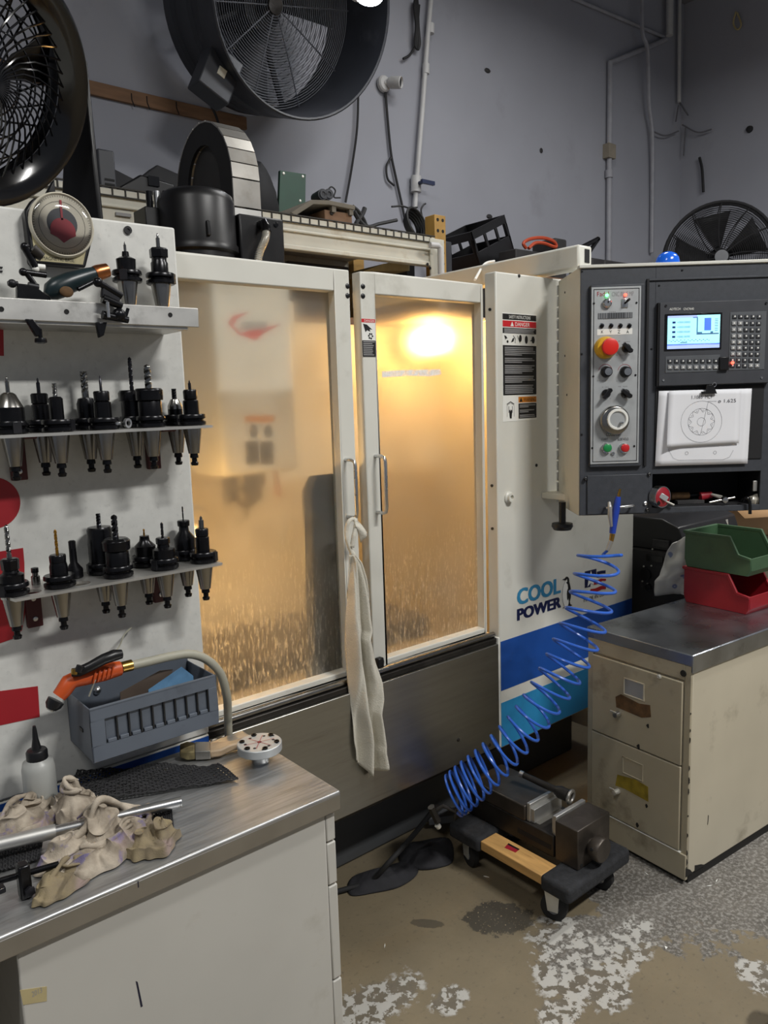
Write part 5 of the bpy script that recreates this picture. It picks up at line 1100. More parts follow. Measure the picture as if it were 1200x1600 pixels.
B().lathe([(.0045, 0), (.0045, .006), (.003, .009), (0, .009)], FU.p(*uu(1143, 567), .0042), FU.n, 14).build('red_indicator', 'red_led', un)
a = uub(1123, 1137, 558, 578); FU.rect(*a, .010).build('usb_stick', 'black_plastic', un, bev=.002)
# document holder and drawers
a = ub(1024, 1189, 606, 716); FC.rect(*a, .004).build('document_plate', 'black_matte', pn, bev=.001)
a = ub(917, 1011, 743, 801); dr = B().box(a[0], a[1], -.006, 0, a[2], a[3]).build('drawer_door', 'panel_dark', pn, local=True, bev=.002)
q0 = cu(945, 792); q1 = cu(986, 788); B().tube([FC.p(q0[0], q0[1], .006), FC.p(q0[0], q0[1], .026), FC.p(q0[0]+.006, q0[1], .032), FC.p(q1[0]-.006, q1[1], .032), FC.p(q1[0], q1[1], .026), FC.p(q1[0], q1[1], .006)], .004, 10).build('drawer_pull', 'bright_alu', dr)
for px, py in ((914, 748), (1007, 786), (1010, 796), (1013, 741)): q = cu(px, py); B().lathe([(.006, 0), (.006, .006), (.003, .008), (0, .006)], FC.p(*q, .004), FC.n, 14).build('latch', 'bright_alu' if px == 1007 else 'black_plastic', dr)
a = ub(1180, 1186, 752, 768); lb(pn, a[0], a[1], .012, .018, a[2], a[3], 'alu', 'tray_latch', .001)
# blue beacon on top
bq_ = ROOTM[pn.name].inverted() @ dep(1036, 413, PD+.10); bc = B().lathe([(.037, 0), (.038, .004), (.038, .022), (.035, .036), (.027, .047), (.014, .054), (0, .056)], (bq_.x, .12, H_+.002), (0, 0, 1), 32).build('beacon', 'beacon', pn, local=True, ang=70); setp(bc, 'blue dome beacon')
# ---- sheets of paper held by a binder clip
p1 = thing('drawing_sheet', 'large white drawing sheet behind the smaller sketch on the control box', 'paper', FC.p(*cu(1095, 720), .006))
def sheet(par, pts, off, curl, nm, m_='paper'):
    uv = [cu(*q) for q in pts]
    def f(u_, v_):
        a_ = [uv[0][k]*(1-u_)+uv[1][k]*u_ for k in (0, 1)]; b__ = [uv[3][k]*(1-u_)+uv[2][k]*u_ for k in (0, 1)]
        return FC.p(a_[0]*(1-v_)+b__[0]*v_, a_[1]*(1-v_)+b__[1]*v_, off+curl(u_, v_))
    return B().grid(f, 14, 14).build(nm, m_, par, ang=30, solid=.0004)
sheet(p1, [(1028, 611), (1173, 607), (1166, 724), (1022, 728)], .008, lambda u_, v_: .001*v_*v_, 'page')
mb = B(); F2 = Frame(FC.o+FC.n*.0094, PX, (0, 0, 1))
for px, py in ((1073, 708), (1117, 707)): F2.line(circ(F2.uv(px, py), .005, 14), .0007, .0006, True, mb)
for sx_ in (0,): F2.line([F2.uv(*q) for q in ((1044, 702), (1052, 716), (1060, 719), (1130, 718), (1140, 714), (1146, 703))], .0006, .0006, False, mb)
mb.build('drawing', 'pencil', p1, smooth=False)
p2_ = thing('drawing_sheet', 'smaller sketch of a toothed ring clipped in front on the control box', 'paper', FC.p(*cu(1095, 690), .012))
cur2 = lambda u_, v_: .004+.012*v_*max(0, 1-4*u_)**2+.002*v_*v_
sheet(p2_, [(1043, 611), (1155, 609), (1151, 692), (1037, 699)], .009, cur2, 'page')
F3 = Frame(FC.o+FC.n*.0150, PX, (0, 0, 1)); cc_ = F3.uv(1096, 659); mb = B(); k_ = F3.uv(1128, 659)[0]-cc_[0]
def cpt(x, y): return (x, y)
class F3c(Frame): pass
def ln3(pts, w_, closed=False):
    # follow the sheet's curl
    A, Bq, C, D = [cu(*q) for q in ((1043, 611), (1155, 609), (1151, 692), (1037, 699))]
    n = len(pts)
    for i in range(n if closed else n-1):
        a_ = Vector(pts[i]); b__ = Vector(pts[(i+1) % n]); d_ = b__-a_
        if d_.length < 1e-9: continue
        q = Vector((-d_.y, d_.x)).normalized()*w_/2; vv = []
        for p_ in (a_+q, a_-q, b__-q, b__+q):
            vf = (A[1]-p_.y)/(A[1]-D[1]); uf = (p_.x-(A[0]*(1-vf)+D[0]*vf))/((Bq[0]-A[0])*(1-vf)+(C[0]-D[0])*vf)
            vv.append(FC.p(p_.x, p_.y, .009+cur2(uf, vf)+.0007))
        mb.add(vv, [(0, 1, 2, 3)])
pen = .00075
ln3(circ(cc_, k_, 56), pen, True); ln3(circ(cc_, k_*.65, 44), pen, True); ln3(circ(cc_, k_*.20, 24), pen, True)
gear = []
for i in range(11*8): t_ = 2*math.pi*i/88; gear.append((cc_[0]+k_*(.555+.085*math.cos(11*t_))*math.cos(t_), cc_[1]+k_*(.555+.085*math.cos(11*t_))*math.sin(t_)))
ln3(gear, pen, True)
for i in range(11): t_ = 2*math.pi*(i+.5)/11; ln3(circ((cc_[0]+k_*.56*math.cos(t_), cc_[1]+k_*.56*math.sin(t_)), .0009, 5), .0008, True)
ln3([cu(1092, 677), cu(1104, 627), cu(1117, 627)], pen)
mb.build('drawing', 'pencil', p2_, smooth=False)
for st, x0, x1, y0, y1 in (('1.1065', 1078, 1095, 617.5, 623.5), ('MC9', 1099, 1110, 617, 623), ('ø 1.625', 1119, 1147, 623, 629.5)):
    a_ = cu(x0, y1); b__ = cu(x1, y0); FC.text(st, a_[0], b__[0], a_[1], b__[1], .0142).build('handwriting', 'pencil', p2_, smooth=False)
bcl = thing('binder_clip', 'black binder clip holding the two drawing sheets', 'clip', FC.p(*cu(1105, 612), .012)); a = ub(1092, 1116, 602, 615)
u0, u1, v0, v1 = a
B().prism([(u0, v0), (u1, v0), (u1-.004, v0+.008), (u1-.012, v1), (u0+.016, v1), (u0+.014, v0+.008), (u0, v0+.008)], FC.o+FC.n*.0165, PX, Vector((0, 0, 1)), FC.n*.006).build('clip_body', 'black_plastic', bcl, bev=.001)
q = cu(1112, 601); B().torus(.006, .0016, FC.p(*q, .020), FC.n, 16, 6).build('clip_lever', 'bright_alu', bcl)
# ---- things in the tray of the control box
def T_(px, py, d=.03): q = FC.uv(px, py); o_ = FC.o+FC.n*(-d); dd_ = ray(px, py); return EYE+dd_*((o_-EYE).dot(FC.n)/dd_.dot(FC.n))
tm = thing('tape_measure', 'red and silver tape measure hanging out of the open tray', 'tape measure', T_(1032, 790, -.01))
c0 = T_(1031, 776, -.005); B().lathe([(.030, -.014), (.033, -.011), (.033, .011), (.030, .014)], c0, FC.n*1+PX*.5, 28).build('case', 'tape_red', tm, ang=50)
B().ring(.035, .0325, c0-(FC.n+PX*.5).normalized()*.013, FC.n+PX*.5, .026, 30).build('chrome_band', 'bright_alu', tm)
c1_ = T_(1037, 777, -.022); B().box(-.014, .014, -.004, .004, -.009, .009, Matrix.Translation(c1_) @ Matrix.Rotation(ang, 4, 'Z') @ Matrix.Rotation(.6, 4, 'Y')).build('lock_plate', 'plate_silver', tm, bev=.002)
B().lathe([(.008, 0), (.008, .006), (0, .007)], T_(1027, 786, -.022), FC.n, 14).build('belt_hook', 'black_plastic', tm); B().cyl(T_(1040, 783, -.01), T_(1053, 789, -.012), .0035).build('tongue', 'tin', tm)
th = thing('chuck_key', 'small bright T-handle key lying at the tray opening', 'tool', T_(1132, 784, .01))
B().cyl(T_(1108, 785, .0), T_(1148, 777, .0), .0035, n=10).build('cross_bar', 'bright_alu', th); B().lathe([(.011, -.006), (.012, 0), (.009, .008), (0, .009)], T_(1132, 781, .0), FC.n, 18).build('hub', 'bright_alu', th); B().cyl(T_(1132, 781, .0), T_(1112, 773, .06), .004).build('shank', 'tin', th)
hk = thing('hex_key', 'black bent hex key hanging over the tray edge', 'tool', T_(1167, 790, -.01)); B().tube(spline([T_(1160, 782, .03), T_(1164, 778, -.006), T_(1171, 782, -.014), T_(1172, 803, -.014)], 6), .0055, 8).build('rod', 'black_gloss', hk)
rh = thing('file_handle', 'tool with reddish wooden handle lying deep in the tray', 'tool', T_(1062, 782, .08)); B().cyl(T_(1048, 775, .085), T_(1076, 774, .085), .014, .012, n=14).build('handle', 'rust', rh); B().cyl(T_(1076, 774, .085), T_(1098, 772, .085), .007).build('shank', 'oxide', rh)
rh = thing('pliers', 'red gripped pliers lying deep in the tray beside the T-handle key', 'pliers', T_(1100, 782, .08)); B().cyl(T_(1094, 776, .075), T_(1112, 773, .075), .016, .011, n=12).build('grip', 'tape_red', rh); B().cyl(T_(1111, 772, .07), T_(1128, 776, .04), .004).build('jaw', 'tin', rh)
cl = thing('crumpled_wrap', 'crumpled clear plastic wrap at the right end of the tray', 'plastic', T_(1178, 783, .03)); mb = B(); mb.ball((0, 0, 0), .02, 14, 9); 
for v_ in mb.v: v_ *= 1+.35*noise.noise(v_*90)
c_ = T_(1180, 781, .03); mb.v = [v_+c_ for v_ in mb.v]; mb.build('wrap', 'film', cl, ang=20)
bt_ = thing('tray_box', 'dark flat box lying in the shadow of the tray', 'box', T_(1075, 787, .07)); l_ = [ROOTM[pn.name].inverted() @ T_(1056, 787, .07), ROOTM[pn.name].inverted() @ T_(1098, 780, .07)]
B().box(l_[0].x, l_[1].x, .055, .09, ov0, ov0+.012, ROOTM[pn.name]).build('carton', 'dust_black', bt_, bev=.001)
# ================================================================ air gun with blue coil hose
gun = thing('air_gun', 'blue air blow gun with blue coiled hose hanging from the drawer pull', 'air gun', (1.65, 1.60, .3))
G_ = lambda x, y, o_=.055: EYE+ray(x, y)*((FC.o+FC.n*o_-EYE).dot(FC.n)/ray(x, y).dot(FC.n))
B().tube([G_(957, 833), G_(959, 815), G_(963, 795), G_(965, 783), G_(966, 776)], [.010, .012, .0115, .010, .008], 12).build('gun_body', 'gun_blue', gun, ang=60)
B().cyl(G_(966, 778), G_(969, 764), .005, .0035).build('nozzle', 'brass', gun)
B().tube([G_(952, 785, .075), G_(953, 792, .085), G_(953, 806, .085), G_(955, 822, .07)], [.005, .007, .007, .005], 10).build('trigger', 'alu', gun)
B().cyl(G_(957, 834), G_(955, 846), .0085, .007).build('swivel_fitting', 'brass', gun); B().cyl(G_(955, 845), G_(949, 860), .0075, .0065).build('hose_sleeve', 'alu', gun)
# centre line of the coil: from the gun down to the skirt's foot
cl_px = [(937, 862, 2.33), (930, 905, 2.34), (919, 955, 2.34), (902, 1000, 2.34), (880, 1045, 2.34), (852, 1090, 2.34), (825, 1128, 2.35), (795, 1163, 2.36), (765, 1195, 2.38), (735, 1222, 2.42), (708, 1244, 2.46)]
axis = spline([dep(*q) for q in cl_px], 30)
Lc = [0]
for i in range(1, len(axis)): Lc.append(Lc[-1]+(axis[i]-axis[i-1]).length)
# turns: pitch shrinks towards the bottom
ABOT = (Vector((-RT.x, -RT.y, 0)).normalized()*.90+Vector((FW.x, FW.y, 0)).normalized()*.02+Vector((0, 0, -.38))).normalized()
nt_ = 21; PTS = []; NT = 26*nt_; T0 = (axis[1]-axis[0]).normalized()
def axis_at(f):
    s = f*Lc[-1]
    for i in range(1, len(Lc)):
        if Lc[i] >= s: k = (s-Lc[i-1])/(Lc[i]-Lc[i-1]+1e-9); return axis[i-1].lerp(axis[i], k), (axis[min(i+1, len(axis)-1)]-axis[max(i-2, 0)]).normalized()
    return axis[-1], (axis[-1]-axis[-3]).normalized()
nrm = (RT-T0*RT.dot(T0)).normalized()
for i in range(NT+1):
    g_ = i/NT; f = 1-(1-g_)**1.35
    p_, t_ = axis_at(min(1, f)); k_ = min(1, max(0, (f-.45)/.45)); k_ = k_*k_*(3-2*k_)*.85; t_ = (t_*(1-k_)+ABOT*k_).normalized(); nrm = (nrm-t_*nrm.dot(t_)).normalized(); bn = t_.cross(nrm); a = 2*math.pi*nt_*g_+1.2
    rr = .067*(.92+.08*math.sin(g_*9)); PTS.append(p_+(nrm*math.cos(a)+bn*math.sin(a))*rr)
lead = spline([G_(949, 860), G_(943, 868), PTS[0]+(PTS[0]-PTS[1])*2.0, PTS[0]], 5)[:-1]
B().tube(lead+PTS, .0048, 8).build('coil_hose', 'hose_blue', gun)
e0 = PTS[-1]; B().tube([e0, e0+Vector((-.03, .03, .02)), e0+Vector((-.05, .05, .0))], .006, 8).build('hose_fitting', 'dark_steel', gun)
# supply hose from the coil down to the floor
sh = thing('supply_hose', 'black air hose slanting from the coil to the floor under the skirt', 'hose', (1.4, 1.75, 0))
B().tube(spline([e0+Vector((-.05, .05, 0)), on(680, 1262, 'y', 1.80), on(650, 1300, 'y', 1.80), on(610, 1345, 'y', 1.78), Vector((on(578, 1378, 'z', .012).x, on(578, 1378, 'z', .012).y, .012)), on(545, 1388, 'z', .012), on(500, 1400, 'z', .012)], 8), .0085, 10).build('hose', 'rubber', sh)
q = e0+Vector((-.05, .05, .0)); B().cyl(q+Vector((-.012, 0, .02)), q+Vector((.01, -.005, -.035)), .012, n=6).build('coupler', 'dark_steel', sh); B().cyl(q+Vector((.006, -.006, -.045)), q+Vector((.012, -.008, -.055)), .009).build('coupler_ring', 'tin', sh)
# ================================================================ filing cabinet
fa = math.radians(-4.8); CW, CD, CH = .405, .68, .735
fc = thing('filing_cabinet', 'worn cream two-drawer filing cabinet with steel sheet top', 'cabinet', (2.163, 1.150, 0), fa)
def cb(par, *a, m='file_paint', nm='x', bev=.002): return B().box(*a).build(nm, m, par, local=True, bev=bev)
cb(fc, .012, CD, 0, CW, .03, CH, nm='cabinet_body', bev=.004)
cb(fc, .004, .012, 0, .022, .03, CH, m='file_front', nm='front_stile'); cb(fc, .004, .012, CW-.022, CW, .03, CH, m='file_front', nm='front_stile')
cb(fc, .004, .012, .022, CW-.022, CH-.05, CH, m='file_front', nm='top_rail'); cb(fc, .02, CD-.01, .004, CW-.004, 0, .03, m='chip_black', nm='plinth', bev=0)
cb(fc, -.002, .012, .0, CW, .018, .105, m='file_front', nm='kick_plate'); cb(fc, -.004, .012, .02, CW-.01, .105, .109, m='white_paint', nm='kick_edge', bev=.001)
zd = [.112, .398, .402, CH-.055]
for k in range(2):
    d_ = cb(fc, -.004, .004, .025, CW-.025, zd[2*k], zd[2*k+1], m='file_front', nm='drawer', bev=.003)
    zc0 = zd[2*k+1]; yc0 = CW/2+.02
    fr0 = B(); y0, y1, z0, z1 = yc0-.060, yc0+.022, zc0-.105, zc0-.045
    fr0.box(-.008, -.004, y0, y1, z1-.004, z1).box(-.008, -.004, y0, y1, z0, z0+.004).box(-.008, -.004, y0, y0+.004, z0, z1).box(-.008, -.004, y1-.004, y1, z0, z1); fr0.build('label_holder', 'file_front' if k == 0 else 'file_paint', d_, local=True, bev=.001)
    B().box(-.0055, -.004, y0+.003, y1-.003, z0+.003, z1-.003).build('label_card', 'key_grey' if k else 'file_front', d_, local=True)
    B().prism([(y0-.020, z0-.010), (y0+.03, z0-.004), (y1+.022, z0-.016), (y1+.030, z0-.060), (y1-.01, z0-.056), (y0-.022, z0-.062)], (-.0042, 0, 0), (0, 1, 0), (0, 0, 1), (-.0006, 0, 0)).build('torn_label', 'yellow_film', d_, local=True, smooth=False) if k == 0 else B().prism([(y0-.022, z0-.006), (y0+.02, z0-.014), (y1+.012, z0-.004), (y1+.034, z0-.020), (y1+.030, z0-.056), (y0+.01, z0-.060), (y0-.026, z0-.046)], (-.0042, 0, 0), (0, 1, 0), (0, 0, 1), (-.0006, 0, 0)).build('torn_label', 'rust', d_, local=True, smooth=False)
    zl = z0-.075; ll = B().lathe([(.0095, 0), (.0095, .010), (.007, .016), (.007, .022), (.009, .024), (0, .025)], (-.004, yc0+.040, zl), (-1, 0, 0), 18).build('lock', 'bright_alu' if k else 'tin', d_, local=True)
    B().box(-.022, -.018, yc0+.040, yc0+.066, zl+.004, zl+.009).build('thumb_latch', 'tin', ll, local=True, bev=.001)
    for (dy, dz, s_) in ((-.075, -.115, .005), (-.04, -.20, .006)):
        B().prism([(yc0+dy+s_*math.cos(i)*(1+.5*math.sin(i*3+k)), zc0-.07+dz+s_*1.6*math.sin(i)) for i in range(6)], (-.0042, 0, 0), (0, 1, 0), (0, 0, 1), (-.0004, 0, 0)).build('paint_chip', 'chip_black', d_, local=True, smooth=False)
B().lathe([(.011, 0), (.010, .003), (0, .003)], (.004, .028, CH-.028), (-1, 0, 0), 12).build('plug_hole', 'chip_black', fc, local=True)
q = ROOTM[fc.name].inverted() @ on(1031, 1057, 'x', 2.17); B().lathe([(.008, 0), (.008, .003), (.004, .006), (0, .004)], (-.004, q.y, q.z), (-1, 0, 0), 12).build('key_lock', 'tin', fc, local=True)
# chips of bare black along the corner
random.seed(11)
for i in range(16):
    z = .04+.68*random.random(); h = .006+.02*random.random(); B().prism([(-.001, z), (.004*random.random()+.003, z+.3*h), (.003, z+.8*h), (-.001, z+h)], (.004, 0, 0), (0, 0, 0) if 0 else (1, 0, 0), (0, 0, 1), (0, -.0006, 0)).build('paint_chip', 'chip_black', fc, local=True, smooth=False)
for (x, z, w_, h_) in ((.05, .022, .06, .02), (.0, .024, .04, .03)):
    B().prism([(x, .018), (x+w_, .018), (x+w_*.6, .018+h_*.6), (x, .02+h_)], (0, -.0004, .012), (1, 0, 0), (0, 0, 1), (0, -.0006, 0)).build('paint_chip', 'chip_black', fc, local=True, smooth=False)
B().prism([(0, 0), (.003, .002), (.006, .03), (.003, .034), (.002, .02)], (.115, -.0004, .17), (1, 0, 0), (0, 0, 1), (0, -.0005, 0)).build('scratch', 'chip_black', fc, local=True, smooth=False)
cb(fc, .002, CD+.005, -.004, CW+.004, CH, CH+.038, m='cap_steel', nm='steel_top', bev=.003)
cb(fc, .002, CD+.005, -.006, -.001, CH-.020, CH+.037, m='cap_steel', nm='steel_flange', bev=.002)
ZT = CH+.038
# ---- stacking bins
def bin_(name, label, z, m_, fx):
    t = thing(name, label, 'storage bin', (2.706, 1.225, z), fa)
    Wd, Ln, Hh = .215, .265, .138; th_ = .004
    side = [(.012, 0), (Ln-.01, 0), (Ln, .03), (Ln, Hh), (.085, Hh), (.050, .075), (0, .066), (0, .02)]
    B().prism(side, (0, 0, 0), (0, 1, 0), (0, 0, 1), (th_, 0, 0)).build('side_wall', m_, t, local=True, bev=.002)
    B().prism(side, (Wd-th_, 0, 0), (0, 1, 0), (0, 0, 1), (th_, 0, 0)).build('side_wall', m_, t, local=True, bev=.002)
    B().box(th_, Wd-th_, .012, Ln-.01, 0, th_).build('bottom', m_, t, local=True); B().box(th_, Wd-th_, Ln-.006, Ln, .03, Hh).build('back_wall', m_, t, local=True, bev=.001)
    B().prism([(0, .02), (.004, .018), (.004, .066), (0, .066)], (th_, 0, 0), (0, 1, 0), (0, 0, 1), (Wd-2*th_, 0, 0)).prism([(.012, 0), (.012, .004), (.004, .024), (0, .02)], (th_, 0, 0), (0, 1, 0), (0, 0, 1), (Wd-2*th_, 0, 0)).build('front_lip', m_, t, local=True, bev=.001)
    rim = [(Ln+.003, Hh-.010), (Ln+.003, Hh+.002), (.081, Hh+.002), (.046, .077), (0, .068), (0, .058), (.052, .066), (.088, Hh-.010)]
    B().prism(rim, (-.005, 0, 0), (0, 1, 0), (0, 0, 1), (.010, 0, 0)).build('rim', m_, t, local=True, bev=.002); B().prism(rim, (Wd-.005, 0, 0), (0, 1, 0), (0, 0, 1), (.010, 0, 0)).build('rim', m_, t, local=True, bev=.002)
    B().box(-.005, Wd+.005, Ln-.004, Ln+.006, Hh-.008, Hh+.002).build('back_rim', m_, t, local=True, bev=.002)
    return t
bin_('storage_bin', 'red plastic stacking bin on the steel cabinet top', ZT, 'bin_red', 0); bin_('storage_bin', 'green plastic stacking bin on top of the red bin', ZT+.1405, 'bin_green', 0)
# ---- instrument cart and boxes behind the cabinet
ic_ = thing('instrument_cart', 'black hooded electronic instrument between machine and filing cabinet', 'instrument', (3.05, 1.62, 0))
bx(2.86, 3.32, 1.56, 1.90, 0, .93).build('cart_body', 'dust_black', ic_, bev=.01)
hood = [on(992, 808, 'x', 2.84), on(1030, 812, 'x', 2.84), on(1056, 826, 'x', 2.84), on(1066, 838, 'x', 2.84)]
B().prism([(1.875, .93), (1.875, hood[0].z), (hood[1].y, hood[1].z), (hood[2].y, hood[2].z), (1.57, hood[3].z-.03), (1.57, .93)], (2.86, 0, 0), (0, 1, 0), (0, 0, 1), (.48, 0, 0)).build('hood', 'black_plastic', ic_, bev=.006)
bx(2.848, 2.86, 1.84, 1.885, .25, hood[0].z-.02).build('chrome_edge', 'bright_alu', ic_, bev=.005)
FI = Frame((2.858, 0, 0), (0, -1, 0), (0, 0, 1))
iu = lambda x, y: FI.uv(x, y)
def irect(x0, x1, y0, y1, m_, nm, t_=.004): a_ = iu(x0, y0); b__ = iu(x1, y1); return FI.rect(a_[0], b__[0], b__[1], a_[1], t_).build(nm, m_, ic_, bev=.001)
irect(1010, 1036, 866, 880, 'black_gloss', 'display_window'); irect(1022, 1046, 842, 856, 'dust_black', 'switch_block', .012)
for px, py in ((1006, 885), (1018, 884), (1004, 908), (1012, 912), (1020, 858)): q = iu(px, py); B().lathe([(.004, 0), (.003, .004), (0, .005)], FI.p(*q), FI.n, 10).build('button', 'tin', ic_)
q = iu(1010, 897); B().lathe([(.025, 0), (.024, .012), (.0, .014)], FI.p(*q), FI.n, 24).build('dial', 'black_plastic', ic_); q = iu(1014, 917); B().lathe([(.014, 0), (.013, .012), (0, .014)], FI.p(*q), FI.n, 20).build('dial', 'black_plastic', ic_)
# floral cloth draped over the cart
fl_ = thing('floral_cloth', 'white cloth with blue flowers draped over the black instrument', 'cloth', (2.82, 1.52, .75))
cp = [[(1050, 850), (1072, 838), (1090, 836)], [(1040, 862), (1072, 855), (1090, 855)], [(1034, 880), (1070, 878), (1090, 878)], [(1030, 900), (1068, 893), (1090, 893)], [(1024, 908), (1060, 905), (1090, 903)], [(1026, 930), (1050, 928), (1080, 930)]]
def flc(u_, v_):
    k = v_*5; i = min(4, int(k)); f = k-i; r0_, r1_ = cp[i], cp[i+1]
    def at_(r): return (r[0][0]*(1-2*u_)+r[1][0]*2*u_, r[0][1]*(1-2*u_)+r[1][1]*2*u_) if u_ < .5 else (r[1][0]*(2-2*u_)+r[2][0]*(2*u_-1), r[1][1]*(2-2*u_)+r[2][1]*(2*u_-1))
    a_ = at_(r0_); b__ = at_(r1_); q = on(a_[0]*(1-f)+b__[0]*f, a_[1]*(1-f)+b__[1]*f, 'x', 2.795); q.x += .014*math.sin(u_*7+v_*4)+.012*noise.noise(Vector((u_*6, v_*6, 1))); return q
B().grid(flc, 24, 26).build('draped_cloth', 'floral_cloth', fl_, ang=180, solid=.006)
# bench behind with cardboard boxes
bb = thing('steel_table', 'grey steel table behind the cabinet, carrying the cartons', 'table', (4.0, 1.7, 0)); bx(3.36, 5.2, .9, 2.6, .86, .90).build('table_top', 'cap_steel', bb, bev=.004)
lg = None
for x in (3.45, 5.15):
    for y in (.95, 2.55): bx(x-.025, x+.025, y-.025, y+.025, 0, .86).build('leg', 'dark_steel', bb)
def carton(name, label, c, s, rz, m_='cardboard', open_=True):
    t = thing(name, label, 'box', c, rz); sx_, sy_, sz_ = s; th_ = .006
    B().box(-sx_/2, sx_/2, -sy_/2, -sy_/2+th_, 0, sz_).box(-sx_/2, sx_/2, sy_/2-th_, sy_/2, 0, sz_).box(-sx_/2, -sx_/2+th_, -sy_/2, sy_/2, 0, sz_).box(sx_/2-th_, sx_/2, -sy_/2, sy_/2, 0, sz_).box(-sx_/2, sx_/2, -sy_/2, sy_/2, 0, th_).build('carton', m_, t, local=True)
    if open_:
        B().add([(-sx_/2, -sy_/2, sz_), (sx_/2, -sy_/2, sz_), (sx_/2, -sy_/2-.12, sz_-.06), (-sx_/2, -sy_/2-.12, sz_-.06)], [(0, 1, 2, 3)]).build('flap', m_, t, local=True, solid=.005)
        B().add([(-sx_/2, sy_/2, sz_), (sx_/2, sy_/2, sz_), (sx_/2, sy_/2+.08, sz_+.08), (-sx_/2, sy_/2+.08, sz_+.08)], [(0, 1, 2, 3)]).build('flap', m_, t, local=True, solid=.005)
    else: B().box(-sx_/2, sx_/2, -sy_/2, sy_/2, sz_, sz_+.004).box(-.025, .025, -sy_/2-.001, sy_/2+.001, sz_+.003, sz_+.005).build('lid', m_, t, local=True)
    return t
q = dep(1160, 815, 3.75); carton('cardboard_box', 'open brown cardboard carton behind the green bin', (q.x, q.y, .90), (.42, .36, .17), -.5)
q = dep(1190, 805, 4.45); carton('cardboard_box', 'taped brown cardboard carton behind the open one', (q.x+.1, q.y, .90), (.5, .40, .26), -.65, open_=False)
q = dep(1073, 815, 4.25); carton('cardboard_box', 'small tan carton beneath the control box tray', (q.x, q.y, .90), (.12, .14, .22), -.7, 'masking', False)
q = dep(1042, 806, 4.5); carton('grey_case', 'dark grey case behind the black hood', (q.x, q.y, .90), (.34, .3, .26), -.6, 'spray_grey', False)
q = dep(1012, 803, 3.9); carton('yellow_box', 'yellow box just under the drawer door of the control box', (q.x, q.y, .90), (.12, .1, .235), -.65, 'estop_yellow', False)
q = dep(1133, 822, 3.35); sc_ = thing('metal_can', 'small white spray can top behind the green bin', 'can', (q.x, q.y, .90)); B().lathe([(.045, .90), (.045, q.z-.06), (.040, q.z-.035), (.020, q.z-.02), (.018, q.z), (.012, q.z+.01), (.010, q.z+.03), (0, q.z+.03)], (q.x, q.y, 0), n=24).build('can_body', 'tin', sc_, ang=50)
st_ = thing('stool', 'low dark stand under the white can', 'stand', (q.x, q.y, 0)) if 0 else None
# ================================================================ dolly and vise
dl = thing('dolly', 'low wooden furniture dolly with carpeted end rails and black casters', 'dolly', (1.84, 1.5, 0)); DT = .150
x0, x1 = 1.69, 2.01
for y0, y1 in ((1.252, 1.362), (1.612, 1.755)): bx(x0, x1, y0, y1, DT-.052, DT).build('end_rail', 'rubber_fabric', dl, bev=.014, bseg=3)
for xa, xb in ((1.700, 1.775), (1.925, 2.0)): bx(xa, xb, 1.362, 1.612, DT-.040, DT-.008).build('side_board', 'pine', dl, bev=.003)
FL_ = Frame((0, 0, DT-.008), (1, 0, 0), (0, 1, 0)); a = FL_.uv(690+382/3.871, 1200+470/3.871); b__ = FL_.uv(690+470/3.871, 1200+500/3.871)
FL_.poly([FL_.uv(690+x/3.871, 1200+y/3.871) for x, y in ((380, 482), (405, 455), (472, 492), (447, 512))], .0006).build('sticker', 'tape_red', dl, smooth=False)
FL_.poly([FL_.uv(690+x/3.871, 1200+y/3.871) for x, y in ((398, 464), (405, 456), (471, 491), (464, 498))], .0004, .0006).build('sticker_edge', 'black_decal', dl, smooth=False)
for x, y, rz in ((1.735, 1.318, .35), (1.962, 1.310, .2), (1.735, 1.68, -.3), (1.965, 1.68, .5)):
    ca, sa = math.cos(rz), math.sin(rz); d_ = Vector((sa, -ca, 0)); s_ = Vector((ca, sa, 0))
    w_ = Vector((x, y, .041)) - d_*.018
    c_ = B().lathe([(.034, -.013), (.041, -.010), (.041, .010), (.034, .013)], w_, s_, 26).build('caster', 'rubber', dl)
    B().lathe([(.018, -.0145), (.018, .0145)], w_, s_, 16).build('hub', 'spray_grey', c_)
    fk = B()
    for sg_ in (-1, 1): fk.prism([(-.016, -.008), (.016, -.008), (.026, .055), (-.020, .055)], w_+s_*(sg_*.0175)-s_*.0012, d_*-1, (0, 0, 1), s_*.0024)
    fk.box(x-.028, x+.028, y-.028, y+.028, DT-.058, DT-.053); fk.build('caster_fork', 'tin', c_)
vs0 = thing('machine_vise', 'heavy dark steel machine vise sitting on the dolly', 'vise', (1.87, 1.55, DT))
VX0, VX1, VY0, VY1 = 1.786, 1.952, 1.292, 1.80
bd = B().box(VX0, VX1, VY0+.09, VY1, DT+.001, DT+.075).build('bed', 'dark_steel', vs0, bev=.004)
B().box(VX0-.001, VX0+.02, VY0+.10, VY0+.235, DT+.025, DT+.040).build('bed_slot', 'dark_void', bd)
bx(VX0+.02, VX1-.02, VY0+.16, VY0+.30, DT+.075, DT+.076).build('bed_way', 'edge_steel', bd)
fj = B().box(VX0, VX1, VY0, VY0+.085, DT+.001, DT+.130).build('front_block', 'cast_iron', vs0, bev=.003)
bx(VX0+.008, VX1-.008, VY0+.0855, VY0+.100, DT+.072, DT+.138).build('jaw_plate', 'alu', vs0, bev=.002); bx(VX0+.012, VX1-.012, VY0+.100, VY0+.106, DT+.072, DT+.126).build('jaw_step', 'alu', vs0, bev=.001)
mj = B().box(VX0, VX1, VY0+.205, VY0+.45, DT+.076, DT+.128).build('moving_jaw', 'cast_iron', vs0, bev=.004)
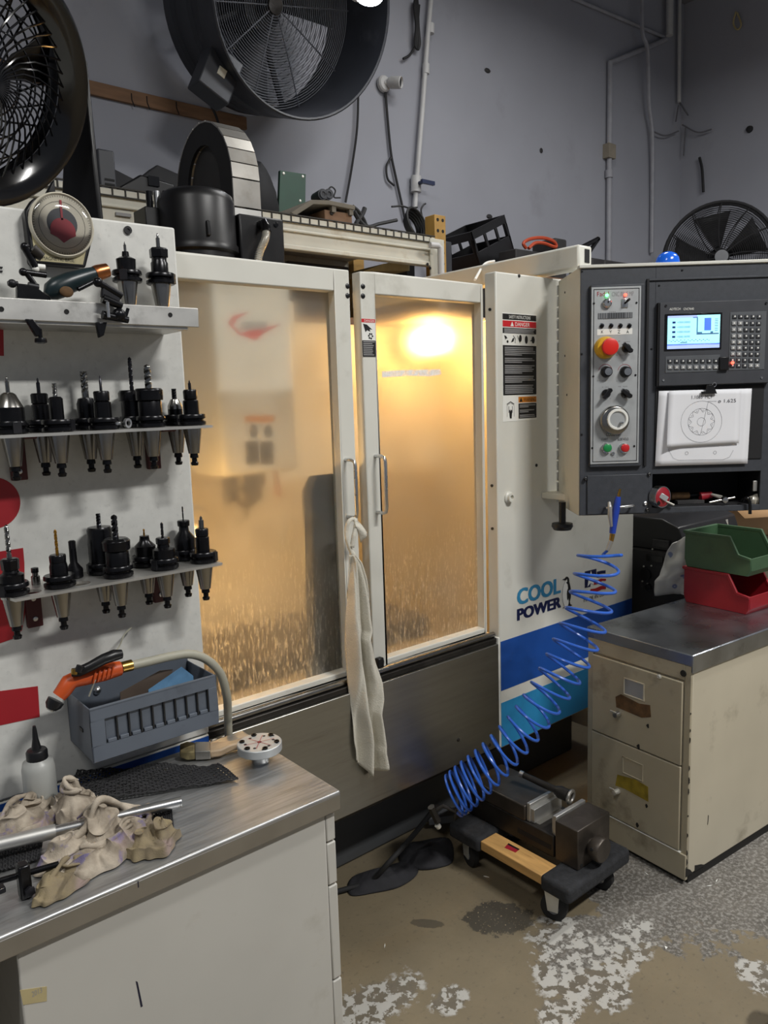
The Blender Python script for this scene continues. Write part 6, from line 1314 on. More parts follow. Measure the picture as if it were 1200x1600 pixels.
bx(VX0+.008, VX1-.008, VY0+.190, VY0+.204, DT+.076, DT+.138).build('jaw_plate', 'alu', vs0, bev=.002); bx(VX0+.012, VX1-.012, VY0+.176, VY0+.190, DT+.076, DT+.122).build('jaw_step', 'alu', vs0, bev=.001)
q = on(690+955/3.871, 1200+490/3.871, 'y', VY0-.03); B().lathe([(.022, 0), (.022, .012), (.036, .013), (.038, .018), (.038, .042), (.035, .046), (0, .046)], (q.x, VY0, q.z), (0, -1, 0), 32).build('screw_boss', 'cast_iron', vs0)
B().cyl((q.x-.033, VY0-.028, q.z+.012), (q.x-.040, VY0-.028, q.z+.014), .005, n=10).build('set_screw', 'dark_void', vs0)
for px, py in ((690+845/3.871, 1200+590/3.871),): a = on(px, py, 'y', VY0); B().cyl((a.x, VY0, a.z), (a.x, VY0-.001, a.z), .006).build('bolt_hole', 'dark_void', vs0)
hn = thing('vise_handle', 'dark vise crank handle lying across the top of the vise', 'handle', (1.93, 1.62, DT+.13)); hz_ = DT+.150
ha, hb_ = on(690+490/3.871, 1200+40/3.871, 'z', hz_+.02), on(690+770/3.871, 1200+170/3.871, 'z', hz_)
B().cyl(ha, ha.lerp(hb_, .78), .010, .012, n=14).build('bar', 'dark_steel', hn); B().cyl(ha-(hb_-ha).normalized()*.01, ha+(hb_-ha).normalized()*.004, .011, n=12).build('bar_tip', 'bright_alu', hn)
B().tube([ha.lerp(hb_, .72), ha.lerp(hb_, .82), ha.lerp(hb_, .98)], [.014, .021, .020], 14).build('socket', 'dark_steel', hn); B().torus(.020, .006, hb_+(hb_-ha).normalized()*.006, (hb_-ha), 20, 8).build('socket_ring', 'edge_steel', hn)
# ---- things on the floor under the skirt
mat('floor_black', '#232327', .85, var=.3, sc=30, bump=.3)
def floor_cloth(label, pts, z_, seed, amp, m_='floor_black'):
    c = Vector((0, 0, 0))
    for p_ in pts: c += p_
    c /= len(pts); n = len(pts); mb = B(); vs = [c+Vector((0, 0, amp))]; fs = []; NR, NA = 12, n*6
    
    def edge(a_):
        k = a_*n; i = int(k) % n; f = k-int(k); p0_, p1_, p2_, p3_ = pts[i-1], pts[i], pts[(i+1) % n], pts[(i+2) % n]
        return .5*((2*p1_)+(p2_-p0_)*f+(2*p0_-5*p1_+4*p2_-p3_)*f*f+(3*p1_-p0_-3*p2_+p3_)*f**3)
    for j in range(1, NR+1):
        for i in range(NA):
            p_ = c.lerp(edge(i/NA), j/NR); h = amp*(1-(j/NR)**3)*(.6+.9*noise.noise(Vector((p_.x*9, p_.y*9, seed)))+.4*abs(noise.noise(Vector((p_.x*22, p_.y*22, seed+4))))); vs.append(Vector((p_.x, p_.y, .004+max(0, h))))
    for i in range(NA): fs.append((0, 1+i, 1+(i+1) % NA))
    for j in range(NR-1):
        for i in range(NA): a_ = 1+j*NA; fs.append((a_+i, a_+NA+i, a_+NA+(i+1) % NA, a_+(i+1) % NA))
    o_ = mb.add(vs, fs).build('floor_rag', m_, None, loc=(c.x, c.y, 0), ang=180, solid=.003); setp(o_, label, 'rag', 'black rags on the floor'); return o_
fz = lambda x, y: on(530+x/4.444, 1150+y/4.444, 'z', 0)
floor_cloth('black rag lying nearest the bench on the floor', [fz(75, 1110), fz(90, 990), fz(300, 920), fz(500, 880), fz(545, 960), fz(430, 1050), fz(250, 1095)], 0, 1, .03)
floor_cloth('black rag on the floor in front of the coil hose', [fz(430, 900), fz(430, 790), fz(560, 740), fz(760, 720), fz(790, 870), fz(700, 920), fz(560, 935)], 0, 6, .035)
q = fz(700, 640); dg = thing('sheet_scrap', 'dull grey metal scrap lying under the end of the coil hose', 'scrap', (q.x, q.y, 0))
B().prism([(p_.x, p_.y) for p_ in (fz(620, 660), fz(800, 640), fz(830, 560), fz(720, 590))], (0, 0, .02), (1, 0, 0), (0, 1, 0), (0, 0, .03)).build('plate', 'spray_grey', dg, bev=.004)
fb = thing('floor_beam', 'dark steel block on the floor beneath the machine stripes', 'block', (2.3, 1.95, 0)); bx(2.06, 2.3, 1.86, 1.96, 0, .06).build('block', 'dark_steel', fb, bev=.006)
# small bright chips of swarf on the floor
for k, (px, py) in enumerate(((1040, 1481), (1010, 1365), (1108, 1384), (601, 1478), (760, 1370), (1120, 1376))):
    q = on(px, py, 'z', .001); o_ = B().prism([(-.006, -.004), (.006, -.003), (.004, .006)] if k == 0 else [(-.010, 0), (-.003, .002), (.009, 0), (-.002, -.001)], (0, 0, 0), (math.cos(k*1.3), math.sin(k*1.3), 0), (-math.sin(k*1.3), math.cos(k*1.3), 0), (0, 0, .002)).build('swarf_chip', 'white_decal', None, local=True, loc=(q.x, q.y, .0005), smooth=False)
    setp(o_, ['white triangular chip on the tan floor', 'thin bright swarf curl before the cabinet kick plate', 'bright swarf curl beside the cabinet corner', 'tiny bright chip on tan floor left of the oil stain', 'tiny bright chip in the shadow of the dolly', 'short bright swarf sliver near the cabinet side'][k], 'swarf')
# dark round object cut by the frame's corner
q = on(1210, 1625, 'z', .0); wr = thing('trolley', 'black trolley wheel just entering the bottom corner of the picture', 'trolley', (q.x, q.y, 0)); B().lathe([(.03, -.02), (.052, -.018), (.055, 0), (.052, .018), (.03, .02)], (q.x+.02, q.y, .055), (.3, -1, 0), 26).build('tyre', 'rubber', wr); B().lathe([(.03, -.021), (.03, .021)], (q.x+.02, q.y, .055), (.3, -1, 0), 20).build('hub', 'spray_grey', wr)
# ================================================================ pallet rack behind the machine
RZ = 2.418; RY = 3.0
rk = thing('pallet_rack', 'cream steel pallet rack with wire deck behind the machine', 'shelf rack', (1.9, 3.4, 0))
bx(.55, 2.885, RY, RY+.04, RZ-.150, RZ-.012).build('front_beam', 'rack_cream', rk, bev=.004); bx(.55, 2.885, RY-.012, RY, RZ-.075, RZ-.062).build('beam_bead', 'rack_cream', rk, bev=.004); bx(.55, 2.885, RY-.008, RY, RZ-.150, RZ-.130).build('beam_lip', 'rack_cream', rk, bev=.003)
bx(.55, 2.885, 3.74, 3.78, RZ-.14, RZ-.012).build('rear_beam', 'rack_cream', rk, bev=.004)
bx(2.84, 2.94, RY-.014, RY-.004, RZ-.22, RZ-.012).build('end_plate', 'rack_cream', rk, bev=.002)
for px, py in ((672, 419), (668, 413)): q = on(px, py, 'y', RY-.015); B().cyl((q.x, RY-.014, q.z), (q.x, RY-.016, q.z), .008).build('bolt_hole', 'dark_void', rk)
for y in (RY+.002, 3.70):
    p_ = bx(2.89, 2.97, y, y+.075, 0, RZ+.115).build('post', 'rack_yellow', rk, bev=.003); bx(.46, .54, y, y+.075, 0, RZ+.115).build('post', 'rack_yellow', rk, bev=.003)
    if y < 3.1:
        for i in range(7):
            for xx in (2.912, 2.948): B().cyl((xx, y, RZ+.09-.055*i), (xx, y-.001, RZ+.09-.055*i), .009, n=10).build('post_hole', 'dark_void', p_)
w0 = None; n_ = 46
B().box(.56, 2.88, RY+.0, 3.77, RZ-.012, RZ-.009).build('deck_sheet', 'rack_cream', rk)
for i in range(n_):
    xx = .58+i*(2.27/(n_-1))
    if w0 is None: w0 = B().tube([(0, .76, 0), (0, .0, 0), (0, -.006, -.004), (0, -.006, -.032)], .0035, 6).build('deck_wire', 'wire_dark', rk, local=True, loc=ROOTM[rk.name].inverted() @ Vector((xx, RY-.002, RZ)))
    else: place(w0, ROOTM[rk.name].inverted() @ Vector((xx, RY-.002, RZ)))
for dz_ in (0, -.032): B().cyl((.56, RY-.008, RZ+dz_), (2.88, RY-.008, RZ+dz_), .0035, n=6).build('deck_edge_wire', 'wire_dark', rk)
bx(.56, 2.88, RY-.006, RY-.001, RZ-.034, RZ-.006).build('deck_lip', 'rack_cream', rk)
a = on(192, 336, 'y', RY-.002); bx(a.x-.03, a.x+.03, RY-.011, RY-.0, a.z-.006, a.z+.006).build('name_badge', 'grey_print', rk)
# lower shelf under the beam with dark load
bx(.56, 2.88, RY+.05, 3.74, 1.95, 1.99).build('lower_shelf', 'plank_wood', rk)
B().tube([on(688, 388, 'y', RY-.06), on(684, 384, 'y', RY-.06), on(672, 383, 'y', RY-.05)][::-1]+[Vector((on(688, 392, 'y', RY-.06).x, RY-.06, 1.9))], .016, 12).build('drain_pipe', 'pvc', rk)
# things on the rack
def boxthing(name, label, cat, px0, px1, py0, y, d, zb, m_, rz=0, bev=.006, nm='body'):
    a = on(px0, py0, 'y', y); b_ = on(px1, py0, 'y', y); t = thing(name, label, cat, ((a.x+b_.x)/2, y+d/2, zb)); bx(a.x, b_.x, y, y+d, zb, a.z).build(nm, m_, t, bev=bev); return t, a, b_
t, a, b_ = boxthing('power_supply', 'upright black electronics box on the rack beside the big fan', 'electronics', 152, 178, 231, 3.2, .22, RZ+.004, 'fan_grey')
for i in range(6): bx(a.x+.02, a.x+.06, 3.198, 3.2, a.z-.12-.018*i, a.z-.112-.018*i).build('vent_slot', 'dark_void', t)
t = thing('monitor', 'flat black monitor lying tilted on the rack', 'monitor', (1.55, 3.3, RZ+.004))
B().prism([(p_.x, p_.z) for p_ in (on(180, 296, 'y', 3.3), on(220, 272, 'y', 3.3), on(274, 288, 'y', 3.3), on(274, 305, 'y', 3.3), on(200, 305, 'y', 3.3))], (0, 3.3, 0), (1, 0, 0), (0, 0, 1), (0, .3, 0)).build('casing', 'black_plastic', t, bev=.008)
a = on(238, 283, 'y', 3.298); bx(a.x-.02, a.x+.03, 3.292, 3.3, a.z-.02, a.z+.02).build('port_block', 'black_gloss', t)
t = thing('machine_cover', 'folded black plastic cover behind the flat monitor on the rack', 'cover', (1.7, 3.55, RZ+.004)); B().prism([(p_.x, p_.z) for p_ in (on(176, 262, 'y', 3.6), on(215, 282, 'y', 3.6), on(246, 257, 'y', 3.6), on(290, 276, 'y', 3.6), on(290, 310, 'y', 3.6), on(176, 306, 'y', 3.6))], (0, 3.6, 0), (1, 0, 0), (0, 0, 1), (0, .1, 0)).build('cover', 'black_matte', t, bev=.006)
t = thing('black_bag', 'crumpled black bag on the rack right of the cable carrier', 'bag', (2.05, 3.45, RZ+.004)); mb = B(); mb.ball((0, 0, 0), 1, 26, 16)
c_ = on(400, 310, 'y', 3.5); mb.v = [Vector((c_.x-.03+.12*v_.x*(1.15-.4*v_.z)*(1+.22*noise.noise(v_*2.3)), 3.5+.14*v_.y, RZ+.17+max(-.16, .20*v_.z*(1+.2*noise.noise(v_*3+Vector((4, 0, 0))))))) for v_ in mb.v]; mb.build('bag', 'black_matte', t, ang=30)
# green board
t = thing('green_board', 'dark green panel with corner screws propped upright on the rack', 'board', (2.3, 3.45, RZ+.004)); pq = [on(*q, 'y', 3.42) for q in ((438, 266), (478, 272), (474, 320), (434, 318))]
gb = B().prism([(p_.x, p_.z) for p_ in pq[:2]]+[(pq[2].x, RZ+.005), (pq[3].x-.01, RZ+.005)], (0, 3.42, 0), (1, 0, 0), (0, 0, 1), (0, .02, 0)).build('panel', 'green_card', t, bev=.002)
for px, py in ((443, 271), (473, 276), (469, 314)): q = on(px, py, 'y', 3.42); B().lathe([(.008, 0), (.006, .003), (0, .004)], q, (0, -1, 0), 10).build('screw', 'tin', t)
# wooden tray with grey unit and valves
t = thing('wooden_case', 'grey wooden case with open frame on the rack', 'case', (2.62, 3.2, RZ+.004)); a = on(507, 327, 'y', 3.12); b_ = on(550, 333, 'y', 3.12)
bx(a.x, b_.x, 3.12, 3.4, RZ+.004, a.z).build('drawer_box', 'plank_wood', t, bev=.004); k_ = mat('old_wood', '#6b6458', .8, var=.2, sc=8); 
B().prism([(p_.x, p_.z) for p_ in (on(455, 332, 'y', 3.1), on(487, 312, 'y', 3.1), on(515, 313, 'y', 3.1), on(555, 321, 'y', 3.1), on(555, 328, 'y', 3.1), on(515, 320, 'y', 3.1), on(490, 319, 'y', 3.1), on(462, 337, 'y', 3.1))], (0, 3.1, 0), (1, 0, 0), (0, 0, 1), (0, .32, 0)).build('frame_board', k_, t, bev=.002)
bx(on(478, 330, 'y', 3.15).x, a.x, 3.15, 3.42, RZ+.004, RZ+.03).build('base_board', k_, t)
for px in (521, 548): q = on(px, 325, 'y', 3.11); bx(q.x-.012, q.x+.012, 3.105, 3.14, a.z-.01, on(px, 320, 'y', 3.1).z).build('frame_post', k_, t)
q = on(518, 333, 'y', 3.12); B().lathe([(.012, 0), (.008, .006), (0, .007)], q, (0, -1, 0), 12).build('knob', 'dark_steel', t)
t = thing('twin_valve', 'pair of small round metal cylinders on top of the wooden case', 'valve', (on(500, 306, 'y', 3.2).x, 3.2, on(500, 312, 'y', 3.1).z+.006))
for px in (499, 508): q = on(px, 305, 'y', 3.2); B().cyl(q+Vector((0, -.03, -.002)), q+Vector((.02, .06, 0)), .026, n=18).ring(.020, .012, q+Vector((0, -.033, -.002)), (0, -1, 0), .003, 16).build('cylinder', 'fan_grey', t)
B().tube(spline([on(512, 297, 'y', 3.2), on(518, 292, 'y', 3.2), on(524, 298, 'y', 3.2), on(522, 308, 'y', 3.2), on(532, 309, 'y', 3.2)], 6), .004, 6).build('wire', 'cable_black', t)
def cable(label, pts, r=.006, m_='cable_black', name='cable', group=None, n=6):
    c = (Vector(pts[0])+Vector(pts[-1]))/2; o_ = B().tube(spline(pts, n), r, 7).build(name, m_, None, loc=c); setp(o_, label, 'cable', group); return o_
O3 = lambda x, y, yy=3.15: on(x, y, 'y', yy)
for k, P in enumerate(([(551, 322), (560, 330), (568, 342), (575, 354), (592, 350), (606, 347), (620, 344)], [(553, 330), (562, 345), (572, 356), (556, 352), (566, 335), (570, 325)])):
    cable(['black cable bundle spilling right from the wooden case on the rack', 'short black cable curl beside the wooden case on the rack'][k], [O3(*q) for q in P], .009 if k == 0 else .012)
t = thing('cable_coil', 'coil of black cable at the yellow rack post', 'cable', (O3(640, 360).x, 3.15, RZ+.004))
for k in range(5): c_ = O3(646+k*1.5, 362+k); B().torus(.085-.007*k, .007, Vector((c_.x, 3.12+.02*k, RZ+.09)), (.25, -1, .3), 26, 7).build('loop', 'cable_black', t)
cable('thin black wire end sticking up beside the rack post', [O3(660, 342), O3(658, 328), O3(662, 320), O3(665, 318)], .005); cable('black branching wire in front of the wall pipe above the rack', [O3(612, 323), O3(628, 322), O3(640, 325), O3(652, 324)], .005)
# dark cartons under the beam
t = thing('timber_board', 'pale board lying under the rack beam', 'board', (2.6, 3.2, 1.99)); B().prism([(p_.x, p_.z) for p_ in (on(568, 424, 'y', 3.2), on(600, 412, 'y', 3.2), on(640, 408, 'y', 3.2), on(640, 423, 'y', 3.2))], (0, 3.2, 0), (1, 0, 0), (0, 0, 1), (0, .3, 0)).build('board', 'masking', t)
boxthing('dark_box', 'dark box on the shelf under the rack beam', 'box', 450, 545, 407, 3.25, .4, 1.992, 'dust_black'); boxthing('dark_box', 'narrow dark box under the rack beam next to the post', 'box', 636, 648, 403, 3.3, .3, 1.992, 'black_matte')
boxthing('charger', 'black slotted charger tower right of the rack post', 'electronics', 693, 706, 376, 3.1, .12, 0, 'fan_grey')
# ---- low shelving behind on the right, with crate and junk
sh2 = thing('storage_shelf', 'dark storage shelf along the back wall on the right', 'shelf', (4.6, 3.5, 0)); SZ = 2.30
bx(3.25, 5.3, 3.05, 3.86, SZ-.03, SZ).build('top_board', 'plank_wood', sh2)
for x in (3.3, 5.2):
    for y in (3.08, 3.8): bx(x, x+.06, y, y+.05, 0, SZ-.03).build('post', 'dark_steel', sh2)
bx(3.3, 5.25, 3.1, 3.8, 1.2, 1.23).build('middle_board', 'plank_wood', sh2)
cr = thing('plastic_crate', 'black plastic milk crate tilted over on the shelf', 'crate', (3.95, 3.4, SZ)); cyq = 3.4
cq = [on(*q, 'y', 3.35) for q in ((795, 372), (838, 342), (850, 374), (845, 392), (768, 398))]
cx0, cx1 = 3.55, 3.98
M_ = Matrix.Translation((3.74, 3.35, SZ+.21)) @ Matrix.Rotation(-.42, 4, 'Y')
c_ = B(); L_ = .34; t_ = .012
c_.box(-.17, .17, 0, L_, -.15, -.15+t_, M_)
for y0 in (0, L_-t_):
    c_.box(-.17, .17, y0, y0+t_, .10, .15, M_).box(-.17, .17, y0, y0+t_, -.15, .02, M_)
    for xx in (-.17, -.06, .05, .15): c_.box(xx, xx+.02, y0, y0+t_, .02, .10, M_)
for x0_ in (-.17, .17-t_): c_.box(x0_, x0_+t_, 0, L_, .10, .15, M_).box(x0_, x0_+t_, 0, L_, -.15, .02, M_).box(x0_, x0_+t_, 0, .03, .02, .1, M_).box(x0_, x0_+t_, L_-.03, L_, .02, .1, M_)
c_.build('crate_body', 'black_plastic', cr, bev=.002)
cable('orange-red extension cord looped over the crate on the shelf', [on(*q, 'y', 3.3) for q in ((822, 388), (818, 380), (830, 373), (850, 372), (866, 378), (868, 386), (850, 380), (836, 380), (826, 388))], .011, 'red_cord', 'extension_cord')
t, a, b_ = boxthing('tool_box', 'brown-grey box in front of the crate on the shelf', 'box', 806, 850, 388, 3.15, .14, SZ+.001, 'dust_black')
t = thing('angle_bracket', 'black open triangular bracket on the shelf right of the crate', 'bracket', (4.5, 3.4, SZ)); mb = B()
P_ = [on(898, 392, 'y', 3.35), on(935, 373, 'y', 3.35), on(915, 402, 'y', 3.35)]
for i in range(3): mb.cyl(P_[i], P_[(i+1) % 3], .016, n=6)
mb.build('frame', 'black_plastic', t)
for k, (x0_, x1_, y0_, lab) in enumerate(((868, 886, 371, 'dark upright box behind the red cord'), (925, 945, 402, 'low black lump beside the triangular bracket'), (945, 1000, 405, 'long low dark case on the shelf left of the beacon'))):
    t, a, b_ = boxthing('dark_box', lab, 'box', x0_, x1_, y0_, 3.3, .2, SZ+.001, 'dust_black', bev=.012)
# ---- round floor fan at the far right
def grille_fan(name, label, c, axis, R, m_body, rings, base=None, blades=5):
    ax_ = Vector(axis).normalized(); t = thing(name, label, 'fan', (c.x, c.y, base if base is not None else c.z-R)); q_ = ax_.to_track_quat('Z', 'Y').to_matrix()
    def P3(r, a, z): return c+q_ @ Vector((r*math.cos(a), r*math.sin(a), z))
    B().torus(R, .012, c+ax_*.03, ax_, 48, 8).torus(R, .012, c-ax_*.05, ax_, 48, 8).build('rim', m_body, t)
    g_ = B()
    for sgn in (1, -1):
        for i in range(rings): r = R*(.18+.82*(i+1)/(rings+1)); g_.torus(r, .0022, c+ax_*(sgn*(.03+.07*(1-(r/R)**2))), ax_, 40, 4)
        for k in range(12):
            a = 2*math.pi*k/12; g_.tube([P3(R*f, a+.25*(1-f), sgn*(.03+.07*(1-f*f))) for f in (.12, .35, .6, .8, 1)], .004, 5)
    setp(g_.build('grille', m_body, t), kind='stuff')
    B().lathe([(.07, -.13), (.08, -.12), (.08, -.02), (.05, .01), (.05, .06), (0, .07)], c, ax_, 20).build('motor', m_body, t); B().lathe([(R*.12, 0), (R*.12, .008), (0, .010)], c+ax_*.10, ax_, 20).build('badge', 'spray_grey', t)
    for k in range(blades):
        a = 2*math.pi*k/blades+.5; vs = []
        for i in range(6):
            f = .14+.74*i/5
            for s_ in (-1, 1): vs.append(P3(R*f, a+s_*(.36+.05*f), -.02+s_*.035*(1-.3*f)))
        B().add(vs, [(2*i, 2*i+1, 2*i+3, 2*i+2) for i in range(5)]).build('blade', m_body, t, solid=.004)
    return t, ax_, q_
fc_ = Vector(on(1147, 402, 'y', 3.25)); fc_ = Vector((6.0, 3.05, on(1147, 402, 'y', 3.0).z-.01)); dirv = Vector((-.80, -.58, -.05))
t, ax_, q_ = grille_fan('shop_fan', 'black round shop fan peeking over the control box', fc_, dirv, .41, 'black_matte', 22, base=0)
B().cyl((fc_.x+.10, fc_.y+.07, 0), (fc_.x+.10, fc_.y+.07, fc_.z), .03, n=12).lathe([(.3, 0), (.3, .02), (.05, .05)], (fc_.x+.10, fc_.y+.07, 0)).build('stand', 'black_matte', t)
for k, a in enumerate((1.1, 2.0)): pass
# ---- large black high velocity fan, left
fcx = dep(-33, 125, 1.95); _a, _t = math.radians(294.6), math.radians(-26); nax = Vector((math.cos(_a)*math.cos(_t), math.sin(_a)*math.cos(_t), math.sin(_t))); Rf_ = .302
lf = thing('floor_fan', 'large glossy black fan on the machine top at the left edge', 'fan', (fcx.x, fcx.y, 1.987))
q_ = nax.to_track_quat('Z', 'Y').to_matrix(); P3 = lambda r, a, z: fcx+q_ @ Vector((r*math.cos(a), r*math.sin(a), z))
B().lathe([(Rf_-.078, .022), (Rf_-.055, .048), (Rf_-.035, .060), (Rf_-.012, .062), (Rf_+.002, .045), (Rf_+.006, .02), (Rf_, -.02), (Rf_-.02, -.09), (Rf_-.03, -.09), (Rf_-.015, -.02), (Rf_-.03, .03), (Rf_-.074, .014), (Rf_-.078, .022)], fcx, nax, 72, False).build('housing_ring', 'black_gloss', lf, ang=50)
gl_ = B(); Ri = Rf_-.07
for k in range(44):
    a = 2*math.pi*k/44; gl_.tube([P3(Ri*f, a+.9*(1-f)**1.2, .03+.03*(1-f*f)) for f in (.06, .2, .4, .6, .8, .92, 1)], .0028, 5)
for r in (.06, .3, .55, .78): gl_.torus(Ri*r, .0026, fcx+nax*(.028+.03*(1-r*r)), nax, 44, 5)
setp(gl_.build('front_grille', 'black_gloss', lf), kind='stuff')
gl_ = B(); Rb = Rf_-.03
for k in range(28): a = 2*math.pi*k/28; gl_.tube([P3(Rb*f, a-.7*(1-f), -.09-.03*(1-f*f)) for f in (.15, .4, .7, 1)], .003, 5)
for r in np.linspace(.15, .97, 8): gl_.torus(Rb*float(r), .003, fcx-nax*(.09+.03*(1-float(r)**2)), nax, 44, 5)
setp(gl_.build('rear_grille', 'black_plastic', lf), kind='stuff')
B().lathe([(.07, -.16), (.075, -.10), (.06, -.05), (.045, -.03), (0, -.025)], fcx, nax, 26).build('motor', 'black_plastic', lf)
for k in range(3):
    a = 2*math.pi*k/3+.55; vs = []
    for i in range(6):
        f = .2+.74*i/5
        for s_ in (-1, 1): vs.append(P3(Rb*f, a+s_*.32, -.03+s_*.04))
    B().add(vs, [(2*i, 2*i+1, 2*i+3, 2*i+2) for i in range(5)]).build('blade', 'black_plastic', lf, solid=.003)
eh = Vector((-nax.y, nax.x, 0)).normalized(); 
if eh.x < 0: eh = -eh
nh = Vector((nax.x, nax.y, 0)).normalized()
for s_ in (1, -1):
    c_ = fcx+eh*(s_*(Rf_+.05)); pl2 = [(-.05, .17), (.018, .17), (.035, 1.987+.012-fcx.z), (-.16, 1.987+.012-fcx.z)]
    B().prism(pl2, c_-eh*.009, nh, Vector((0, 0, 1)), eh*.018).build('stand_side', 'black_plastic', lf, bev=.006)
B().box(-Rf_-.06, Rf_+.06, -.18, .035, 0, .020, Matrix.Translation((fcx.x, fcx.y, 1.987)) @ Matrix(((eh.x, -nh.x if 0 else nh.x, 0, 0), (eh.y, nh.y, 0, 0), (0, 0, 1, 0), (0, 0, 0, 1)))).build('stand_base', 'black_plastic', lf, bev=.006)
B().prism([(-Rf_-.05, .01), (Rf_+.05, .01), (Rf_+.05, .30), (Rf_*.85, .16), (Rf_*.5, .06), (0, .03), (-Rf_*.5, .06), (-Rf_*.85, .16), (-Rf_-.05, .30)], Vector((fcx.x, fcx.y, 1.987))-nh*.16, eh, Vector((0, 0, 1)), nh*.012).build('stand_web', 'black_plastic', lf, bev=.003)
# ---- drum fan on the back wall with work light
dax = Vector((0, -.945, -.33)).normalized(); dc = Vector((2.28, 3.40, 3.52))
df = thing('drum_fan', 'big dark grey drum fan hung high on the back wall', 'fan', (2.3, YW-.01, 3.0)); DR = .495
B().lathe([(.47, -.30), (.500, -.29), (.500, -.22), (.488, -.20), (.488, -.13), (.500, -.11), (.500, -.04), (.488, -.02), (.488, .05), (.497, .07), (.497, .21), (.490, .215), (.482, .21), (.478, .04), (.475, -.29), (.47, -.30)], dc, dax, 72, False).build('drum', 'fan_grey', df, ang=30)
gq = dax.to_track_quat('Z', 'Y').to_matrix(); g3 = lambda r, a, z: dc+gq @ Vector((r*math.cos(a), r*math.sin(a), z))
g_ = B()
for i in range(36): r = .035+.0122*i; g_.torus(r, .0024, dc+dax*(-.12+.035*(1-(r/.48)**2)), dax, 56, 4)
for k in range(10): a = 2*math.pi*k/10+.2; g_.tube([g3(.478*f, a, -.12+.035*(1-f*f)) for f in (.08, .4, .7, 1)], .0042, 5)
setp(g_.build('grille', 'fan_wire', df), kind='stuff')
g_ = B()
for i in range(14): r = .06+.030*i; g_.torus(r, .0025, dc-dax*.29, dax, 44, 4)
for k in range(4): a = 2*math.pi*k/4+.5; g_.cyl(g3(.05, a, -.28), g3(.475, a, -.28), .016, n=6)
setp(g_.build('rear_guard', 'fan_grey', df), kind='stuff')
B().lathe([(.10, -.32), (.11, -.31), (.11, -.20), (.05, -.19), (.05, -.13), (0, -.13)], dc, dax, 24).build('motor', 'fan_grey', df); B().lathe([(.045, -.09), (.04, -.075), (.015, -.07), (0, -.07)], dc, dax, 20).build('hub_cap', 'dark_steel', df)
for k in range(3):
    a = 2*math.pi*k/3+.35; vs = []
    for i in range(6):
        f = .12+.34*i/5
        for s_ in (-1, 1): vs.append(g3(f, a+s_*(.28+.1*f), -.20+s_*.04))
    B().add(vs, [(2*i, 2*i+1, 2*i+3, 2*i+2) for i in range(5)]).build('blade', 'fan_grey', df, solid=.005)
bq1 = on(337, 120, 'y', 3.45); B().box(-.085, .085, -.06, .06, -.11, .11, Matrix.Translation(bq1) @ Matrix.Rotation(.45, 4, 'Y')).build('switch_box', 'fan_grey', df, bev=.008)
B().box(-.02, .02, -.002, .002, -.02, .02, Matrix.Translation(bq1+Vector((0, -.062, 0))) @ Matrix.Rotation(.45, 4, 'Y')).build('switch_label', 'rack_cream', df)
B().cyl(dc-dax*.25, Vector((dc.x, YW, dc.z+.20)), .03, n=12).box(dc.x-.10, dc.x+.10, YW-.02, YW-.002, dc.z+.05, dc.z+.4).build('wall_mount', 'fan_grey', df)
cable('black fan cord hanging from the drum fan to the rack', [on(311, 88, 'y', 3.6), on(310, 120, 'y', 3.7), on(325, 155, 'y', 3.75), on(340, 188, 'y', 3.78), on(352, 240, 'y', 3.78)], .007)
wl = thing('work_light', 'bright white work light in front of the drum fan', 'lamp', Vector(on(576, -8, 'y', 2.85))); q = on(576, -9, 'y', 2.85)
B().ball(q, .055, 18, 12, (1.3, 1, .75)).build('bulb', 'bulb', wl); B().lathe([(.075, 0), (.07, .03), (.035, .07), (.035, .12)], q+Vector((0, .03, .03)), (0, .3, 1), 22).build('lamp_housing', 'dark_steel', wl); B().cyl(q+Vector((0, .06, .13)), Vector((q.x, YW, q.z+.35)), .012, n=10).build('arm', 'dark_steel', wl)
mat('dust_tan', '#8b8375', .7, var=.1); mat('web_grey', '#6b6b70', .9, var=.1)
# ---- wall fittings
WQ = lambda x, y, o_=.0: on(x, y, 'y', YW-o_)
a, b_ = WQ(60, 122), WQ(382, 182); hgt_ = WQ(382, 182).z-WQ(382, 201).z
t = thing('wall_plank', 'brown wooden plank fixed along the back wall', 'plank', (a.x, YW, a.z)); bx(a.x-.3, b_.x, YW-.022, YW-.001, b_.z-hgt_-.01, b_.z-.01).build('plank', 'plank_wood', t, bev=.002)
for px in (206, 230, 276): q = WQ(px, 156+(px-206)*.18, .023); B().tube([q+Vector((0, 0, .03)), q, q+Vector((.012, 0, -.03))], .003, 5).build('crack', 'dark_void', t)
# security camera
q = WQ(598, 132, .01); sc2 = thing('security_camera', 'small white bullet camera on the back wall', 'camera', q)
B().lathe([(.048, 0), (.048, .02), (.04, .03), (0, .03)], q, (0, -1, 0), 26).build('mount', 'pvc', sc2); B().cyl(q+Vector((0, -.02, 0)), q+Vector((.04, -.06, 0)), .018).build('arm', 'pvc', sc2)
cd_ = Vector((.45, -.8, -.15)).normalized(); B().lathe([(.028, -.03), (.036, -.01), (.036, .05), (.032, .055), (.028, .045), (0, .045)], q+Vector((.035, -.06, .0)), cd_, 24).build('barrel', 'pvc', sc2); B().lathe([(.026, .046), (.012, .049), (0, .049)], q+Vector((.035, -.06, .0)), cd_, 18).build('lens', 'black_gloss', sc2)
cable('grey camera cable with plug running down the wall', [WQ(602, 142, .02), WQ(606, 190, .02), WQ(611, 240, .02), WQ(618, 275, .02), WQ(628, 320, .02), WQ(633, 345, .02)], .008, 'cable_black')
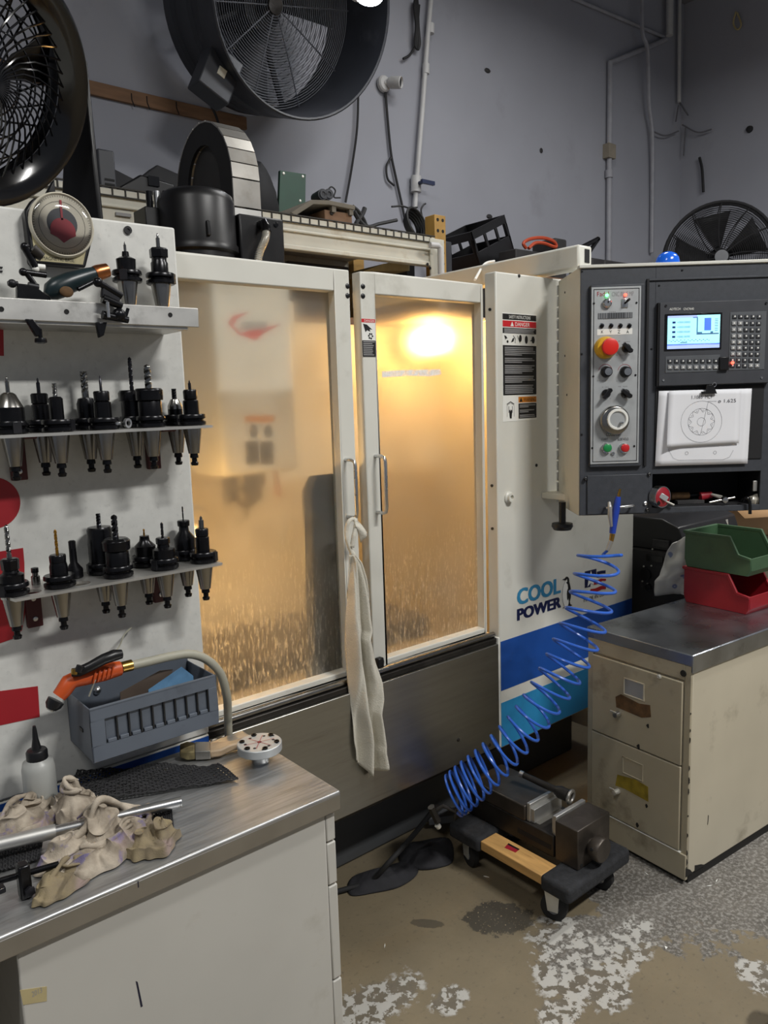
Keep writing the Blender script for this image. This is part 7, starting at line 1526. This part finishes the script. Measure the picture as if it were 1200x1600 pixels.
cable('loop of camera cable beside its plug', [WQ(611, 246, .02), WQ(604, 260, .02), WQ(606, 280, .02), WQ(616, 290, .02)], .007, 'cable_black')
cable('straight black cord from the drum fan down to the rack', [WQ(560, 135, .03), WQ(558, 200, .03), WQ(550, 260, .03), WQ(540, 316, .03)], .007)
def pipe(label, pts, r, m_, clamps=()):
    t = thing('wall_pipe', label, 'pipe', Vector(pts[0])); B().tube(pts, r, 12).build('tube', m_, t)
    for p_, d_ in clamps: B().cyl(p_-d_*.03, p_+d_*.03, r*1.45, n=14).build('coupling', m_, t)
    return t
t = pipe('white plastic pipe with valve running up the back wall', [WQ(674, -10, .04), WQ(668, 60, .04), WQ(660, 170, .04), WQ(652, 270, .04), WQ(647, 345, .04)], .016, 'pvc', [(WQ(665.5, 108, .04), Vector((.08, 0, 1)).normalized()), (WQ(673, 45, .04), Vector((.08, 0, 1)).normalized())])
q = WQ(650, 288, .04); B().lathe([(.034, -.05), (.034, .05)], q, (.06, 0, 1), 16).build('valve_body', 'pvc', t); B().cyl(q+Vector((0, -.03, 0)), q+Vector((0, -.07, 0)), .012).box(q.x-.02, q.x+.09, q.y-.085, q.y-.065, q.z-.012, q.z+.012).build('valve_lever', mat('lever_blue', '#2a3350', .4), t)
t = pipe('grey conduit rising on the back wall then slanting to the corner', [WQ(951, 412, .03), WQ(952, 240, .03), WQ(953, 98, .03), WQ(1040, 62, .03)], .022, 'conduit', [(WQ(951.5, 272, .03), Vector((0, 0, 1)))])
q = WQ(952, 237, .03); bx(q.x-.05, q.x+.05, q.y-.03, q.y+.028, q.z-.055, q.z+.055).build('clamp', 'dust_tan', t)
pipe('thin conduit slanting down across the upper wall to the corner', [WQ(895, -3, .02), WQ(1038, 58, .02)], .014, 'conduit'); pipe('white pipe hanging at the corner high on the wall', [WQ(1047, -25, .06), WQ(1046, 56, .06)], .03, 'pvc')
cable('grey cable hanging down the back wall above the beacon', [WQ(1003, -5, .09), WQ(1004, 50, .09), WQ(1012, 80, .09), WQ(1014, 160, .07), WQ(1019, 210, .05), WQ(1019, 300, .03), WQ(1018, 395, .03)], .017, 'conduit', n=8)
t = thing('cord_hank', 'hank of dark cord tied up high on the wall', 'cord', WQ(650, 50, .03)); mb = B()
for k in range(5): mb.tube(spline([WQ(648+k, 0, .03), WQ(647+1.5*k, 12, .04), WQ(650+k, 40, .05), WQ(648+2*k, 70, .04), WQ(655-k, 75, .04), WQ(653, 40, .05), WQ(655-k, 8, .03)], 5), .008, 6)
mb.build('hank', 'cable_black', t); B().tube(spline([WQ(649, 72, .03), WQ(640, 86, .03), WQ(630, 92, .03)], 5), .008, 6).build('loose_end', 'cable_black', t)
pipe('faint grey conduit in the corner of the two walls', [on(1062, -20, 'y', YW-.04), on(1061, 160, 'y', YW-.04)], .016, 'pvc')
t = thing('cobweb', 'dusty cobweb strands in the corner of the walls', 'cobweb', on(1062, 190, 'y', YW-.05))
for P in ([(1062, 160), (1075, 180)], [(1020, 205), (1040, 212), (1060, 205)], [(1066, 195), (1090, 207), (1112, 202)], [(1071, 200), (1068, 243)], [(1060, 165), (1056, 190)]):
    B().tube(spline([on(*q, 'y', YW-.05) if q[0] < 1062 else on(*q, 'x', XW-.05) for q in P], 5), .007, 5).build('strand', 'web_grey', t)
XQ = lambda x, y: on(x, y, 'x', XW-.03)
cable('short dark wire stub on the side wall beside the corner', [XQ(1093, 246), XQ(1097, 265), XQ(1099, 300)], .012)
t = thing('wall_peg', 'small black peg in the side wall', 'peg', XQ(1169, 201)); B().lathe([(.03, 0), (.025, .02), (0, .025)], XQ(1169, 201)+Vector((.03, 0, 0)), (-1, 0, 0), 10).build('peg', 'cable_black', t)
cable('loop of yellowed string hanging high on the side wall', [XQ(1150, 18), XQ(1146, 36), XQ(1152, 46), XQ(1158, 38), XQ(1152, 20)], .008, 'masking', 'string')
for k, (px, py, lab) in enumerate(((762, 110, 'dark scuff fragment stuck high on the back wall'), (765, 338, 'small dark fragment low on the back wall above the crate'), (846, 235, 'tiny brown spot on the back wall'))):
    q = WQ(px, py, .006); o_ = B().ball((0, 0, 0), .03 if k < 2 else .018, 8, 6, (1, .2, .5 if k < 2 else 1)).build('wall_speck', 'dust_black', None, local=True, loc=q); setp(o_, lab, 'speck')
